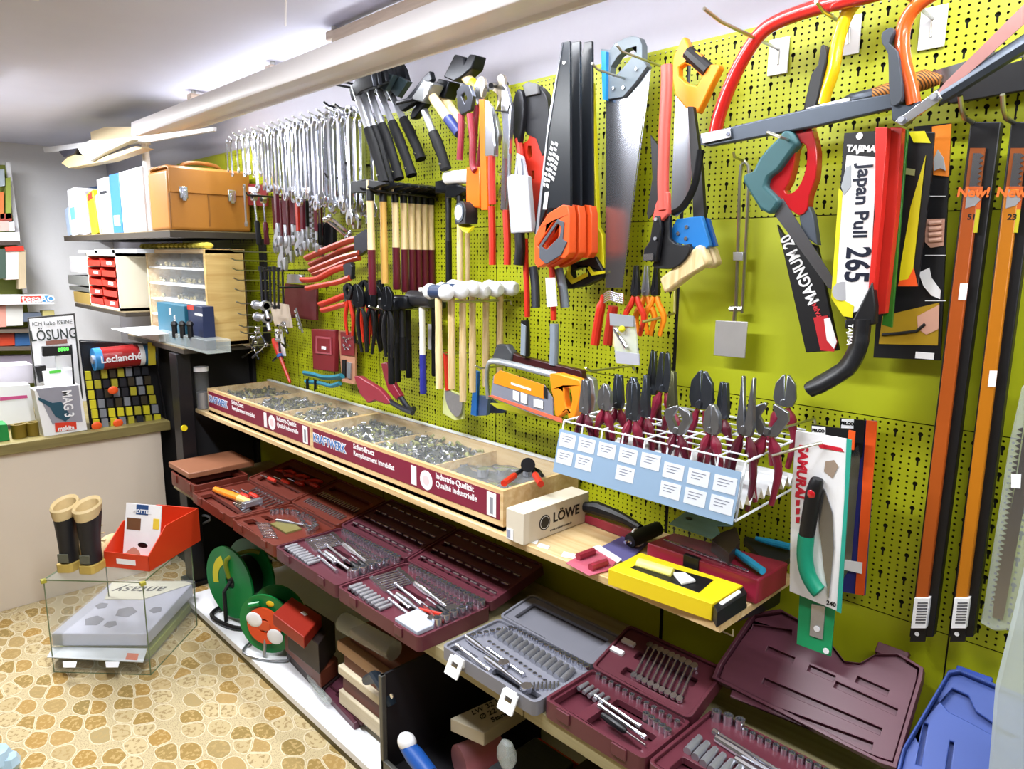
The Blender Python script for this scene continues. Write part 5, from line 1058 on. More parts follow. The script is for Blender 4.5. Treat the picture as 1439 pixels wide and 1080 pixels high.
tag(b.build('bits', CHROME, t, og), kind='stuff')
slab([trace([(481, 505), (486, 505), (486, 530), (481, 528)], -.057)], -.057, .006, 'tool', MBLK, t, og); slab([trace([(488, 508), (494, 510), (493, 532), (488, 530)], -.057)], -.057, .006, 'tool', STEEL, t, og)
t = thing('clamp_bundle', 'teal blue clamp lying level under the blister packs', 'clamp', P(430, 530, y=-.12)); og = t.location.copy(); TB = mat('teal_clamp', '#2f7f96', .4, scale=30)
MB().tube(tpath([(428, 524), (440, 526), (455, 530), (470, 530), (481, 528)], -.12), .013, n=8, ry=.008).build('arm', TB, t, og); MB().tube(tpath([(430, 536), (450, 538), (465, 542), (478, 538)], -.11), .010, n=8, ry=.008).build('arm', TB, t, og)
for a, b_ in ((432, 540), (443, 541)): MB().tube([P(a, b_-8, y=-.12), P(a, b_+6, y=-.12)], .006).build('foot', MBLK, t, og)
# brown-red gripping pliers, slanting down
t = thing('locking_pliers', 'dark red locking pliers slanting down right, lower pair above the display tray', 'pliers', P(505, 530, y=-.14)); og = t.location.copy()
slab([trace([(500, 528), (508, 528), (535, 545), (545, 556), (552, 566), (546, 568), (530, 562), (520, 566), (508, 552)], -.14)], -.14, .02, 'body', MARL, t, og, bevel=.004)
MB().tube(tpath([(527, 553), (545, 562), (562, 572), (580, 580)], -.14), .009).build('jaw', DSTEEL, t, og); MB().tube([P(517, 540, y=-.14), P(517, 565, y=-.14)], .005).build('lever', MARL, t, og)
t = thing('locking_pliers', 'dark red locking pliers slanting steeply down right, upper pair with grey nose', 'pliers', P(540, 512, y=-.1)); og = t.location.copy()
slab([trace([(538, 510), (546, 508), (552, 522), (556, 540), (566, 556), (560, 562), (548, 548), (542, 528)], -.1)], -.1, .02, 'body', MARL, t, og, bevel=.004)
MB().tube(tpath([(560, 552), (568, 565), (576, 575), (582, 574)], -.1), .010).build('jaw', DSTEEL, t, og)
tag(slab([trace([(602, 455), (611, 456), (611, 492), (602, 490)], -.02)], -.02, .004, 'price_tags', WLAB, origin=P(606, 470, y=-.02)), 'strip of small price tags on the wall left of the mallets', 'price tag')
t = thing('socket_set_card', 'dark red packet with sockets hanging behind the red pump pliers', 'blister pack', P(420, 420, y=-.05)); og = t.location.copy()
slab([trace([(402, 398), (446, 402), (446, 450), (400, 445)], -.05)], -.05, .012, 'card', paint('#571a20', .45), t, og, bevel=.002); slab([trace([(406, 385), (426, 386), (426, 398), (405, 398)], -.06)], -.06, .02, 'socket_tray', STEEL, t, og, bevel=.004)
t = thing('hook_card', 'white and chrome packet above the hook cards, behind the ratchets', 'packet', P(365, 262, y=-.04)); og = t.location.copy()
slab([trace([(350, 258), (376, 260), (376, 290), (350, 288)], -.04)], -.04, .01, 'card', MAR2, t, og); slab([trace([(350, 262), (362, 263), (362, 270), (350, 269)], -.047)], -.047, .004, 'sticker', WLAB, t, og)
# ------------------------------------------------------------------ pliers rack
WWIRE = mat('white_coated_wire', '#dfe3ea', .4, scale=40, var=.03); PALEB = mat('pale_blue_label_rail', '#7f97b0', .45, scale=8, var=.03)
LABC = mat('off_white_label', '#c3c7cf', .6, scale=10, var=.03)
t = thing('pliers_rack', 'white wire rack with a pale blue label front hooked on the perforated wall', 'rack', (-.86, -.02, 1.03)); og = (-.86, -.02, 1.03)
RX0, RX1 = P(793, 588, y=-.27).x, P(1048, 653, y=-.27).x; RF = -.27; ZT, ZB = 1.155, 1.045
zl = lambda x: 0
FL = P(793, 588, y=RF).z; FR = P(1048, 653, y=RF).z; ZT = (FL+FR)/2
b = MB()
for i in range(9):
    x = RX0+(RX1-RX0)*i/8
    b.tube([(x, -.29, ZB), (x, RF, ZT), (x, -.03, ZT+.008)] if i not in (0, 8) else [(x, -.03, ZB), (x, -.295, ZB-.01), (x, RF, ZT), (x, -.03, ZT+.008), (x, -.03, ZB)], .0028 if i in (0, 8) else .0022, n=6)
for k in range(7):
    y = RF+.24*k/6; z = ZT+.008*k/6; b.tube([(RX0, y, z), (RX1, y, z)], .0022, n=6)
b.tube([(RX0, -.03, ZB), (RX1, -.03, ZB)], .0028, n=6); b.tube([(RX0, -.295, ZB-.01), (RX1, -.295, ZB-.01)], .0028, n=6)
b.tube([(RX0+.1, -.01, ZT+.02), (RX1, -.01, ZT+.02)], .0028, n=6)
tag(b.build('wire_frame', WWIRE, t, og), kind=None)
FM = frame(((RX0+RX1)/2, -.2935, (ZT+ZB)/2-.01), (1, 0, 0), (0, .025, .115))
MB().box((-(RX1-RX0)/2, -.058, -.001), ((RX1-RX0)/2, .045, .001), FM).build('label_rail', PALEB, t, og)
W8 = (RX1-RX0)/8
for i in range(8):
    for k in range(2):
        if k == 1 and i in (2, 4): continue
        cx = -(RX1-RX0)/2+W8*(i+.5); cy = .022-.04*k-(.008 if i > 4 else 0)
        g_ = MB().box((cx-.024, cy-.016, .001), (cx+.024, cy+.016, .0018), FM).build('label_card', LABC, t, og)
        q = MB()
        for r_ in range(3): q.box((cx-.016, cy+.008-r_*.006, .0018), (cx+.016-.006*r_, cy+.0095-r_*.006, .0021), FM)
        tag(q.build('print_lines', paint('#6f7280'), g_, (0, 0, 0)), kind='stuff'); g_.children[0].data.transform(T(-Vector(og)))
M_ = MB()
n_ = 9
for i in range(n_):
    y0 = -.03-.26*i/n_; y1 = -.03-.26*(i+.5)/n_; y2 = -.03-.26*(i+1)/n_
    M_.add([(RX0+.01, y0, ZB+.004), (RX1-.004, y0, ZB+.004), (RX1-.004, y1, ZB+.03), (RX0+.01, y1, ZB+.03), (RX1-.004, y2, ZB+.004), (RX0+.01, y2, ZB+.004)], [(0, 1, 2, 3), (3, 2, 4, 5)])
M_.build('zigzag_floor', MWHITE, t, og, smooth=0)
CRIM = mat('crimson_dipped_grip', '#741a30', .35, scale=60, var=.08); CRIMD = mat('dark_crimson_grip', '#521425', .35, scale=60, var=.08)
HEADL = mat('light_plier_steel', '#8d9098', .3, metal=.85, scale=60, var=.15); HEADD = mat('dark_plier_steel', '#565c66', .32, metal=.85, scale=60, var=.15)
PL = [(822, 583, -.25, .17, 'combi', HEADL, 'leftmost crimson pliers in the rack with a slim grey head'), (850, 578, -.24, .17, 'cutter', HEADL, 'crimson cutters with a pale head in the second rack column'), (868, 576, -.2, .17, 'combi', HEADD, 'crimson pliers with a dark head just behind the pale-headed cutters'),
      (889, 570, -.12, .19, 'cutter', HEADD, 'crimson cutters with a red insert standing high in the third rack column'), (889, 592, -.25, .18, 'combi', HEADD, 'front crimson combination pliers in the fourth rack column'), (906, 588, -.2, .18, 'long', HEADD, 'crimson long nose pliers behind the front pair in the fourth rack column'),
      (916, 556, -.09, .2, 'long', HEADD, 'tall crimson snipe nose pliers at the back of the rack'), (932, 552, -.1, .2, 'combi', HEADD, 'tall crimson combination pliers at the back, right of the snipe nose pair'), (944, 580, -.16, .17, 'long', mat('olive_steel', '#77775a', .35, metal=.8), 'crimson pliers with olive tinted slim jaws in the rack'),
      (952, 612, -.26, .18, 'end', HEADL, 'crimson wire stripper with a blunt grey head at the front of the sixth column'), (985, 575, -.13, .24, 'cutter', HEADD, 'largest crimson cutters with broad shiny jaws in the middle of the rack'), (1000, 612, -.25, .17, 'cutter', HEADL, 'short crimson side cutters at the front of the seventh column'),
      (1047, 612, -.22, .22, 'long', HEADL, 'crimson long nose pliers with two thin open tips, right part of the rack'), (1079, 614, -.2, .2, 'end', HEADL, 'crimson circlip pliers with open curved jaws at the right end of the rack'), (1102, 573, -.07, .19, 'cutter', HEADL, 'crimson side cutters standing alone at the rear right corner of the rack'),
      (1015, 590, -.12, .17, 'combi', HEADD, 'dark crimson pliers half hidden behind the largest cutters')]
for i, (px, py, y, L, j, hm, lab) in enumerate(PL):
    pliers(L*1.12, j, CRIM if i % 3 else CRIMD, lab, P(px, py, y=y)+Vector((0, 0, .012)), (0, 0, random.uniform(-.2, .2)), hm, spread=.02, group=None, open_=6 if 'open' in lab else 2)
# ------------------------------------------------------------------ display tray
TX0, TX1 = -3.19, -1.262; XM = P(439, 640, y=-.31).x; TZ0, TZ1 = .832, .94; TY0, TY1 = -.31, -.015
KMAR = mat('maroon_label_strip', '#7a1d38', .4, scale=10, var=.03); GLASS = mat('clear_cover', '#eef2f2', .06, alpha=.05); SCRAP = mat('mixed_metal_bits', '#a5a6ab', .25, metal=.9, scale=80, var=.5)
for n_, (a, b_) in enumerate(((TX0, XM-.001), (XM+.001, TX1))):
    t = thing('display_tray', ('far pine display tray of small spare parts under a clear cover', 'near pine display tray of spare parts with a pair of punch pliers lying on it')[n_], 'display tray', ((a+b_)/2, -.16, TZ0)); og = t.location.copy()
    q = MB(); q.box((a, TY0, TZ0), (b_, TY0+.014, TZ1)); q.box((a, TY1-.014, TZ0), (b_, TY1, TZ1+.004)); q.box((a, TY0+.014, TZ0), (a+.012, TY1-.014, TZ1)); q.box((b_-.012, TY0+.014, TZ0), (b_, TY1-.014, TZ1)); q.box((a, TY0, TZ0), (b_, TY1, TZ0+.01))
    q.build('wooden_frame', PINE, t, og)
    MB().box((a, TY1-.016, TZ1+.004), (b_, TY1+.001, TZ1+.008)).build('white_back_rail', MWHITE, t, og)
    MB().box((a+.01, TY0+.008, TZ1-.003), (b_-.01, TY1-.016, TZ1)).build('clear_cover', GLASS, t, og, smooth=0)
    q = MB()
    for k in (2, 4): x = a+(b_-a)*k/6; q.box((x-.002, TY0+.014, TZ0+.01), (x+.002, TY1-.014, TZ1-.012))
    q.build('dividers', PINE, t, og, smooth=0)
    F = frame(((a+b_)/2, TY0-.0006, .893), (1, 0, 0), (0, 0, 1)); w2 = (b_-a)/2; OG = T(-og)
    st = MB().box((-w2+.012, -.034, -.001), (w2-.012, .036, .0008), F).build('label_strip', KMAR, t, og)
    sc = (b_-a)/.98
    F2 = lambda u, v: frame(((a+b_)/2+u*sc, TY0-.0016, .893+v), (1, 0, 0), (0, 0, 1))
    text('KRAFTWERK', .040, WLAB, t, OG @ F2(-.37, .002), name='logo_outline', bold=.0035, sx=.92*sc)
    text('KRAFTWERK', .040, paint('#2f6fb4'), t, OG @ F2(-.37, .002) @ T(0, 0, .0008), name='logo', bold=.0004, sx=.92*sc)
    text('Sofort-Ersatz\nRemplacement immédiat', .024, WLAB, t, OG @ F2(-.215, .012), align='LEFT', bold=.0005, sx=.95*sc)
    text('Industrie-Qualität\nQualité industrielle', .024, WLAB, t, OG @ F2(.215, .012), align='LEFT', bold=.0005, sx=.95*sc)
    q = MB().box((.10*sc, -.028, .0008), (.125*sc, .03, .0016), F); q.build('pictogram_panel', WLAB, t, og); MB().cyl(F @ Vector((.172*sc, 0, .0006)), F @ Vector((.172*sc, 0, .0018)), .029, n=28).build('quality_seal', WLAB, t, og)
    MB().cyl(F @ Vector((.172*sc, 0, .0017)), F @ Vector((.172*sc, 0, .0022)), .015, n=20).build('seal_mark', paint('#e3c9cd'), t, og)
    MB().box((w2-.06, -.031, .0008), (w2-.025, .033, .0016), F).build('pictogram_panel', WLAB, t, og)
    MB().box((w2-.049, -.025, .0016), (w2-.036, .02, .002), F).build('socket_picture', paint('#8a8c96'), t, og)
    # loose parts
    BED = BED if n_ else mat('bed_of_small_metal_parts', '#77777a', .3, metal=.6, scale=330, var=.9, bump=1.0)
    MB().grid(lambda u, v: (a+.014+(b_-a-.028)*u, TY0+.016+(TY1-TY0-.032)*v, TZ0+.066+.012*math.sin(u*33+n_)*math.cos(v*7+u*9)-(.03*max(0, u-.55) if n_ else 0)), 90, 14).build('parts_bed', BED, t, og)
    random.seed(20+n_); q = MB()
    for i in range(1500):
        x = random.uniform(a+.02, b_-.02); y = random.uniform(TY0+.02, TY1-.02); f = (x-a)/(b_-a)
        if n_ == 1 and f > .62: continue
        z = TZ0+.072+.01*math.sin(x*37)*math.cos(y*41)+random.uniform(-.004, .01)
        q.m = 0 if random.random() < .66 else (1 if random.random() < .5 else 2)
        s_ = random.uniform(.006, .015); A = Vector((x, y, z)); d = Vector((random.uniform(-1, 1), random.uniform(-1, 1), random.uniform(-.5, .5))).normalized()
        q.cyl(A, A+d*s_*1.6, s_*.45, n=5)
    tag(q.build('spare_parts', [SCRAP, DSTEEL, paint('#8d8f5a', .4)] if n_ else [SCRAP, paint('#8a8355', .4), paint('#6e6a52', .4)]), 'loose screws, bits and springs filling the %s display tray' % ('far', 'near')[n_], 'spare parts', kind='stuff')
# bagged ratchets in the near tray
random.seed(4)
for i in range(9):
    x = TX1-.07-.042*i; y = random.uniform(-.26, -.07); A = Vector((x-.08, y, .895)); B = Vector((x+.03, min(-.05, y+random.uniform(-.02, .06)), .9))
    q = MB().tube([A, B], .007, n=8); q.cyl(B+Vector((0, 0, -.012)), B+Vector((0, 0, .012)), .017, n=12)
    tag(q.build('ratchet_handle', CHROME, origin=A), 'chrome ratchet handle lying under the clear cover at the near end of the tray', 'ratchet', 'ratchets in the near tray')
t = thing('punch_pliers', 'leather punch pliers with bright red grips lying open on the clear cover', 'pliers', (0, 0, 0)); c = P(748, 660, z=.955); t.location = c; og = c.copy()
Z = lambda a, b_, z=.953: P(a, b_, z=z)
MB().tube([Z(708, 679), Z(723, 668)], .009, n=10).build('grip', REDP, t, og); MB().tube([Z(752, 667), Z(760, 680)], .009, n=10).build('grip', REDP, t, og)
MB().tube([Z(722, 668), Z(735, 659), Z(742, 652)], .006).build('arm', DSTEEL, t, og); MB().tube([Z(753, 668), Z(748, 658), Z(742, 650)], .006).build('arm', DSTEEL, t, og)
MB().cyl(Z(742, 653, .949), Z(742, 653, .975), .02, n=14).build('punch_wheel', MBLKM, t, og); MB().tube([Z(748, 657), Z(758, 662), Z(762, 668)], .005).build('spring_arm', MBLK, t, og)
# ------------------------------------------------------------------ things on the pine shelf, right part
def hslab(pxs, z1, z0, name, m, parent=None, og=None, bevel=.001, smooth=35):
    l = [P(a, b_, z=z1) for a, b_ in pxs]
    return MB().loops([[(v.x, v.y) for v in l]], Matrix.Identity(4), z0, z1).build(name, m, parent, og, bevel=bevel, smooth=smooth)
t = thing('cardboard_box', 'cream LÖWE cardboard box standing at the near end of the display tray', 'box', (-1.19, -.21, .8315)); og = t.location.copy()
MB().box((-1.222, -.337, .8315), (-1.16, -.09, .913)).build('carton', mat('cream_carton', '#cfc6b4', .6, scale=30, var=.03), t, og, bevel=.001)
F = frame((-1.1595, -.2, .875), (0, 1, 0), (0, 0, 1))
text('LÖWE', .036, MBLK, t, T(-og) @ F @ T(.02, 0, 0), bold=.001); q = MB().cyl((-1.1601, -.262, .872), (-1.1591, -.262, .872), .02, n=24); q.build('lion_badge', MBLK, t, og)
MB().lathe([(.0155, 0), (.0165, 0), (.0165, .0006), (.0155, .0006), (.0155, 0)], T(-1.1592, -.262, .872) @ Matrix.Rotation(PI/2, 4, 'Y'), 24).build('badge_ring', WLAB, t, og)
text('www.original-loewe.de', .009, MBLK, t, T(-og) @ F @ T(.0, -.03, 0))
MB().box((-1.219, -.338, .834), (-1.196, -.3368, .862)).build('barcode_label', WLAB, t, og); MB().box((-1.216, -.3386, .838), (-1.206, -.3378, .858)).build('barcode', paint('#8a90a8'), t, og)
for i, (a, b_, c, d) in enumerate(((741, 757, 757, 764), (758, 765, 773, 771), (792, 777, 812, 785))): tag(hslab([(a, b_-3), (c, b_+2), (c-3, d), (a-4, d-4)], .8318, .8306, "price_label", WLAB), ('leftmost white price label stuck on the pine shelf', 'middle white price label stuck on the pine shelf', 'white price label stuck on the shelf beside the pink blister')[i], 'label')
c = P(860, 735, z=.85); o = hslab([(822, 722), (830, 716), (902, 742), (895, 750)], .855, .832, 'tool_case', MARL); tag(o, 'narrow dark red case behind the bare part of the pine shelf', 'case')
q = MB().tube([P(822, 712, z=.875), P(840, 714, z=.88), P(862, 722, z=.88), P(880, 730, z=.875), P(900, 742, z=.87)], [.014, .019, .016, .013, .01], n=10); tag(q.build('caulking_gun', MBLK, origin=P(822, 712, z=.86)), 'black gun-shaped tool lying on the narrow dark red case', 'tool')
t = thing('plug_card', 'purple blue card with a black plug in a white ring lying on the shelf', 'card', P(870, 770, z=.833)); og = t.location.copy()
hslab([(836, 772), (876, 752), (912, 762), (880, 790)], .8345, .832, 'card', paint('#5a5688', .4), t, og); hslab([(832, 768), (842, 765), (874, 785), (868, 790)], .836, .8345, 'white_print', WLAB, t, og)
MB().tube([P(885, 760, z=.85), P(900, 752, z=.855), P(925, 742, z=.86)], [.017, .02, .018], n=12).build('plug', MBLK, t, og); MB().lathe([(.019, -.003), (.023, -.003), (.023, .003), (.019, .003), (.019, -.003)], T(P(896, 755, z=.853)) @ Matrix.Rotation(1.2, 4, 'Y'), 20).build('white_ring', WLAB, t, og)
for a in (878, 886): MB().tube([P(a, 762, z=.848), P(a+7, 759, z=.85)], .0045, n=6).build('pin', CHROME, t, og)
t = thing('pink_blister', 'pink backed blister with two dark red pieces at the shelf front', 'blister pack', P(830, 795, z=.833)); og = t.location.copy()
hslab([(795, 790), (835, 770), (866, 788), (858, 800), (828, 808)], .8345, .832, 'card', paint('#b4566a', .45), t, og)
for a, b_ in ((812, 778), (830, 793)): MB().tube([P(a, b_+4, z=.842), P(a+22, b_-4, z=.842)], .009, n=8).build('dark_red_piece', MARL, t, og)
t = thing('brush_box', 'yellow box with a black window showing a pale handled tool', 'box', P(940, 820, z=.832)); og = t.location.copy(); YB_ = mat('yellow_carton', '#e3c81c', .4, scale=12, var=.03)
hslab([(855, 799), (900, 776), (1044, 822), (1001, 848)], .868, .832, 'carton', YB_, t, og)
hslab([(886, 797), (905, 787), (1003, 814), (982, 832)], .8692, .868, 'window', MBLK, t, og); MB().tube([P(896, 790, z=.874), P(945, 805, z=.874)], .008, ry=.012).build('handle', mat('cream_handle', '#e6dc6a', .4), t, og)
hslab([(945, 803), (962, 803), (978, 814), (958, 818)], .876, .8692, 'bristle_head', WLAB, t, og, bevel=.002)
hslab([(1003, 850), (1045, 824), (1050, 833), (1008, 860)], .8665, .834, 'black_end', MBLK, t, og); hslab([(1010, 846), (1038, 828), (1042, 831), (1015, 849)], .869, .8665, 'end_label', WLAB, t, og)
t = thing('socket_box', 'long crimson plastic box with a black latch lying behind the yellow box', 'case', P(990, 780, z=.832)); og = t.location.copy()
CB = mat('crimson_plastic', '#8f2238', .38, scale=30, var=.05)
hslab([(911, 768), (924, 760), (1065, 806), (1066, 822)], .875, .832, 'body', CB, t, og, bevel=.004) if False else hslab([(909, 762), (946, 748), (1108, 790), (1066, 815)], .886, .832, 'body', CB, t, og, bevel=.004)
l0, l1 = P(963, 778, z=.887), P(985, 785, z=.887); MB().box((l0.x, l0.y-.008, .84), (l1.x, l0.y+.004, .889)).build('latch', MBLK, t, og, bevel=.001)
q = MB(); random.seed(1)
for i in range(26):
    A = P(935+i*4.6, 759+i*1.75, z=.888); q.cyl(A, A+Vector((0, 0, .003)), .004, n=6)
tag(q.build('bead_row', CHROME, t, og), kind='stuff')
t = thing('plumbing_card', 'clear pack with a teal printed card lying on the crimson box', 'packet', P(990, 740, z=.89)); og = t.location.copy()
hslab([(940, 735), (972, 712), (1034, 730), (1030, 738), (1008, 738), (1012, 748), (1000, 756)], .93, .927, 'card', mat('teal_print', '#5f7f78', .5, scale=30, var=.2), t, og); hslab([(1000, 758), (1012, 748), (1035, 740), (1040, 760), (1025, 778)], .915, .888, 'dark_part', mat('dark_brown_part', '#3a2c28', .4), t, og)
hslab([(942, 738), (1000, 758), (1025, 778), (1020, 782), (940, 752)], .9, .887, 'clear_pack', GLASS, t, og); q = P(968, 728, z=.931); MB().cyl(q, q+Vector((0, 0, .001)), .008, n=14).build('hole_mark', MBLK, t, og)
BL = mat('sky_blue_grip', '#2a9fd0', .4, scale=30)
tag(MB().tube([P(1030, 772, z=.9), P(1048, 785, z=.9), P(1072, 802, z=.9)], [.006, .009, .008], n=10).build('blue_tool', BL, origin=P(1050, 785, z=.89)), 'sky blue tool handle pointing to the front of the crimson box', 'tool'); tag(MB().tube([P(1062, 756, z=.9), P(1085, 762, z=.9), P(1110, 768, z=.9)], [.005, .008, .008], n=10).build('blue_tool', BL, origin=P(1085, 762, z=.89)), 'sky blue tool handle lying toward the wall', 'tool')
tag(hslab([(1045, 755), (1070, 742), (1125, 758), (1112, 782), (1085, 800)], .885, .87, 'black_box', mat('black_print_box', '#242220', .5)), 'black printed box lying at the rear right end of the pine shelf', 'box')
tag(hslab([(1022, 855), (1046, 842), (1050, 848), (1028, 862)], .84, .831, 'key_tag', paint('#2c2d26')), 'small dark tag with pale marks at the shelf corner', 'tag')
tag(MB().tube([P(1016, 887, y=-.29), P(1030, 893, y=-.29), P(1030, 884, y=-.29)], .0018).build('wire_clip', ZINC, origin=P(1016, 887, y=-.29)), 'small wire hook under the right corner of the pine shelf', 'hook')
# ------------------------------------------------------------------ tool cases on the lower shelf
SH = .531
def rectl(x0, y0, x1, y1, r=.008, n=3):
    o = []
    for cx, cy, a in ((x1-r, y1-r, 0), (x0+r, y1-r, 90), (x0+r, y0+r, 180), (x1-r, y0+r, 270)): o += arc(cx, cy, r, a, a+90, n)
    return o
def tray(name, w, d, h, m, parent, M, slots=(), og=None, mi=None):
    """open plastic half of a case in its own frame: x 0..w, y 0..d, opening up"""
    q = MB(); I = M
    q.loops([rectl(0, 0, w, d, .014)], I, 0, h*.3)
    q.loops([rectl(0, 0, w, d, .014), list(reversed(rectl(.007, .007, w-.007, d-.007, .01)))], I, h*.3, h)
    sl = [list(reversed(rectl(s[0]*w, s[1]*d, s[2]*w, s[3]*d, .005))) for s in slots]
    q.m = 1; q.loops([rectl(.0075, .0075, w-.0075, d-.0075, .01)]+sl, I, h*.45, h*.82)
    return q.build(name, [m, mi or m], parent, og, bevel=.0015, seg=1)
def socket_mesh():
    b = MB().lathe([(.006, .0), (1, 0), (1, 2.2), (.62, 2.2), (.6, 1.2), (.005, 1.2)], None, 12); return b
def make_items():
    P0 = {}
    def mk(k, b, m, name):
        o = b.build(name, m, bevel=0); P0[k] = (o.data, name); bpy.data.objects.remove(o)
    s = .009
    b = MB(); b.m = 0; b.lathe([(.0001, 0), (s, 0), (s, .022), (s*.66, .0225), (s*.64, .018)], None, 12); b.m = 1; b.lathe([(s*.64, .0185), (.0001, .0185)], None, 12); mk('sock', b, [CHROME, MBLK], 'socket')  # black disc in the bore stands in for the shade inside
    b = MB().cyl((0, -.025, 0), (0, .012, 0), s*.95, n=12); b.cyl((0, .012, 0), (0, .03, 0), s*.8, n=12); mk('dsock', b, STEEL, 'deep_socket')
    b = MB().tube([(0, -.05, 0), (0, .05, 0)], .0035, n=6); b.cyl((0, .05, -.004), (0, .05, .004), .009, n=10); b.cyl((0, -.05, -.004), (0, -.05, .004), .008, n=10); mk('span', b, CHROME, 'small_spanner')
    b = MB().tube([(0, -.11, 0), (0, -.05, 0), (0, 0, 0), (0, .1, 0)], [.009, .011, .006, .006], n=10); b.cyl((0, .1, -.008), (0, .1, .01), .018, n=14); mk('ratch', b, CHROME, 'ratchet_handle')
    b = MB().tube([(0, -.075, 0), (0, .075, 0)], .0055, n=8); b.cyl((0, .075, 0), (0, .09, 0), .008, n=8); b.cyl((0, -.09, 0), (0, -.075, 0), .0075, n=8); mk('ext', b, CHROME, 'extension_bar')
    b = MB().tube([(0, -.012, 0), (0, .012, 0)], .003, n=6); mk('bit', b, CHROME, 'screwdriver_bit')
    b = MB(); b.m = 0; b.tube([(0, -.09, 0), (0, -.06, 0), (0, -.01, 0), (0, 0, 0)], [.009, .012, .011, .006], n=10); b.m = 1; b.cyl((0, 0, 0), (0, .09, 0), .0028, n=6); mk('driver', b, [REDP, CHROME], 'screwdriver')
    b = MB(); b.m = 0; b.tube([(0, -.09, 0), (0, -.06, 0), (0, -.01, 0), (0, 0, 0)], [.009, .012, .011, .006], n=10); b.m = 1; b.cyl((0, 0, 0), (0, .07, 0), .0028, n=6); mk('bdriver', b, [MBLK, CHROME], 'screwdriver')
    b = MB(); b.m = 1; b.tube([(-.008, -.08, 0), (-.016, -.04, 0), (0, 0, 0), (.01, .05, 0)], [.007, .008, .007, .003], n=8); b.m = 0; b.tube([(.008, -.08, 0), (.016, -.04, 0), (0, 0, 0), (-.01, .05, 0)], [.007, .008, .007, .003], n=8); mk('pl', b, [REDP, paint('#7a1a14', .4)], 'pliers')
    b = MB().tube([(-.03, -.03, 0), (-.03, .03, 0), (-.02, .035, 0)], .0022, n=6); mk('hex', b, DSTEEL, 'hex_key')
    return P0
ITEMS = make_items()
def put(kind, M, x, y, z, rot, s, label, group, lie=0):
    me, name = ITEMS[kind]; o = bpy.data.objects.new(name, me); COL.objects.link(o)
    sc = (s,)*3 if not isinstance(s, tuple) else s
    o.matrix_basis = M @ T(x, y, z) @ Matrix.Rotation(math.radians(rot), 4, 'Z') @ (Matrix.Rotation(math.radians(lie), 4, 'X') if lie else Matrix.Identity(4)) @ Matrix.Diagonal((*sc, 1))
    cats = {'sock': 'socket', 'dsock': 'socket', 'span': 'spanner', 'ratch': 'ratchet', 'ext': 'extension bar', 'bit': 'bit', 'driver': 'screwdriver', 'bdriver': 'screwdriver', 'pl': 'pliers', 'hex': 'hex key'}
    return tag(o, label, cats[kind], group)
def row(kind, M, w, d, h, a, b, n, rot, s, label, group, ds=0, lie=0, jit=0):
    for i in range(n):
        f = i/(n-1) if n > 1 else 0
        put(kind, M, (a[0]+(b[0]-a[0])*f)*w, (a[1]+(b[1]-a[1])*f)*d, h, rot+random.uniform(-jit, jit), s*(1+ds*f), label, group, lie)
def case(label, cat, x0, x1, y0, y1, h, col, slots, lid=None, lidslots=(), latch=None, lh=None, z0=SH):
    t = thing('tool_case', label, cat, ((x0+x1)/2, (y0+y1)/2, z0)); og = t.location.copy(); w, d = x1-x0, y1-y0
    M = T(x0, y0, z0); tray('base_tray', w, d, h, col, t, M, slots, og)
    for f in (.22, .78):
        MB().box((x0+w*f-.018, y0-.004, z0+h*.35), (x0+w*f+.018, y0+.001, z0+h*.95)).build('latch', latch or col, t, og, bevel=.001)
    ML = None
    if lid:
        ang, ld = lid; lh = lh or h*.75
        ML = T(x0, y1+.002, z0+h*.5) @ Matrix.Rotation(math.radians(ang), 4, 'X'); tray('lid_tray', w, ld, lh, col, t, ML, lidslots, og)
    return M, ML, w, d, h
BRC = mat('brick_brown_plastic', '#63291e', .4, scale=15, var=.08); CRC = mat('crimson_case_plastic', '#522530', .4, scale=15, var=.08); CRC2 = mat('wine_case_plastic', '#592833', .38, scale=15, var=.08); MVC = mat('mauve_case_plastic', '#5a303e', .38, scale=12, var=.06); GRC = mat('blue_grey_case_plastic', '#74757f', .42, scale=15, var=.05)
random.seed(11)
HB = .042
# 1 far small case
M, ML, w, d, h = case('farthest small rust brown case, half hidden, with chrome sockets', 'tool case', -3.2, -2.915, -.49, -.26, .06, BRC, [(.1, .1, .45, .9), (.5, .1, .9, .9)])
row('sock', M, w, d, h*.5, (.15, .3), (.4, .75), 7, 0, 1.25, 'chrome socket in the farthest rust brown case', 'sockets in the farthest case', jit=30)
tag(MB().box((-3.23, -.485, .60), (-2.99, -.2, .625)).build('case_lid', mat('light_brown_lid', '#8a5a40', .45), origin=(-3.1, -.3, .6), bevel=.004), 'light brown flat lid lying on top of the farthest case', 'lid')
# 2 tool case with orange hammer
M, ML, w, d, h = case('rust brown case with a yellow handled hammer and red pliers', 'tool case', -2.9, -2.51, -.51, -.27, HB, BRC, [(.05, .3, .2, .5), (.12, .05, .9, .25), (.3, .4, .9, .5)], (12, .22), [(.1, .1, .9, .3), (.1, .5, .9, .8)])
Z_ = h*.82
hm = thing('hammer', 'yellow and orange handled hammer lying in the second case', 'hammer', M @ Vector((.16*w, .3*d, Z_+.018))); hm.rotation_euler = (0, 0, math.radians(9))
MB().tube([(0, 0, 0), (.1, 0, 0), (.17, 0, 0)], [.012, .016, .015], n=10).build('grip', paint('#e8861c', .35), hm); MB().tube([(.17, 0, 0), (.25, 0, 0)], [.014, .01], n=10).build('handle', paint('#e8c878', .35), hm); MB().cbox((.26, 0, 0), (.022, .08, .022)).build('head', STEEL, hm, bevel=.003)
for i in range(3): put('driver', M, (.35+.05*i)*w, (.45+.12*i)*d, Z_+.008, 92, .8, 'small screwdriver in the second case behind the hammer', 'screwdrivers in the second case')
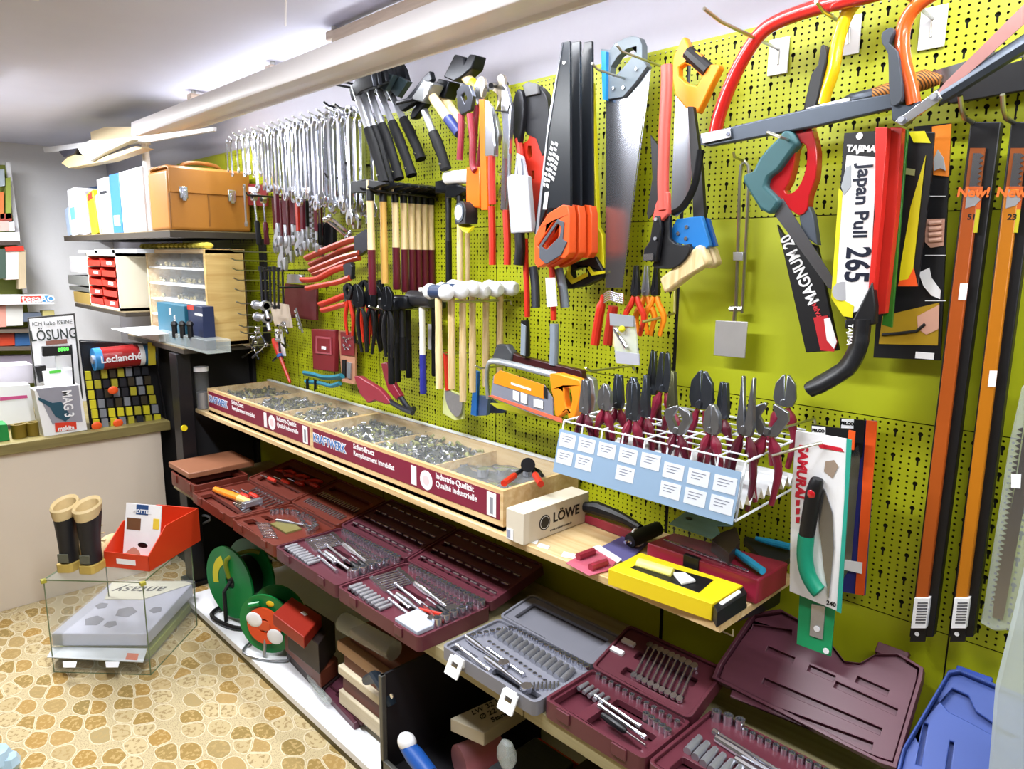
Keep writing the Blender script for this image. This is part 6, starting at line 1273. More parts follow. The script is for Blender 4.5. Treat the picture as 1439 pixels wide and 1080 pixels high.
row('span', M, w, d, Z_+.004, (.35, .75), (.95, .75), 9, 20, .8, 'small spanner in the second case', 'spanners in the second case')
row('bit', M, w, d, Z_+.004, (.6, .35), (.95, .3), 8, 20, 1.3, 'bit in the second case', 'bits in the second case')
for i in range(3): put('pl', ML, (.25+.25*i)*w, .5*.24, .034, 95+8*i, 1.0, 'red handled pliers in the lid of the second case', 'pliers in the second case lid')
row('driver', ML, w, .24, .034, (.25, .2), (.85, .5), 4, 92, .7, 'red screwdriver in the lid of the second case', 'screwdrivers in the second case lid')
# 3 socket case
M, ML, w, d, h = case('rust brown socket case with an arc of chrome sockets around an olive tray', 'tool case', -2.5, -2.155, -.515, -.275, HB, BRC, [(.1, .12, .3, .28), (.4, .35, .75, .6), (.1, .4, .3, .5)], (12, .22), [(.1, .15, .9, .3), (.1, .4, .9, .55), (.1, .65, .9, .8)])
for i in range(15):
    a = math.radians(175-i*12); put('sock', M, (.52+.40*math.cos(a))*w, (.55+.33*abs(math.sin(a)))*d, Z_-.004, 0, .95, 'chrome socket in the arc of the rust brown socket case', 'sockets of the rust brown socket case')
row('sock', M, w, d, Z_-.004, (.3, .84), (.9, .62), 8, 0, .9, 'chrome socket in the arc of the rust brown socket case', 'sockets of the rust brown socket case')
row('span', M, w, d, Z_+.004, (.33, .28), (.75, .12), 10, -50, .45, 'small hex bit in front of the olive tray', 'bits of the rust brown socket case')
MB_ = tag(MB().box((-2.36, -.43, SH+Z_), (-2.24, -.37, SH+Z_+.006)).build('olive_insert', paint('#6f6838', .5), origin=(-2.3, -.4, SH+Z_)), 'olive insert lying in the rust brown socket case', 'insert'); put('ratch', M, .62*w, .62*d, Z_+.008, -65, .8, 'chrome ratchet beside the olive insert', None)
row('bit', ML, w, .22, .03, (.15, .2), (.9, .2), 16, 0, 1.1, 'brass coloured bit in the lid of the rust brown socket case', 'bits in the rust brown lid'); row('bit', ML, w, .22, .03, (.15, .48), (.9, .48), 16, 0, 1.1, 'brass coloured bit in the lid of the rust brown socket case', 'bits in the rust brown lid')
# 4, 5 big crimson sets
def bigset(x0, x1, nth, col):
    M, ML, w, d, h = case('%s large wine red socket set on the lower shelf, lid open to the wall' % nth, 'tool case', x0, x1, -.515, -.265, HB, col, [(.06, .05, .2, .2), (.25, .1, .42, .2), (.5, .3, .85, .42), (.3, .5, .6, .6)], (12, .225), [(.06, .12, .94, .24), (.06, .34, .94, .46), (.06, .56, .94, .68)])
    g_ = 'of the %s large socket set' % nth
    row('sock', M, w, d, Z_-.004, (.12, .93), (.95, .93), 17, 0, .95, 'chrome socket in the back row '+g_, 'back row sockets '+g_, ds=.35)
    row('sock', M, w, d, Z_-.004, (.93, .78), (.95, .3), 5, 0, 1.25, 'large chrome socket at the right side '+g_, 'side sockets '+g_, ds=.2)
    row('sock', M, w, d, Z_-.004, (.3, .82), (.84, .8), 13, 0, .72, 'small socket in the second row '+g_, 'middle sockets '+g_)
    row('span', M, w, d, Z_+.003, (.05, .62), (.3, .55), 8, -8, .95, 'small spanner at the left '+g_, 'spanners '+g_, jit=4)
    row('dsock', M, w, d, Z_+.006, (.08, .16), (.5, .12), 9, 0, .8, 'deep socket in the front row '+g_, 'deep sockets '+g_)
    for x, y, r_, s_ in ((.62, .66, -97, .95), (.66, .36, -95, .9)): put('ratch', M, x*w, y*d, Z_+.008, r_, s_, 'chrome ratchet '+g_, 'ratchets '+g_)
    for x, y, r_, s_ in ((.45, .50, -98, .9), (.6, .24, -96, .8), (.48, .34, -96, .7)): put('ext', M, x*w, y*d, Z_+.006, r_, s_, 'chrome extension bar '+g_, 'extension bars '+g_)
    for x, y in ((.74, .56), (.72, .47)): put('bdriver', M, x*w, y*d, Z_+.008, 84, .75, 'black screwdriver '+g_, 'screwdrivers '+g_)
    row('bit', M, w, d, Z_+.004, (.5, .72), (.9, .7), 12, -10, 1.1, 'small bit in the third row '+g_, 'bits '+g_)
    if nth != 'third':
        for k, y in enumerate((.18, .4, .62, .84)): row('bit', ML, w, .225, .03, (.1, y), (.92, y), 9, -88, 1.1, 'bright bit in the lid '+g_, 'lid bits '+g_)
    return M, ML, w, d, h
bigset(-2.15, -1.757, 'first', CRC); M, ML, w, d, h = bigset(-1.752, -1.355, 'second', CRC2)
tag(MB().box((-1.475, -.505, SH+Z_), (-1.375, -.43, SH+Z_+.014)).build('clear_box', paint('#aeb4c0', .2), origin=(-1.42, -.46, SH+Z_), bevel=.003), 'small pale plastic box in the front right corner of a wine red case', 'box')
put('pl', M, .8*w, .4*d, Z_+.012, 92, .8, 'red handled pliers near the right side of the second large set', None)
# grey set
M, ML, w, d, h = case('blue grey socket set with long rows of deep sockets and white latches', 'tool case', -1.3, -.972, -.485, -.285, .035, GRC, [(.05, .05, .3, .2), (.1, .3, .5, .4), (.5, .05, .95, .2)], (9, .13), [(.1, .2, .9, .8)], latch=MWHITE)
zg = h*.82; g_ = 'of the blue grey set'
row('sock', M, w, d, zg-.008, (.06, .45), (.18, .93), 7, 0, .8, 'chrome socket along the left edge '+g_, 'left sockets '+g_); row('sock', M, w, d, zg-.008, (.22, .96), (.97, .93), 14, 0, .8, 'chrome socket in the back row '+g_, 'back sockets '+g_, ds=.3)
row('dsock', M, w, d, zg+.005, (.18, .74), (.93, .66), 13, 12, .85, 'deep grey socket lying in the middle row '+g_, 'deep sockets '+g_, ds=.15); row('sock', M, w, d, zg-.01, (.2, .52), (.85, .42), 13, 0, .6, 'small chrome socket under the deep row '+g_, 'small sockets '+g_)
row('bit', M, w, d, zg+.003, (.8, .12), (.96, .45), 10, 40, 1.2, 'dark bit in the right corner '+g_, 'bits '+g_)
for x, y, r_ in ((.3, .3, -96), (.62, .16, -96)): put('ratch', M, x*w, y*d, zg+.008, r_, .75, 'chrome ratchet in the front '+g_, 'ratchets '+g_)
for x, y in ((.5, .33), (.3, .1)): put('ext', M, x*w, y*d, zg+.006, -96, .8, 'extension bar '+g_, 'extension bars '+g_)
for x in (.2, .78):
    c = M @ Vector((x*w, -.012, .012)); MB().loops([rectl(-.024, -.026, .024, .02, .003), list(reversed(rectl(-.012, -.004, .012, .008, .001)))], T(c) @ Matrix.Rotation(math.radians(62), 4, 'X'), -.002, .002).build('open_latch', MWHITE, [o for o in bpy.data.objects if o.get('label', '').startswith('blue grey socket set')][0], [o for o in bpy.data.objects if o.get('label', '').startswith('blue grey socket set')][0].location.copy())
# crimson small set with spanner lid
M, ML, w, d, h = case('small crimson set with a bowed spanner rack in its lid and two stickers', 'tool case', -.965, -.697, -.465, -.295, .042, CRC2, [(.05, .1, .3, .6), (.4, .1, .9, .5), (.4, .6, .9, .75)], (20, .155), [(.25, .15, .85, .3), (.25, .5, .85, .65)])
g_ = 'of the small crimson set'; row('sock', M, w, d, Z_-.004, (.1, .92), (.93, .85), 12, 0, .7, 'chrome socket in the back row '+g_, 'back sockets '+g_); row('dsock', M, w, d, Z_+.004, (.1, .6), (.35, .55), 5, 0, .6, 'deep socket at the left '+g_, 'deep sockets '+g_)
row('sock', M, w, d, Z_-.004, (.72, .66), (.95, .6), 5, 0, .9, 'larger socket at the right '+g_, 'right sockets '+g_)
for i in range(3): put('bdriver' if i == 0 else 'ext', M, (.72-.1*i)*w, (.25+.12*i)*d, Z_+.007, -96, .75, ('black screwdriver ' if i == 0 else 'extension bar ')+g_, None if i == 0 else 'extension bars '+g_)
row('span', ML, w, .155, .032, (.35, .5), (.8, .5), 9, 12, .95, 'chrome spanner in the lid '+g_, 'lid spanners '+g_)
tk = [o for o in bpy.data.objects if o.get('label', '').startswith('small crimson set')][0]
for k, (x, y) in enumerate(((.06, .65), (.03, .42))): MB().box((x*w, y*.155, .026), (x*w+.035, y*.155+.012, .0335), ML).build('sticker', WLAB, tk, tk.location.copy())
# large crimson case with lid against the wall
M, ML, w, d, h = case('large mauve crimson case at the near end, sockets in front, open', 'tool case', -.69, -.345, -.465, -.225, .042, CRC2, [(.1, .1, .3, .3), (.4, .1, .9, .25)])
g_ = 'of the nearest crimson set'; row('sock', M, w, d, Z_-.004, (.25, .93), (.97, .93), 16, 0, .7, 'chrome socket in the back row '+g_, 'back sockets '+g_, ds=.25); row('sock', M, w, d, Z_-.004, (.06, .92), (.2, .97), 3, 0, 1.15, 'large dark socket at the back left '+g_, 'corner sockets '+g_)
row('dsock', M, w, d, Z_+.006, (.1, .45), (.45, .35), 7, 5, 1.0, 'deep chrome socket in the front '+g_, 'deep sockets '+g_)
for x, y in ((.45, .62), (.62, .5)): put('ratch', M, x*w, y*d, Z_+.008, -96, .9, 'long chrome ratchet '+g_, 'ratchets '+g_)
put('ext', M, .35*w, .7*d, Z_+.006, -96, .9, 'extension bar '+g_, None)
t = thing('case_lid', 'big ribbed mauve crimson case lid leaning back against the wall', 'lid', (-.52, -.13, .56)); og = t.location.copy()
A0 = P(1010, 965, z=.585); A1 = P(1265, 1085, z=.585); B0 = P(1050, 862, y=-.035); 
# plane from the hinge line up to the wall
O_ = Vector((-.80, -.215, .585)); U_ = Vector((1, 0, 0)); V_ = Vector((0, .18, .16)).normalized(); W_ = U_.cross(V_); LM = Matrix.Identity(4)
for i in range(3): LM[i][0] = U_[i]; LM[i][1] = V_[i]; LM[i][2] = W_[i]; LM[i][3] = O_[i]
def onlid(px, py):
    r = P(px, py, y=0)-CAM_C; k = (O_-CAM_C).dot(W_)/r.dot(W_); q = CAM_C+r*k; v = q-O_; return (v.dot(U_), v.dot(V_))
ol = [onlid(*q) for q in ((1005, 958), (1012, 940), (1022, 925), (1060, 868), (1100, 862), (1160, 895), (1190, 935), (1213, 938), (1235, 925), (1268, 925), (1300, 945), (1298, 960), (1262, 1085), (1240, 1078))]
q = MB().loops([ol], LM, 0, .006); q.m = 1
cx = sum(a for a, b_ in ol)/len(ol); cy = sum(b_ for a, b_ in ol)/len(ol)
inn = [(cx+(a-cx)*.94, cy+(b_-cy)*.92) for a, b_ in ol]
slots_ = []
def slot(px0, px1, wd):
    a, b_ = Vector(onlid(*px0)), Vector(onlid(*px1)); n2 = Vector((-(b_-a).y, (b_-a).x)).normalized()*wd
    return [tuple(a-n2), tuple(b_-n2), tuple(b_+n2), tuple(a+n2)]
for s0, s1 in (((1060, 885), (1115, 893)), ((1080, 915), (1118, 932)), ((1138, 942), (1175, 958)), ((1205, 958), (1250, 978)), ((1030, 978), (1228, 1052)), ((1075, 960), (1240, 1032)), ((1175, 965), (1262, 1005))): slots_.append(list(reversed(slot(s0, s1, .007))))
q.loops([inn]+slots_, LM, .008, .016)
q.m = 0; q.loops([ol, list(reversed([(cx+(a-cx)*.96, cy+(b_-cy)*.95) for a, b_ in ol]))], LM, .006, .024)
q.build('shell', [MVC, MVC], t, og, bevel=.002, seg=2)
k0 = Vector(onlid(1253, 925)); MB().box((k0.x-.03, k0.y-.004, .0), (k0.x+.03, k0.y+.02, .014), LM).build('latch', CRC, t, og, bevel=.002)
# blue case
BLC = mat('cornflower_blue_plastic', '#3d55a0', .38, scale=10, var=.05)
t = thing('tool_case', 'open cornflower blue plastic case leaning on the wall at the bottom right corner', 'tool case', (-.2, -.1, .56)); og = t.location.copy()
O_ = Vector((-.335, -.2, .585)); 
for i in range(3): LM[i][3] = O_[i]
ol = [onlid(*q) for q in ((1335, 950), (1350, 948), (1500, 1010), (1500, 1200), (1258, 1110), (1270, 1060))]
q = MB().loops([ol], LM, 0, .006); cx = sum(a for a, b_ in ol)/len(ol); cy = sum(b_ for a, b_ in ol)/len(ol)
q.loops([ol, list(reversed([(cx+(a-cx)*.95, cy+(b_-cy)*.95) for a, b_ in ol]))], LM, .006, .03)
def blob(pts): return [onlid(*p_) for p_ in pts]
inn = [(cx+(a-cx)*.945, cy+(b_-cy)*.945) for a, b_ in ol]
sl = [list(reversed(blob(p_))) for p_ in ([(1318, 985), (1340, 972), (1362, 982), (1372, 1004), (1410, 1030), (1430, 1040), (1405, 1042), (1365, 1020), (1335, 1005)], [(1300, 1020), (1306, 1022), (1296, 1080), (1288, 1078)], [(1336, 1045), (1342, 1047), (1335, 1100), (1328, 1098)])]
q.loops([inn]+sl, LM, .008, .018); q.build('shell', BLC, t, og, bevel=.002)
k0 = Vector(onlid(1345, 952)); MB().box((k0.x-.004, k0.y-.004, .0), (k0.x+.055, k0.y+.02, .014), LM).build('latch', paint('#2a4aa8', .35), t, og, bevel=.002)
# ------------------------------------------------------------------ under the lower shelf, on the white base board
ZB0 = .0555
GRN = mat('reel_green_plastic', '#0e7a3a', .35, scale=10, var=.04); GREYM = mat('grey_wire', '#9fa3a8', .35, metal=.8)
def reel(label, c, R, w, rot, face):
    t = thing('cable_reel', label, 'cable reel', c, (0, 0, rot)); A = Matrix.Rotation(PI/2, 4, 'X')
    pr = lambda r0, z0_, th: [(.03, z0_), (r0*.6, z0_), (r0, z0_+th*.3), (r0, z0_+th), (r0*.6, z0_+th*.6), (.03, z0_+th*.6), (.03, z0_)]
    MB().lathe(pr(R, w/2, .012), A, 40).build('flange', GRN, t); MB().lathe(pr(R, -w/2-.012, .012), A, 40).build('flange', GRN, t)
    MB().cyl((0, -w/2, 0), (0, w/2, 0), R*.55, n=28).build('drum', MBLK, t)
    if face == 'plain':
        MB().lathe([(R*.5, 0), (R*.97, 0), (R*.98, .004), (R*.5, .004)], T(0, -w/2-.005, 0) @ A, 30, 2.0, 3.4).build('yellow_arc', YLW, t)
    return t
def gp(px, py, y): v = P(px, py, y=y); return v
c = P(340, 830, y=-.4); R_ = .15
t = reel('large green cable reel with a yellow arc on a black tube foot', (c.x, -.4, ZB0+.02+R_), R_, .09, math.radians(12), 'plain')
b = MB(); b.tube(smoothpath([(-.1, -.08, -R_-.008), (.1, -.08, -R_-.008), (.1, .08, -R_-.008), (-.1, .08, -R_-.008)], 5, True), .009, n=8, closed=True); b.build('tube_foot', MBLKM, t)
MB().tube([(0, -.05, .0), (0, -.08, -.03), (0, -.08, -R_-.008)], .008).build('stay', MBLKM, t)
MB().tube(smoothpath([(0, -.055, .02), (.0, -.06, .1), (.06, 0, .13), (.09, .03, .12)], 4), .009).build('carry_handle', mat('olive_handle', '#6f7a18', .4), t)
c = P(380, 850, y=-.43); R_ = .115
t = reel('small green cable reel with orange cable, white socket lids and a grey wire foot', (c.x, -.42, ZB0+.012+R_), R_, .07, math.radians(30), 'sock')
MB().lathe([(R_*.25, 0), (R_*.6, .002), (R_*.62, .012), (R_*.25, .012), (R_*.25, 0)], T(0, -.05, 0) @ Matrix.Rotation(PI/2, 4, 'X'), 30).build('orange_cable', paint('#d8481c', .35), t)
for a, s_ in ((-.04, .02), (.045, -.035)): MB().ball((a, -.062, s_), (.034, .006, .03)).build('socket_lid', WLAB, t)
MB().cbox((0, -.056, .0), (.05, .012, .04)).build('socket_plate', paint('#d0512a'), t, bevel=.003)
MB().ball((.02, -.045, R_*.72), (.017, .004, .012)).build('yellow_badge', paint('#d8b41c'), t); MB().tube([(-.02, -.05, R_*.7), (-.06, -.06, R_*.62)], .010).build('crank_knob', GRN, t)
MB().tube(smoothpath([(-.09, -.07, -R_-.004), (.09, -.07, -R_-.004), (.09, .05, -R_-.004), (-.09, .05, -R_-.004)], 5, True), .005, n=8, closed=True).build('wire_foot', GREYM, t)
MB().tube([(0, -.045, 0), (0, -.07, -R_-.004)], .006).build('stay', GREYM, t)
def zbox(label, cat, name, lo, hi, m, bev=.003, grp=None):
    o = MB().box(lo, hi).build(name, m, origin=((lo[0]+hi[0])/2, (lo[1]+hi[1])/2, lo[2]), bevel=bev); return tag(o, label, cat, grp)
def atz(px, py, z): return P(px, py, z=z)
RC = mat('brick_red_metal_box', '#8e2316', .4, scale=15, var=.05); BR = mat('brown_folder', '#6a3422', .5, scale=15, var=.08); BR2 = mat('red_brown_folder', '#5c2620', .5, scale=15, var=.08); PAP = mat('paper_edge', '#cbbfa4', .7, stretch=(1, 1, 60), scale=10, var=.2)
# red box stack right of the reels
t = thing('cash_box', 'flat brick red box with a white sticker beside the small cable reel', 'box', (-2.02, -.35, ZB0+.19)); og = t.location.copy()
x0 = P(383, 853, z=.29).x; 
a, b_, c_, d_ = P(383, 862, z=.31), P(427, 895, z=.31), P(452, 865, z=.31), P(410, 838, z=.31)
l = [(v.x, v.y) for v in (a, b_, c_, d_)]
MB().loops([l], Matrix.Identity(4), .268, .31).build('body', RC, t, og, bevel=.003); MB().cbox((*((b_+c_)/2*.6+d_*.4).to_2d(), .311), (.03, .012, .002)).build('sticker', WLAB, t, og)
l2 = [(x+.0, y+.05) for x, y in l]
tag(MB().loops([l2], Matrix.Identity(4), .155, .266).build('dark_gap_filler', mat('gap_shade_brown', '#241a18', .5), origin=(l[0][0], l[0][1], .155), bevel=.003), 'added dark filler for the shaded gap under the flat brick red box', 'box')  # dark block added in place of the shaded gap under the red box
a, b_, c_, d_ = P(399, 892, z=.15), P(450, 945, z=.15), P(475, 925, z=.15), P(430, 880, z=.15)
tag(MB().loops([[(v.x, v.y) for v in (a, b_, c_, d_)]], Matrix.Identity(4), .09, .15).build('brown_tray', BR, origin=a, bevel=.004), 'brown plastic tray of small parts under the red box stack', 'tray')
tag(MB().loops([[(v.x+.004, v.y+.004) for v in (a, b_, c_, d_)]], Matrix.Identity(4), ZB0, .088).build('dark_case', mat('dark_case', '#2a1c1c', .5), origin=(a.x, a.y, ZB0), bevel=.003), 'low dark case below the brown tray', 'case')
# ribbed crimson case half in front
l = [P(x, y_, z=.075) for x, y_ in ((444, 935), (470, 930), (510, 985), (508, 1013), (498, 1018), (458, 975))]
t = thing('ribbed_case', 'ribbed mauve case half lying low in front of the folders', 'case', (l[0].x, l[0].y, ZB0)); og = t.location.copy()
MB().loops([[(v.x, v.y) for v in l]], Matrix.Identity(4), ZB0, .08).build('shell', MVC, t, og, bevel=.004)
for k in range(6):
    c = P(458+k*8.4, 955+k*11, z=.081); MB().cbox((c.x+.015, c.y, .082), (.05, .006, .006)).build('rib', mat('dark_rib', '#3a1620', .5) if k == 0 else bpy.data.materials['dark_rib'], t, og)
tag(MB().tube([P(436, 950, z=.085), P(446, 968, z=.085), P(462, 985, z=.085)], .012, n=8).build('clear_tube', FROST, origin=P(436, 950, z=.085)), 'clear plastic sleeve edge sticking out under the ribbed case', 'sleeve')
# folders / boxes stack
zz = .085
for i, (h_, m_, lab, dx) in enumerate(((.05, PAP, 'lowest pale paper bundle in the stack of brown folders', 0), (.055, BR2, 'dark brown flat case above the lowest paper bundle', .01), (.03, PAP, 'middle pale paper bundle between brown cases', .0), (.05, BR, 'brown flat case near the top of the stack', .015), (.035, mat('tan_folder', '#8e6a48', .5), 'tan folder on the brown stack', 0), (.04, BR, 'topmost brown folder of the stack under the shelf', .03))):
    x0, y0 = -1.90+dx, -.44+dx; zbox(lab, 'box', 'flat_case', (x0, y0, zz), (x0+.3, -.12, zz+h_), m_, .004); zz += h_+.001
tag(MB().cyl((-1.87, -.43, zz+.03), (-1.62, -.41, zz+.03), .03, n=16).build('bag_roll', FROST, origin=(-1.87, -.43, zz)), 'roll in crumpled clear plastic on top of the brown folders', 'roll')
# dark toolbox with open front
t = thing('black_bin', 'open dark steel box with tool pouches hanging in it, front of the base shelf', 'box', (-1.47, -.35, ZB0)); og = t.location.copy()
GF = mat('grey_frame_steel', '#5d5c58', .4, metal=.4)
q = MB(); x0, x1, y0, y1, z1 = -1.56, -1.31, -.5, -.1, .37
q.box((x0, y0, ZB0), (x0+.008, y1, z1)); q.box((x0, y1-.008, ZB0), (x1, y1, z1)); q.box((x0, y0, ZB0), (x1, y1, ZB0+.01)); q.build('body', mat('dark_sheet', '#1f1e22', .45), t, og)
q = MB(); q.box((x0-.004, y0-.004, ZB0), (x0+.012, y0+.012, z1)); q.box((x0, y0-.004, ZB0), (x1, y0+.01, ZB0+.05)); q.build('front_frame', GF, t, og, bevel=.002)
t = thing('tool_pouch', 'black leather pouch with a metal rivet inside the dark box', 'pouch', (-1.5, -.44, .3)); og = t.location.copy()
LE = mat('dark_blue_leather', '#1c2630', .45, scale=60, bump=.2); MB().tube([P(515, 955, y=-.46), P(530, 950, y=-.46), P(545, 975, y=-.47), P(550, 990, y=-.47)], [.015, .03, .03, .022], n=10, ry=.015).build('flap', LE, t, og); c = P(551, 977, y=-.5); MB().cyl(c, c+Vector((0, -.003, 0)), .007).build('rivet', CHROME, t, og)
tag(MB().loops([[(P(a_, b_, y=-.4).x, P(a_, b_, y=-.4).z) for a_, b_ in ((555, 985), (572, 978), (575, 1000), (560, 992))]], XZ, -.41, -.40).build('paper_scrap', paint('#a8894e', .6), origin=P(560, 985, y=-.4)), 'tan cardboard corner showing inside the dark box', 'cardboard')
# open red bin with gadgets
t = thing('storage_bin', 'bright red storage bin with blue and white gadget at the front of the base shelf', 'bin', (-1.42, -.47, ZB0)); og = t.location.copy()
RBN = mat('signal_red_bin', '#c8391a', .38, scale=10, var=.04)
def bin_mesh(w, d, h, fh, th=.004):
    q = MB(); q.box((0, 0, 0), (w, d, th)); q.box((0, d-th, 0), (w, d, h)); q.box((0, 0, 0), (w, th, fh))
    sd = [(0, 0), (d, 0), (d, h), (d*.35, h), (0, fh)]
    for x in (0, w-th): q.loops([sd], Matrix(((0, 0, 1, x), (1, 0, 0, 0), (0, 1, 0, 0), (0, 0, 0, 1))), 0, th)
    return q
bw = bin_mesh(.18, .3, .15, .08); bw.v = [T(-1.22, -.505, ZB0) @ v for v in bw.v]; bw.build('bin', RBN, t, og, bevel=.002)
zbox('grey and black striped case standing in the red bin', 'case', 'striped_case', (-1.2, -.42, ZB0+.006), (-1.06, -.24, .24), mat('striped_dark_case', '#33363a', .4, stretch=(1, 30, 1), scale=6, var=.5), .006)
o = thing('gadget_pack', 'rounded white and blue gadget pack poking out of the red bin', 'packet', (-1.19, -.47, .14)); og = o.location.copy()
A, B = P(570, 1045, y=-.49), P(605, 1090, y=-.5); MB().tube([A, A*.6+B*.4, B], [.02, .026, .024], n=12).build('blue_body', BLUEP, o, og); MB().ball(P(572, 1042, y=-.49), (.032, .024, .026)).build('white_cap', WLAB, o, og)
tag(MB().tube([P(645, 1072, z=.11), P(700, 1050, z=.11)], .05, n=20).build('pink_drum', paint('#c98a92', .5), origin=P(645, 1072, z=.11)), 'pale pink roll lying behind the red bin', 'roll')
t = thing('carton', 'cream cardboard carton with black handwriting under the grey socket set', 'box', (-.97, -.36, .26)); og = t.location.copy()
l = [P(x, y_, z=.30) for x, y_ in ((633, 1009), (680, 1030), (752, 985), (715, 972))]; MB().loops([[(v.x, v.y) for v in l]], Matrix.Identity(4), .262, .30).build('box', mat('cream_box', '#b9b09a', .6, scale=20), t, og, bevel=.002)
d_ = (l[3]-l[0]).normalized(); e_ = (l[0]-l[1]).normalized()
for k, s_ in enumerate(('LW 32 ½', 'Ø 22 - 2.5', 'Standard')): text(s_, .026, MBLK, t, T(-og) @ frame((l[0]+l[1]+l[2]+l[3])/4-e_*(.03*(k-1))*1.0+Vector((0, 0, .0008)), d_, e_), bold=.0003, shear=.3)
zbox('dark crate holding up the cream carton with handwriting', 'crate', 'dark_crate', (-1.03, -.43, ZB0), (-.84, -.2, .261), mat('dark_crate', '#2c1a1a', .6))
tag(MB().ball(P(712, 1060, y=-.44), (.03, .02, .04), 10).build('clear_bag', FROST, origin=P(712, 1060, y=-.44)), 'crumpled clear bag beside the cream carton', 'bag')
# ------------------------------------------------------------------ glass display cube, boots, red bin, football box
GL = mat('float_glass', '#d3dcd4', .03, alpha=.07, scale=5); GLE = mat('glass_edge', '#5c6a4c', .1, scale=20)
# footprint from the floor
f0, f1 = P(76, 944, z=0), P(212, 948, z=0); u = (f1-f0).normalized(); ww = (f1-f0).length; back = Vector((-u.y, u.x, 0))
if back.x > 0: back = -back
dd = .36; hh = .365
t = thing('glass_table', 'small glass cube table with clear sides standing on the patterned floor', 'glass table', f0); og = f0.copy()
def quad(a, b_, c, d_, name, m, th=.004):
    n2 = (b_-a).cross(d_-a).normalized()*th/2; q = MB(); q.add([a-n2, b_-n2, c-n2, d_-n2, a+n2, b_+n2, c+n2, d_+n2], [(0, 1, 2, 3), (4, 5, 6, 7), (0, 1, 5, 4), (1, 2, 6, 5), (2, 3, 7, 6), (3, 0, 4, 7)]); return q.build(name, m, t, og, smooth=0)
H_ = Vector((0, 0, hh)); A, B, C_, D_ = f0, f1, f1+back*dd, f0+back*dd
quad(A+H_, B+H_, C_+H_, D_+H_, 'top_pane', GL); quad(A, B, B+H_, A+H_, 'front_pane', GL); quad(B, C_, C_+H_, B+H_, 'side_pane', GL); quad(A, D_, D_+H_, A+H_, 'side_pane', GL)
for a, b_ in ((A+H_, B+H_), (B+H_, C_+H_), (A+H_, D_+H_), (D_+H_, C_+H_), (A, A+H_), (B, B+H_), (C_, C_+H_), (D_, D_+H_), (A, B), (B, C_)): MB().tube([a, b_], .0026, n=4).build('glass_edge', GLE, t, og)
for c in (A+H_, B+H_): MB().cbox(c+Vector((0, 0, -.004)), (.018, .018, .012)).build('corner_clip', paint('#9a9430', .4), t, og)
def onT(u_, v_, z=hh+.003): return A+u*(u_*ww)+back*(v_*dd)+Vector((0, 0, z))
def boot(label, loc, yaw):
    t = thing('boot', label, 'boot', loc, (0, 0, yaw), scale=(.86, .9, 1.12)); CRM = mat('cream_leather', '#c7b184', .55, scale=60, bump=.2) if 'cream_leather' not in bpy.data.materials else bpy.data.materials['cream_leather']
    SOL = bpy.data.materials.get('gum_sole') or mat('gum_sole', '#b59a4e', .5); BLB = bpy.data.materials.get('black_boot_leather') or mat('black_boot_leather', '#18181d', .45, scale=60, bump=.1)
    sole = smoothpath([(.0, -.04, 0), (.035, -.03, 0), (.04, .05, 0), (.045, .14, 0), (.03, .20, 0), (0, .22, 0), (-.035, .2, 0), (-.04, .14, 0), (-.035, .05, 0), (-.035, -.03, 0)], 3, True)
    MB().loops([[(p.x, p.y) for p in sole]], Matrix.Identity(4), 0, .028).build('sole', SOL, t, bevel=.004)
    rings = [(.03, .0, .035, .045), (.07, 0, .034, .045), (.12, .0, .037, .048), (.165, .003, .043, .054), (.2, .005, .047, .058)]
    q = MB(); n = 18
    vs = [(rx*math.cos(2*PI*j/n), y0+.01+ry_*math.sin(2*PI*j/n), z) for z, y0, rx, ry_ in rings for j in range(n)]
    q.add(vs, [(i*n+j, i*n+(j+1) % n, (i+1)*n+(j+1) % n, (i+1)*n+j) for i in range(len(rings)-1) for j in range(n)]); q.build('shaft', BLB, t)
    q = MB(); q.ball((0, .12, .04), (.04, .095, .042), 16); q.build('toe', CRM, t)
    q = MB(); n = 18; cu = [(.19, .0, .046, .057), (.222, .0, .053, .064), (.23, 0, .048, .058), (.22, 0, .040, .05), (.13, 0, .036, .045)]
    q.add([(rx*math.cos(2*PI*j/n), .012+ry_*math.sin(2*PI*j/n), z+.012*math.sin(2*PI*j/n)) for z, y0, rx, ry_ in cu for j in range(n)], [(i*n+j, i*n+(j+1) % n, (i+1)*n+(j+1) % n, (i+1)*n+j) for i in range(len(cu)-1) for j in range(n)]); q.build('padded_collar', CRM, t)
    MB().cbox((0, -.036, .05), (.045, .006, .03)).build('heel_patch', paint('#55564a', .5), t, bevel=.002)
    q = MB(); 
    for k in range(4): q.tube([(-.02, .062+.006*k, .16-.028*k), (.02, .062+.006*k, .165-.028*k)], .003, n=6)
    q.build('laces', CRM, t); return t
ya = math.atan2(back.y, back.x)-PI/2
boot('left boot with cream padded collar and black shaft on the glass table', P(98, 799, z=hh+.003), ya+.05); boot('right boot with cream padded collar and black shaft, next to the red bin', P(129, 801, z=hh+.003), ya-.02)
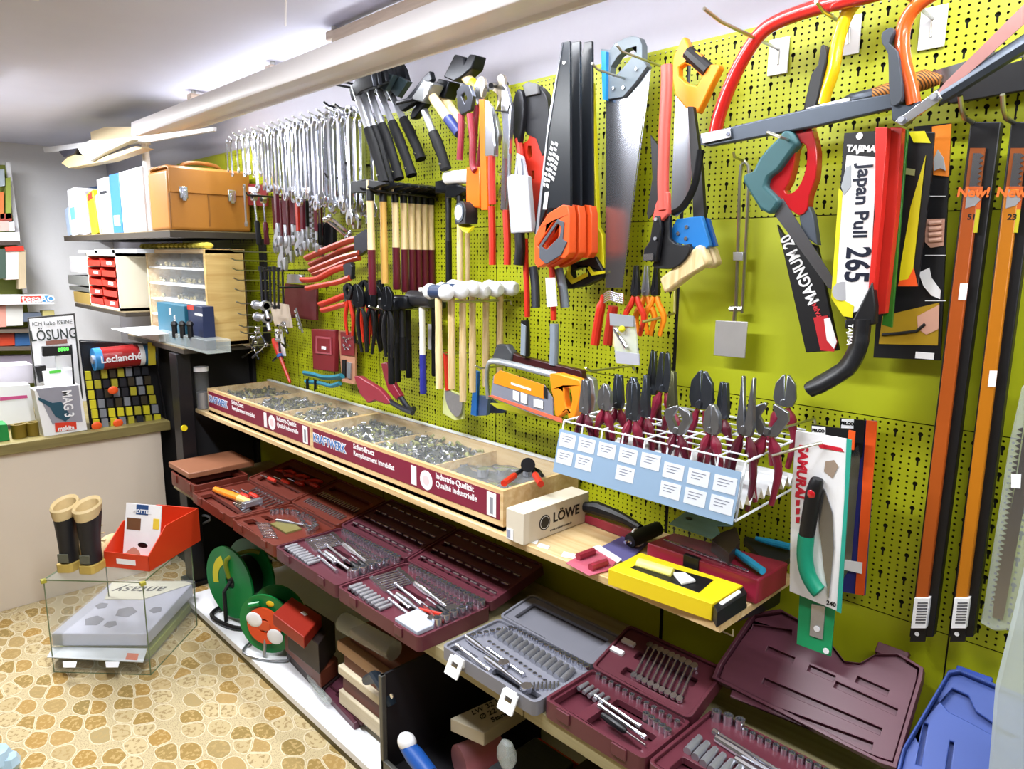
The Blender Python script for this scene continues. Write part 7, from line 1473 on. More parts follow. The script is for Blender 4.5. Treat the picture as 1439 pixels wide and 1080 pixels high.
# red bin with glove packet on the glass table
t = thing('storage_bin', 'red storage bin with a white label holding a picture packet, on the glass table', 'bin', onT(.85, .12, hh+.004), (0, 0, ya)); 
b0 = P(147, 790, z=hh+.02); b1 = P(210, 797, z=hh+.02); t.location = Vector((b0.x, b0.y, hh+.004)); yb = math.atan2((b1-b0).y, (b1-b0).x); t.rotation_euler = (0, 0, yb); bwid = (b1-b0).length
bin_mesh(bwid, .30, .14, .06).build('bin', RBN, t, bevel=.002); MB().box((bwid*.28, -.0015, .018), (bwid*.7, 0, .038)).build('label', WLAB, t)
t2 = thing('glove_packet', 'white packet with pictures and a blue header standing in the red bin', 'packet', t.location.copy(), (0, 0, yb)); 
PK = T(bwid*.14, .06, .012) @ Matrix.Rotation(math.radians(-12), 4, 'X'); bw2 = bwid*.8
MB().box((0, 0, 0), (bw2, .004, .21), PK).build('card', WLAB, t2); MB().box((bw2*.3, -.001, .17), (bw2*.64, 0, .208), PK).build('blue_header', paint('#2a4a7c'), t2); MB().box((bw2*.06, -.001, .11), (bw2*.45, 0, .155), PK).build('picture', paint('#6e4a32'), t2)
MB().box((bw2*.8, -.001, .12), (bw2*.97, 0, .16), PK).build('yellow_patch', paint('#e0c040'), t2); MB().loops([smoothpath_ := [(p.x, p.y) for p in smoothpath([(bw2*.05, .01, 0), (bw2*.3, .045, 0), (bw2*.5, .02, 0), (bw2*.35, .0, 0)], 4, True)]], PK @ XZ, -.001, 0).build('picture', paint('#b98a78'), t2)
MB().ball(PK @ Vector((bw2*.55, -.001, .055)), (bw2*.14, .002, .012)).build('picture', MBLK, t2)
text('MOTTEZ', .02, WLAB, t2, PK @ frame((bw2*.47, -.0015, .182), (1, 0, 0), (0, 0, 1)), bold=.0005)
# big flat box with football in plastic + paper, standing into the glass cube
t = thing('football_goal_box', 'flat carton with a printed football wrapped in thick clear plastic inside the glass cube', 'box', f0+Vector((0, 0, .02))); og = t.location.copy()
a, b_, c, d_ = P(72, 890, z=.118), P(213, 890, z=.118), P(280, 820, z=.118), P(158, 817, z=.118)
b_ = a+(b_-a)*.95; c = b_+(d_-a)*.95; BOXT = mat('lilac_grey_print', '#b9bbcc', .35, scale=2.5, var=.25)
l = [(v.x, v.y) for v in (a, b_, c, d_)]; MB().loops([l], Matrix.Identity(4), .068, .118).build('carton', BOXT, t, og, bevel=.004)
e1 = (b_-a); e2 = (d_-a); pos = lambda x, y_: a+e1*x+e2*y_
for x, y_, s_, r_ in ((.3, .22, .045, 0), (.55, .38, .05, 1), (.52, .16, .03, 2), (.86, .42, .03, .5), (.2, .5, .03, .3)):
    c0 = pos(x, y_); MB().loops([[(c0.x+s_*math.cos(r_+2*PI*k/5), c0.y+s_*.8*math.sin(r_+2*PI*k/5)) for k in range(5)]], Matrix.Identity(4), .1182, .1192).build('football_patch', paint('#6f7080', .4), t, og)
MB().loops([[(pos(x, y_).x, pos(x, y_).y) for x, y_ in ((.15, .62), (.6, .62), (1.0, .95), (.9, 1.0), (.0, 1.0))]], Matrix.Identity(4), .1195, .1205).build('handwritten_note', paint('#d9d6c0', .6), t, og)
text('antasy', .085, MBLK, t, T(-og) @ frame(pos(.45, .82)+Vector((0, 0, .0032)), e1*-1, e2*-1), bold=.0006, shear=.25)
MB().loops([l], Matrix.Identity(4), .012, .043).build('lower_carton', mat('lime_edge', '#8f9a3a', .5), t, og, bevel=.002)
cw = [(pos(x, y_).x, pos(x, y_).y) for x, y_ in ((-.01, -.01), (1.01, -.01), (1.01, 1.01), (-.01, 1.01))]; MB().loops([cw], Matrix.Identity(4), .004, .126).build('clear_wrap', mat('milky_wrap', '#e9edf0', .2, alpha=.16), t, og, bevel=.006)
t = thing('magazine', 'white printed cardboard blister lying in front of the football box', 'packet', f0+Vector((.0, 0, .03))); og = t.location.copy()
l = [P(x, y_, z=.062) for x, y_ in ((66, 923), (201, 930), (207, 911), (74, 909))]; MB().loops([[(v.x, v.y) for v in l]], Matrix.Identity(4), .06, .063).build('card', mat('grey_white_card', '#c3c9cc', .4), t, og)
q = [P(x, y_, z=.064) for x, y_ in ((176, 926), (193, 927), (195, 918), (179, 917))]; MB().loops([[(v.x, v.y) for v in q]], Matrix.Identity(4), .0632, .064).build('orange_patch', paint('#c8745c'), t, og)
for x in (88, 148): q = [P(a_, b__, z=.06) for a_, b__ in ((x, 929), (x+20, 929), (x+18, 937), (x+1, 937))]; MB().loops([[(v.x, v.y) for v in q]], Matrix.Identity(4), .0585, .0595).build('tab', WLAB, t, og)
# loop of grey tube behind the bin, dark crate at the counter end
tag(MB().tube(smoothpath([P(a_, b__, y=-.3) for a_, b__ in ((262, 735), (284, 724), (295, 730), (270, 745), (255, 775), (262, 805), (290, 800))], 5), .006).build('grey_hose', GREYM, origin=P(262, 805, y=-.3)), 'loop of grey hose in the shadow left of the cable reels', 'hose')
# ------------------------------------------------------------------ things on the left shelves
def yzl(pxs, x): return [(P(a, b_, x=x).y, P(a, b_, x=x).z) for a, b_ in pxs]
MYZ = Matrix(((0, 0, 1, 0), (1, 0, 0, 0), (0, 1, 0, 0), (0, 0, 0, 1)))
def yslab(pxs, x, th, name, m, parent=None, og=(0, 0, 0), bevel=0):
    return MB().loops([yzl(pxs, x)], MYZ, x-th, x).build(name, m, parent, og, bevel=bevel)
def ybox(label, cat, pxs, x, th, name, m, bevel=.001, grp=None):
    o = MB().loops([yzl(pxs, x)], MYZ, x-th, x).build(name, m, origin=P(*pxs[0], x=x), bevel=bevel); return tag(o, label, cat, grp)
def upright(name, label, cat, x0, x1, top, m, y=-.385, dep=.27, lean=0, z0=1.631, cap=None):
    a, b_ = P(x0, 300, y=y).x, P(x1, 300, y=y).x; z1 = P((x0+x1)/2, top, y=y).z
    t = thing(name, label, cat, ((a+b_)/2, y, z0), (0, math.radians(lean), 0)); w_ = b_-a
    MB().box((-w_/2+.002, 0, 0), (w_/2-.002, dep, z1-z0)).build('cover', m, t, bevel=.002)
    if cap: MB().box((-w_*.3, -.002, (z1-z0)*cap[1]), (w_*.3, .001, (z1-z0)*cap[2])).build('spine_label', paint(cap[0]), t)
    return t
BW = mat('white_binder', '#dcdee4', .45, scale=8, var=.02); BB = mat('blue_binder', '#2f6fae', .45, scale=8, var=.04)
upright('ring_binder', 'wide white ring binder touching the leather case', 'binder', 188, 204, 234, BW)
upright('ring_binder', 'white ring binder right of the blue one', 'binder', 171.5, 187, 239, BW)
upright('ring_binder', 'bright blue ring binder', 'binder', 157.5, 171, 243, BB, cap=('#d8dde4', .12, .3))
upright('ring_binder', 'white ring binder with a dark band left of the blue one', 'binder', 140, 156, 249, BW, cap=('#23252e', .72, .77))
upright('magazine', 'yellow spined catalogue with a red dot leaning on the shelf', 'magazine', 126, 136, 268, YLW, lean=-8, cap=('#c8321e', .82, .97)); upright('magazine', 'orange and pink catalogue leaning right of the yellow one', 'magazine', 137.5, 141.5, 272, paint('#c9a084'), lean=-10)
upright('magazine', 'grey catalogue leaning left of the yellow one', 'magazine', 113, 124, 270, paint('#a7a2b0'), lean=-6); upright('magazine', 'white catalogue with teal stripes at the left end of the top shelf', 'magazine', 98, 108, 264, BW, lean=-3, cap=('#6fb4b8', .35, .6))
upright('folder', 'dark blue folder standing behind the leaning catalogues', 'folder', 116, 139, 263, paint('#2c5f9c'), y=-.105, dep=.05); upright('folder', 'thin pale blue folder leaning out at the far left', 'folder', 92, 97, 292, paint('#9fb0c8'), lean=-6)
# leather case
LT = mat('tan_leather', '#a9702c', .38, scale=14, var=.1, bump=.12); LTE = mat('leather_edge', '#8a5a26', .4)
t = thing('leather_case', 'large tan leather briefcase with two chrome clasps on the top shelf', 'briefcase', (-3.38, -.2, 1.631)); og = t.location.copy()
x0, x1, y0, y1, z1 = -3.5, -3.262, -.392, -.03, 1.885
MB().box((x0, y0, 1.631), (x1, y1, z1)).build('body', LT, t, og, bevel=.014, seg=4)
q = MB(); pf = [(x0, z1-.02), (x0, z1+.008), (x0+.04, z1+.018), (x1-.02, z1+.018), (x1+.006, z1+.006), (x1+.008, z1-.05), (x1+.008, z1-.095), (x1+.003, z1-.095), (x1+.001, z1-.0), (x1-.02, z1+.008), (x0+.04, z1+.008)]
q.loops([pf], XZ, y0+.006, y1-.003); q.build('flap', LT, t, og, bevel=.002)
MB().tube(smoothpath([(x1+.002, y0+.004, 1.64), (x1+.002, y0+.004, z1-.1)], 2), .004).build('piping', LTE, t, og)
MB().tube(smoothpath([(-3.38, -.29, z1+.015), (-3.38, -.27, z1+.04), (-3.38, -.2, z1+.048), (-3.38, -.13, z1+.04), (-3.38, -.11, z1+.015)], 4), .009, n=10).build('handle', LTE, t, og)
for yy in (-.33, -.12):
    c = MB().box((x1+.008, yy-.018, z1-.12), (x1+.014, yy+.018, z1-.07)).build('clasp', CHROME, t, og, bevel=.003); q = MB().box((x1+.014, yy-.009, z1-.13), (x1+.02, yy+.009, z1-.085)); q.build('tongue', CHROME, c, og, bevel=.002)
MB().box((x1-.0, -.225, 1.65), (x1+.003, -.218, z1-.09)).build('seam', LTE, t, og)
# below the top shelf: yellow brush strip, papers
t = thing('brush_strip', 'row of yellow tufted edging lying on the wooden parts cabinet', 'brush', P(200, 342, y=-.27)); og = t.location.copy(); q = MB()
for i in range(15):
    c = P(204+i*6.2, 342, y=-.26); q.ball((c.x, c.y, 1.566), (.022, .03, .016), 8)
q.build('tufts', mat('yellow_tufts', '#d8ca4e', .7, scale=60, var=.3), t, og); MB().box((-3.92, -.28, 1.551), (-3.2, -.13, 1.556)).build('strip', MBLK, t, og)
for i, (a, b_, c, lab) in enumerate(((112, 352, 140, 'left loose white papers on the red bin cabinet'), (135, 350, 165, 'middle loose white papers on the red bin cabinet'), (160, 348, 196, 'right loose papers on the red bin cabinet'))):
    v0, v1 = P(a, b_, y=-.36), P(c, b_, y=-.36); tag(MB().box((v0.x, -.37, 1.531), (v1.x-.01, -.1, 1.545+.004*i)).build('paper_pile', paint('#d5d8dd', .6), origin=(v0.x, -.3, 1.531)), lab, 'paper')
# red bin cabinet
t = thing('bin_cabinet', 'white cabinet with ten small red bins in two columns', 'cabinet', (-4.3, -.3, 1.236)); og = t.location.copy(); x0, x1 = -4.60, -4.04
q = MB(); q.box((x0, -.4, 1.236), (x0+.012, -.2, 1.53)); q.box((x1-.015, -.4, 1.236), (x1, -.2, 1.53)); q.box((x0, -.4, 1.515), (x1, -.2, 1.53)); q.box((x0, -.4, 1.236), (x1, -.2, 1.25)); q.box((x0, -.21, 1.25), (x1, -.2, 1.515)); q.build('frame', mat('cream_cabinet', '#ddd8c4', .5, scale=8), t, og)
for r_ in range(5):
    for c in range(2):
        xx = x0+.015+c*.262; zz = 1.252+r_*.052
        g_ = MB().box((xx+.006, -.40, zz), (xx+.25, -.25, zz+.006)); g_.box((xx+.006, -.402, zz), (xx+.25, -.396, zz+.032)); g_.box((xx+.006, -.4, zz), (xx+.012, -.25, zz+.044)); g_.box((xx+.244, -.4, zz), (xx+.25, -.25, zz+.044)); o = g_.build('red_drawer', REDP, t, og)
        if (r_+c) % 2: MB().box((xx+.12, -.404, zz+.01), (xx+.2, -.402, zz+.026)).build('card', WLAB, o, og)
for (a, b_, c, d, zc, col, lab, th) in ((97, 360, 122, 384, 0, '#c9c9cc', 'white carton with a small red mark left of the red bins', .25), (95, 386, 124, 402, 0, '#7d7f7c', 'grey flat box under the white carton', .25), (97, 401, 126, 411, 0, '#6a6b66', 'thin grey box above the ochre one', .25), (103, 409, 132, 429, 0, '#a58a44', 'ochre wooden box at the left end of the middle shelf', .25)):
    v0, v1 = P(a, b_, y=-.38), P(c, d, y=-.38); o = MB().box((v0.x, -.38, v1.z), (v1.x-.01, -.12, v0.z)).build('carton', paint(col, .6), origin=(v0.x, -.38, v1.z), bevel=.002); tag(o, lab, 'box')
# wooden small parts cabinet
t = thing('parts_cabinet', 'pine small parts cabinet with clear drawers and white shelves', 'cabinet', (-3.57, -.2, 1.126)); og = t.location.copy(); x0, x1, y0, y1, z0_, z1 = -3.94, -3.165, -.29, -.115, 1.126, 1.55
q = MB(); q.box((x0, y0, z0_), (x0+.02, y1, z1)); q.box((x0, y0, z1-.018), (x1, y1, z1)); q.box((x0, y0, z0_), (x1, y1, z0_+.02)); q.box((x0, y1-.008, z0_), (x1, y1, z1)); q.build('frame', PINE, t, og, bevel=.001)
MB().box((x1-.02, y0-.002, z0_), (x1, y1, z1+.001)).build('side_panel', PINE2, t, og, bevel=.001)
for k in range(1, 5): MB().box((x0+.02, y0+.004, z0_+.02+k*.078), (x1-.02, y1-.008, z0_+.028+k*.078)).build('white_shelf', MWHITE, t, og)
for k in range(1, 5): xx = x0+.02+(x1-x0-.04)*k/5; MB().box((xx-.002, y0+.006, z0_+.02), (xx+.002, y1-.01, z1-.02)).build('divider', GLASS, t, og)
MB().box((x0+.02, y0+.001, z0_+.02), (x1-.02, y0+.003, z1-.02)).build('glass_front', GLASS, t, og); random.seed(8); q = MB()
for i in range(150):
    r_ = random.randrange(5); q.cyl((random.uniform(x0+.03, x1-.04), random.uniform(y0+.02, y1-.03), z0_+.03+r_*.078), (random.uniform(x0+.03, x1-.04)*0+q.v[-1].x if False else random.uniform(x0+.03, x1-.04), 0, 0), .001, n=3) if False else q.ball((random.uniform(x0+.03, x1-.04), random.uniform(y0+.02, y1-.03), z0_+.036+r_*.078+random.uniform(0, .012)), random.uniform(.006, .014), 5)
tag(q.build('small_parts', [mat('brass_parts', '#9a9068', .3, metal=.7, scale=60, var=.4)], origin=(x0, y0, z0_)), 'small metal parts filling the clear drawers of the pine cabinet', 'small parts', kind='stuff')
# front of the board: teal box, blue bag, papers, clear tray
def fbox(label, cat, a, b_, c, d, y, dep, name, m, z0=1.126, bevel=.002):
    v0, v1 = P(a, b_, y=y), P(c, d, y=y); t = thing(name, label, cat, ((v0.x+v1.x)/2, y, z0)); w_ = (v1.x-v0.x)/2; MB().box((-w_, 0, 0), (w_, dep, v0.z-z0)).build('body', m, t, bevel=bevel); return t, w_, v0.z-z0
t, w_, h_ = fbox('teal blue carton standing in front of the pine cabinet', 'box', 220, 424, 262, 480, -.37, .05, 'carton', mat('teal_carton', '#1d6078', .45, scale=10)); MB().box((-.012, -.001, h_-.05), (.012, 0, h_-.02)).build('white_mark', WLAB, t); text('makita', .04, WLAB, t, frame((.05, -.0015, .08), (0, 0, 1), (-1, 0, 0)), bold=.0006)
t, w_, h_ = fbox('dark navy carton with a red and white corner right of the teal one', 'box', 263, 428, 287, 480, -.36, .05, 'carton', paint('#1c2748')); MB().box((-w_, -.001, h_-.02), (-w_*.1, 0, h_)).build('red_corner', REDP, t); MB().box((0, -.001, h_-.04), (w_, 0, h_-.03)).build('white_stripe', WLAB, t)
t = thing('black_clips', 'cluster of black clamps in front of the teal carton', 'clamp', P(245, 468, y=-.39)); 
for i in range(3): c = P(245+i*11, 458, y=-.392); q = MB().tube([c, c+Vector((0, 0, -.05))], .012, n=8); q.ball(c+Vector((0, 0, .008)), .016, 8); t.location.z = 1.127; q.build('clamp', MBLK, t, t.location.copy())

fbox('low clear tray of parts on the corner of the board', 'tray', 222, 463, 290, 480, -.395, .1, 'clear_tray', FROST)
tag(hslab([(162, 452), (168, 440), (206, 438), (238, 460), (208, 470), (160, 470)], 1.16, 1.127, 'paper_pile', mat('white_paper_pile', '#dddbd8', .6, scale=20)) if False else MB().box((-3.88, -.398, 1.1265), (-3.5, -.30, 1.165)).build('paper_pile', mat('white_paper_pile', '#dddbd8', .6, scale=20), origin=(-3.7, -.35, 1.127)), 'thick pile of white papers at the left of the teal carton', 'paper')
tag(MB().box((-3.86, -.5, 1.1655), (-3.45, -.3, 1.168)).build('paper_sheet', WLAB, origin=(-3.7, -.4, 1.166)), 'white sheet sticking out over the board edge', 'paper')
# on the pine shelf left of the display trays + behind
for (a, b_, c, d, y, lab, cat, nm_, m_) in ((252, 506, 272, 556, -.3, 'clear jar with white lid and metal parts in the dark corner', 'jar', 'jar', GLASS), (321, 502, 336, 548, -.08, 'black tin with white lettering behind the far tray', 'tin', 'tin', MBLK)):
    v0, v1 = P(a, b_, y=y), P(c, d, y=y); r_ = (v1.x-v0.x)/2*.7; t = thing(nm_, lab, cat, ((v0.x+v1.x)/2 if nm_ == 'tin' else -3.275, y, .831)); H_ = v0.z-.831
    MB().cyl((0, 0, 0), (0, 0, H_*.9), r_ if nm_ == 'tin' else .03, n=18).build('body', m_, t); MB().cyl((0, 0, H_*.9), (0, 0, H_), r_*.9 if nm_ == 'tin' else .032, n=18).build('lid', WLAB if nm_ == 'jar' else STEEL, t)
    if nm_ == 'jar': MB().cyl((0, 0, .004), (0, 0, H_*.4), .026, n=12).build('contents', STEEL, t)
    else: MB().box((-.02, -r_-.002, H_*.3), (.02, -r_+.004, H_*.6)).build('label', paint('#9a9ca0'), t)
tag(MB().box((-3.30, -.29, .832), (-3.2, -.08, .865)).build('red_lid_box', REDP, origin=(-3.25, -.2, .832)) if False else MB().box((-3.305, -.06, .832), (-3.2, -.02, .92)).build('red_box', REDP, origin=(-3.25, -.04, .832)), 'small red box at the far end of the pine shelf', 'box')
# ------------------------------------------------------------------ paper and board bundle on the rail
y = -.44
for pts, yy, th, m_, lab, nm_ in (([(60, 207), (115, 200), (205, 190), (300, 178), (300, 184), (205, 200), (115, 210), (62, 214)], -.43, .012, MWHITE, 'long white board sticking out furthest left on the rail end', 'board'), ([(127, 185), (148, 178), (200, 178), (196, 192), (160, 198), (128, 197)], -.40, .08, paint('#dcc9a2', .6), 'cream cardboard box lying on the boards at the rail end', 'cardboard_box'),
                              ([(108, 205), (128, 196), (186, 196), (150, 212), (126, 226), (112, 214)], -.47, .03, paint('#d6d3c8', .7), 'crumpled pale paper hanging off the rail end', 'paper'), ([(86, 229), (100, 216), (140, 222), (190, 205), (200, 208), (150, 226), (96, 236)], -.45, .05, paint('#c3ae82', .6), 'cream folded sheets at the bottom of the bundle', 'paper'), ([(82, 212), (108, 208), (104, 216), (90, 221)], -.46, .05, paint('#20202c', .5), 'dark folded corner between the white board and the cream sheets', 'folder')):
    o = slab([trace(pts, yy)], yy+th/2, th, nm_, m_, origin=P(*pts[0], y=yy), bevel=.002); tag(o, lab, nm_.replace('_', ' '))
# ------------------------------------------------------------------ counter top things (z .735)
CZ = .736; xc = -3.62
t = thing('battery_rack', 'wire counter rack full of yellow and black battery packs under a giant battery', 'display rack', P(170, 600, x=-3.6)); t.location.z = CZ; og = t.location.copy()
yslab([(112, 480), (216, 484), (231, 584), (127, 597)], -3.72, .01, 'back_panel', MBLK, t, og)
q = MB(); 
for a, b_ in (((112, 478), (128, 604)), ((216, 484), (234, 592)), ((112, 478), (216, 484)), ((130, 604), (236, 592)), ((100, 484), (104, 540))): q.tube([P(*a, x=-3.69), P(*b_, x=-3.62)], .004, n=6)
q.build('wire_frame', MBLKM, t, og)
random.seed(12); cols = [paint('#c9c02a', .35), paint('#25272e', .35), paint('#7c8088', .3), paint('#a8a030', .35), paint('#3a3326', .4)]
for r_ in range(6):
    for c in range(8):
        f = r_/5; px = 119+f*12+c*(11.5+f*.8); py = 522+r_*13.5-c*1.0; k = 0 if c == 0 else (random.choice((1, 2, 3, 1, 4)) if r_ < 4 else random.choice((0, 3, 1, 2)))
        yslab([(px, py), (px+8.5, py-.5), (px+9.5, py+11), (px+1, py+11.5)], -3.69+.012*r_+.012, .012, 'battery_pack', cols[k], t, og)
for i, (px, py) in enumerate(((136, 598), (166, 594), (159, 548))): c = P(px, py, x=-3.6); MB().ball(c, (.004, .022, .019), 12).build('orange_sticker', ORG, t, og)
b0, b1 = P(131, 505, x=-3.66), P(214, 496, x=-3.66)
t = thing('giant_battery', 'oversized display battery with a red middle and white lettering above the battery rack', 'display battery', (b0+b1)/2); og = t.location.copy(); kk = b1-b0
for f0, f1, m_, nm_ in ((0, .12, paint('#2f7ab4', .3), 'blue_end'), (.12, .74, mat('battery_red', '#8c1f20', .25, scale=6), 'red_body'), (.74, .82, MWHITE, 'white_ring'), (.82, 1.0, paint('#1f5a8c', .3), 'blue_body')): MB().cyl(b0+kk*f0, b0+kk*f1, .052, n=28).build(nm_, m_, t, og)
MB().cyl(b0-kk*.03, b0, .02, n=16).build('terminal', STEEL, t, og)
text('Leclanché', .044, WLAB, t, T(-og) @ frame(b0+kk*.41+Vector((.0525, 0, .0)), kk, (0, 0, 1)), depth=.001, bold=.001)
yslab([(208, 481), (218, 482), (219, 512), (209, 513)], -3.6, .006, 'yellow_print', paint('#b8a82a'), t, og)
for pts, col, lab in (([(214, 486), (236, 492), (236, 508), (216, 512)], '#c8261c', 'red carton right behind the giant battery'), ([(196, 516), (236, 510), (236, 532), (198, 534)], '#2a5f94', 'blue and white packets under the red carton'), ([(220, 536), (236, 534), (234, 558), (222, 560)], '#cf4526', 'orange red packet beside the black post')): ybox(lab, 'carton', pts, -3.75, .06, 'carton', paint(col))
t = thing('tool_box', 'white carton with a picture of a cordless tool and red brand label on the counter', 'carton', P(60, 610, x=-3.6)); t.location.z = CZ; og = t.location.copy()
yslab([(48, 548), (112, 540), (123, 604), (62, 614)], -3.6, .09, 'carton', MWHITE, t, og, bevel=.002); yslab([(50, 546), (110, 541), (116, 592), (74, 596), (64, 575)], -3.598, .001, 'picture_field', paint('#8f8f9a'), t, og)
yslab([(54, 558), (74, 566), (86, 564), (100, 585), (92, 592), (78, 585), (70, 572), (54, 562)], -3.596, .001, 'tool_picture', paint('#204a5c'), t, og); yslab([(77, 594), (107, 592), (108, 603), (78, 607)], -3.596, .001, 'red_label', paint('#cf3a24'), t, og)
for s_, sz, a, b_, c in (('MAG 3', .052, (93, 550), (97, 584), WLAB), ('makita', .03, (79, 603), (107, 600), WLAB)):
    A, B = P(*a, x=-3.594), P(*b_, x=-3.594); d_ = (B-A).normalized(); up_ = Vector((1, 0, 0)).cross(d_); text(s_, sz, c, t, T(-og) @ frame((A+B)/2, d_, up_), bold=.001, sx=.8)
t = thing('framed_sign', 'white framed LÖSUNG sign standing behind the counter things', 'sign', P(75, 600, x=-3.75)); t.location.z = CZ; og = t.location.copy()
yslab([(39, 446), (105, 440), (117, 560), (52, 566)], -3.8, .012, 'frame', paint('#3a3a38'), t, og); yslab([(41, 448), (103, 443), (114, 556), (54, 562)], -3.797, .002, 'board', WLAB, t, og)
A, B = P(45, 473, x=-3.794), P(106, 468, x=-3.794); d_ = (B-A).normalized(); up_ = Vector((1, 0, 0)).cross(d_); GT = paint('#3c4240')
text('LÖSUNG', .068, GT, t, T(-og) @ frame((A+B)/2, d_, up_), bold=.0006, sx=.68); text('ICH habe KEINE', .026, GT, t, T(-og) @ frame((A+B)/2+up_*.055, d_, up_), sx=.9); yslab([(64, 479), (94, 476), (95, 482), (65, 485)], -3.794, .001, 'brown_band', paint('#8a5c50'), t, og)
t = thing('price_display', 'small black customer price display with green digits on a white stand', 'display', P(80, 540, x=-3.7)); t.location.z = CZ; og = t.location.copy()
yslab([(60, 487), (101, 486), (102, 498), (61, 501)], -3.68, .03, 'screen', MBLK, t, og, bevel=.003); yslab([(78, 500), (86, 500), (89, 522), (80, 522)], -3.69, .02, 'stem', MWHITE, t, og); yslab([(60, 522), (104, 518), (108, 540), (64, 545)], -3.68, .08, 'base', MWHITE, t, og, bevel=.003)
A = P(89, 491, x=-3.678); text('8888', .022, mat('green_digits', '#5fe05a', .5, emit=1.5), t, T(-og) @ frame(A, d_, up_), bold=.0004); yslab([(69, 521), (86, 519), (86, 523), (70, 525)], -3.67, .004, 'green_pen', paint('#4fc040'), t, og)
ybox('black card reader leaning beside the price display', 'card reader', [(49, 515), (64, 513), (68, 532), (55, 538)], -3.7, .03, 'card_reader', MBLK)
for i, (a, c) in enumerate(((16, 38), (38, 56))):
    v0, v1 = P(a, 595, x=-3.62), P(c, 595, x=-3.62); r_ = (v1.y-v0.y)/2; MBz = MB().lathe([(r_*.6, 0), (r_, 0), (r_, .06), (r_*.6, .06), (r_*.6, 0)], T((-3.65, (v0.y+v1.y)/2, CZ)), 24); tag(MBz.build('tape_roll', mat('bronze_tape_%d' % i, '#7d6a26', .3, metal=.3), origin=(-3.65, v0.y, CZ)), ('larger bronze coloured tape roll on the counter edge', 'smaller bronze coloured tape roll right beside the larger one')[i], 'tape')
ybox('green box with a dark lid at the left end of the counter', 'box', [(-20, 598), (10, 596), (14, 618), (-20, 624)], -3.62, .1, 'green_box', paint('#14803c')); ybox('white printed carton with a pink stripe on the counter', 'carton', [(-10, 543), (42, 540), (50, 590), (-10, 600)], -3.85, .1, 'carton', MWHITE); ybox('pink stripe label on the white carton', 'label', [(0, 558), (38, 555), (39, 559), (0, 563)], -3.848, .001, 'pink_stripe', paint('#c04a80'))
ybox('stack of white cartons behind the counter sign', 'carton', [(-10, 515), (46, 512), (48, 538), (-10, 540)], -4.0, .15, 'carton', paint('#c6c2cc'))
c = P(-6, 1068, z=.04); q = MB().ball(c, (.05, .05, .045), 9); q.ball(c+Vector((.02, .03, -.01)), (.04, .03, .03), 7)
tag(q.build('plastic_bag', mat('pale_blue_film', '#a9c4d6', .3, scale=20, var=.2), origin=(c.x, c.y, 0), smooth=20), 'crumpled pale blue plastic bag at the bottom left edge on the carpet', 'bag')
# ------------------------------------------------------------------ far shelf unit on the left wall
X0 = -5.35
t = thing('far_shelf_unit', 'tall shop shelf at the far left with price rails and a green back', 'shelf', (X0, -.9, 0)); og = t.location.copy()
yslab([(-40, 230), (14, 232), (38, 428), (60, 560), (-40, 560)], X0-.06, .02, 'green_back', paint('#6f7a22', .5), t, og); yslab([(8, 228), (14, 228), (40, 420), (34, 420)], X0, .03, 'upright', MWHITE, t, og)
for (a, b_, c, d), m_ in (((-40, 326, 27, 338), MWHITE), ((-40, 338, 28, 344), paint('#3a2c24')), ((-40, 415, 75, 427), MWHITE), ((-40, 487, 55, 492), paint('#5c5248')), ((-40, 463, 52, 467), paint('#5c5248'))): yslab([(a, b_+1), (c, b_), (c+1, d), (a, d+1)], X0+.22 if b_ > 400 else X0+.1, .2, 'price_rail', m_, t, og)
yslab([(29, 416), (58, 415.5), (59, 424), (29, 424.5)], X0+.222, .001, 'red_logo_field', paint('#c8382a'), t, og); yslab([(60, 415.5), (74, 415), (75, 424), (60, 424)], X0+.222, .001, 'blue_logo_field', paint('#3f86bc'), t, og)
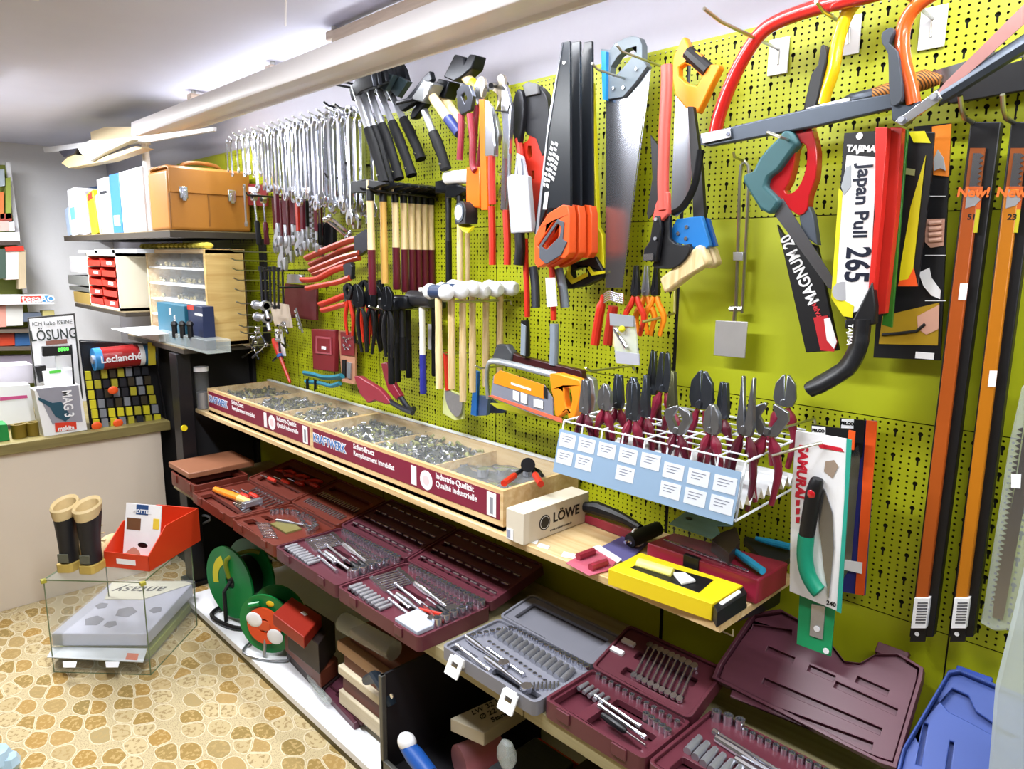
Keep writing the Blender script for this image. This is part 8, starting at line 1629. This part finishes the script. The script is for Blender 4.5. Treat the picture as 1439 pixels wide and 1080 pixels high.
A, B = P(31, 420, x=X0+.224), P(57, 420, x=X0+.224); d_ = (B-A).normalized(); up_ = Vector((1, 0, 0)).cross(d_); text('tesa', .06, WLAB, t, T(-og) @ frame((A+B)/2, d_, up_), bold=.001); text('AO', .05, WLAB, t, T(-og) @ frame(P(67, 420, x=X0+.224), d_, up_), bold=.001)
GRP = {'#c9a4a0': 'pinkish'}
for (a, b_, c, d, col, lab) in ((8, 352, 26, 393, '#cdbcb2', 'pale hanging packet with a red header under the upper rail'), (26, 352, 36, 406, '#a8987c', 'tan hanging packet right of the pale one'), (-5, 350, 8, 392, '#33463c', 'dark green hanging packet at the left picture edge'), (0, 310, 12, 325, '#b89c94', 'small pinkish packet standing on the upper rail'), (12, 312, 20, 325, '#c2c2c8', 'small white packet standing on the upper rail'), (0, 238, 6, 262, '#8f9aa2', 'grey packet high on the far shelf'), (0, 270, 5, 308, '#c46428', 'orange packet high on the far shelf'), (8, 250, 15, 308, '#7d8a30', 'green blister strip beside the upright'), (0, 300, 16, 311, '#8c3020', 'dark red box above the upper rail'),
                       (-8, 430, 8, 460, '#c58a7c', 'salmon tape box, leftmost under the lower rail'), (8, 428, 32, 458, '#bdbdb8', 'white tape box under the lower rail'), (33, 440, 58, 452, '#5a6474', 'dark boxes at the right under the lower rail'), (60, 437, 76, 444, '#b8ae70', 'small yellowish box under the logo end of the rail'), (0, 467, 20, 486, '#b83c20', 'orange red tape boxes on the lower shelf'), (21, 466, 42, 486, '#2f5a8c', 'blue tape boxes on the lower shelf'), (0, 500, 46, 528, '#8a8290', 'mixed glass and packets behind the counter')):
    o = ybox(lab, 'packet', [(a, b_), (c, b_-1), (c+1, d-1), (a, d)], X0+(.1 if b_ < 400 else .18), .08, 'packet', paint(col)); 
yslab([(7, 347), (33, 345), (34, 352), (8, 353)], X0+.11, .03, 'red_header', REDP, t, og)
for (a, b_, y_), lab in (((370, 276, -.1), 'short zinc hook holding the dark red gripped ratchet'), ((629, 497, -.1), 'short zinc hook holding the pouch with the steel spatula')):
    v = P(a, b_, y=y_); hook(v.x, v.z-.004, -y_+.02, lab, None)
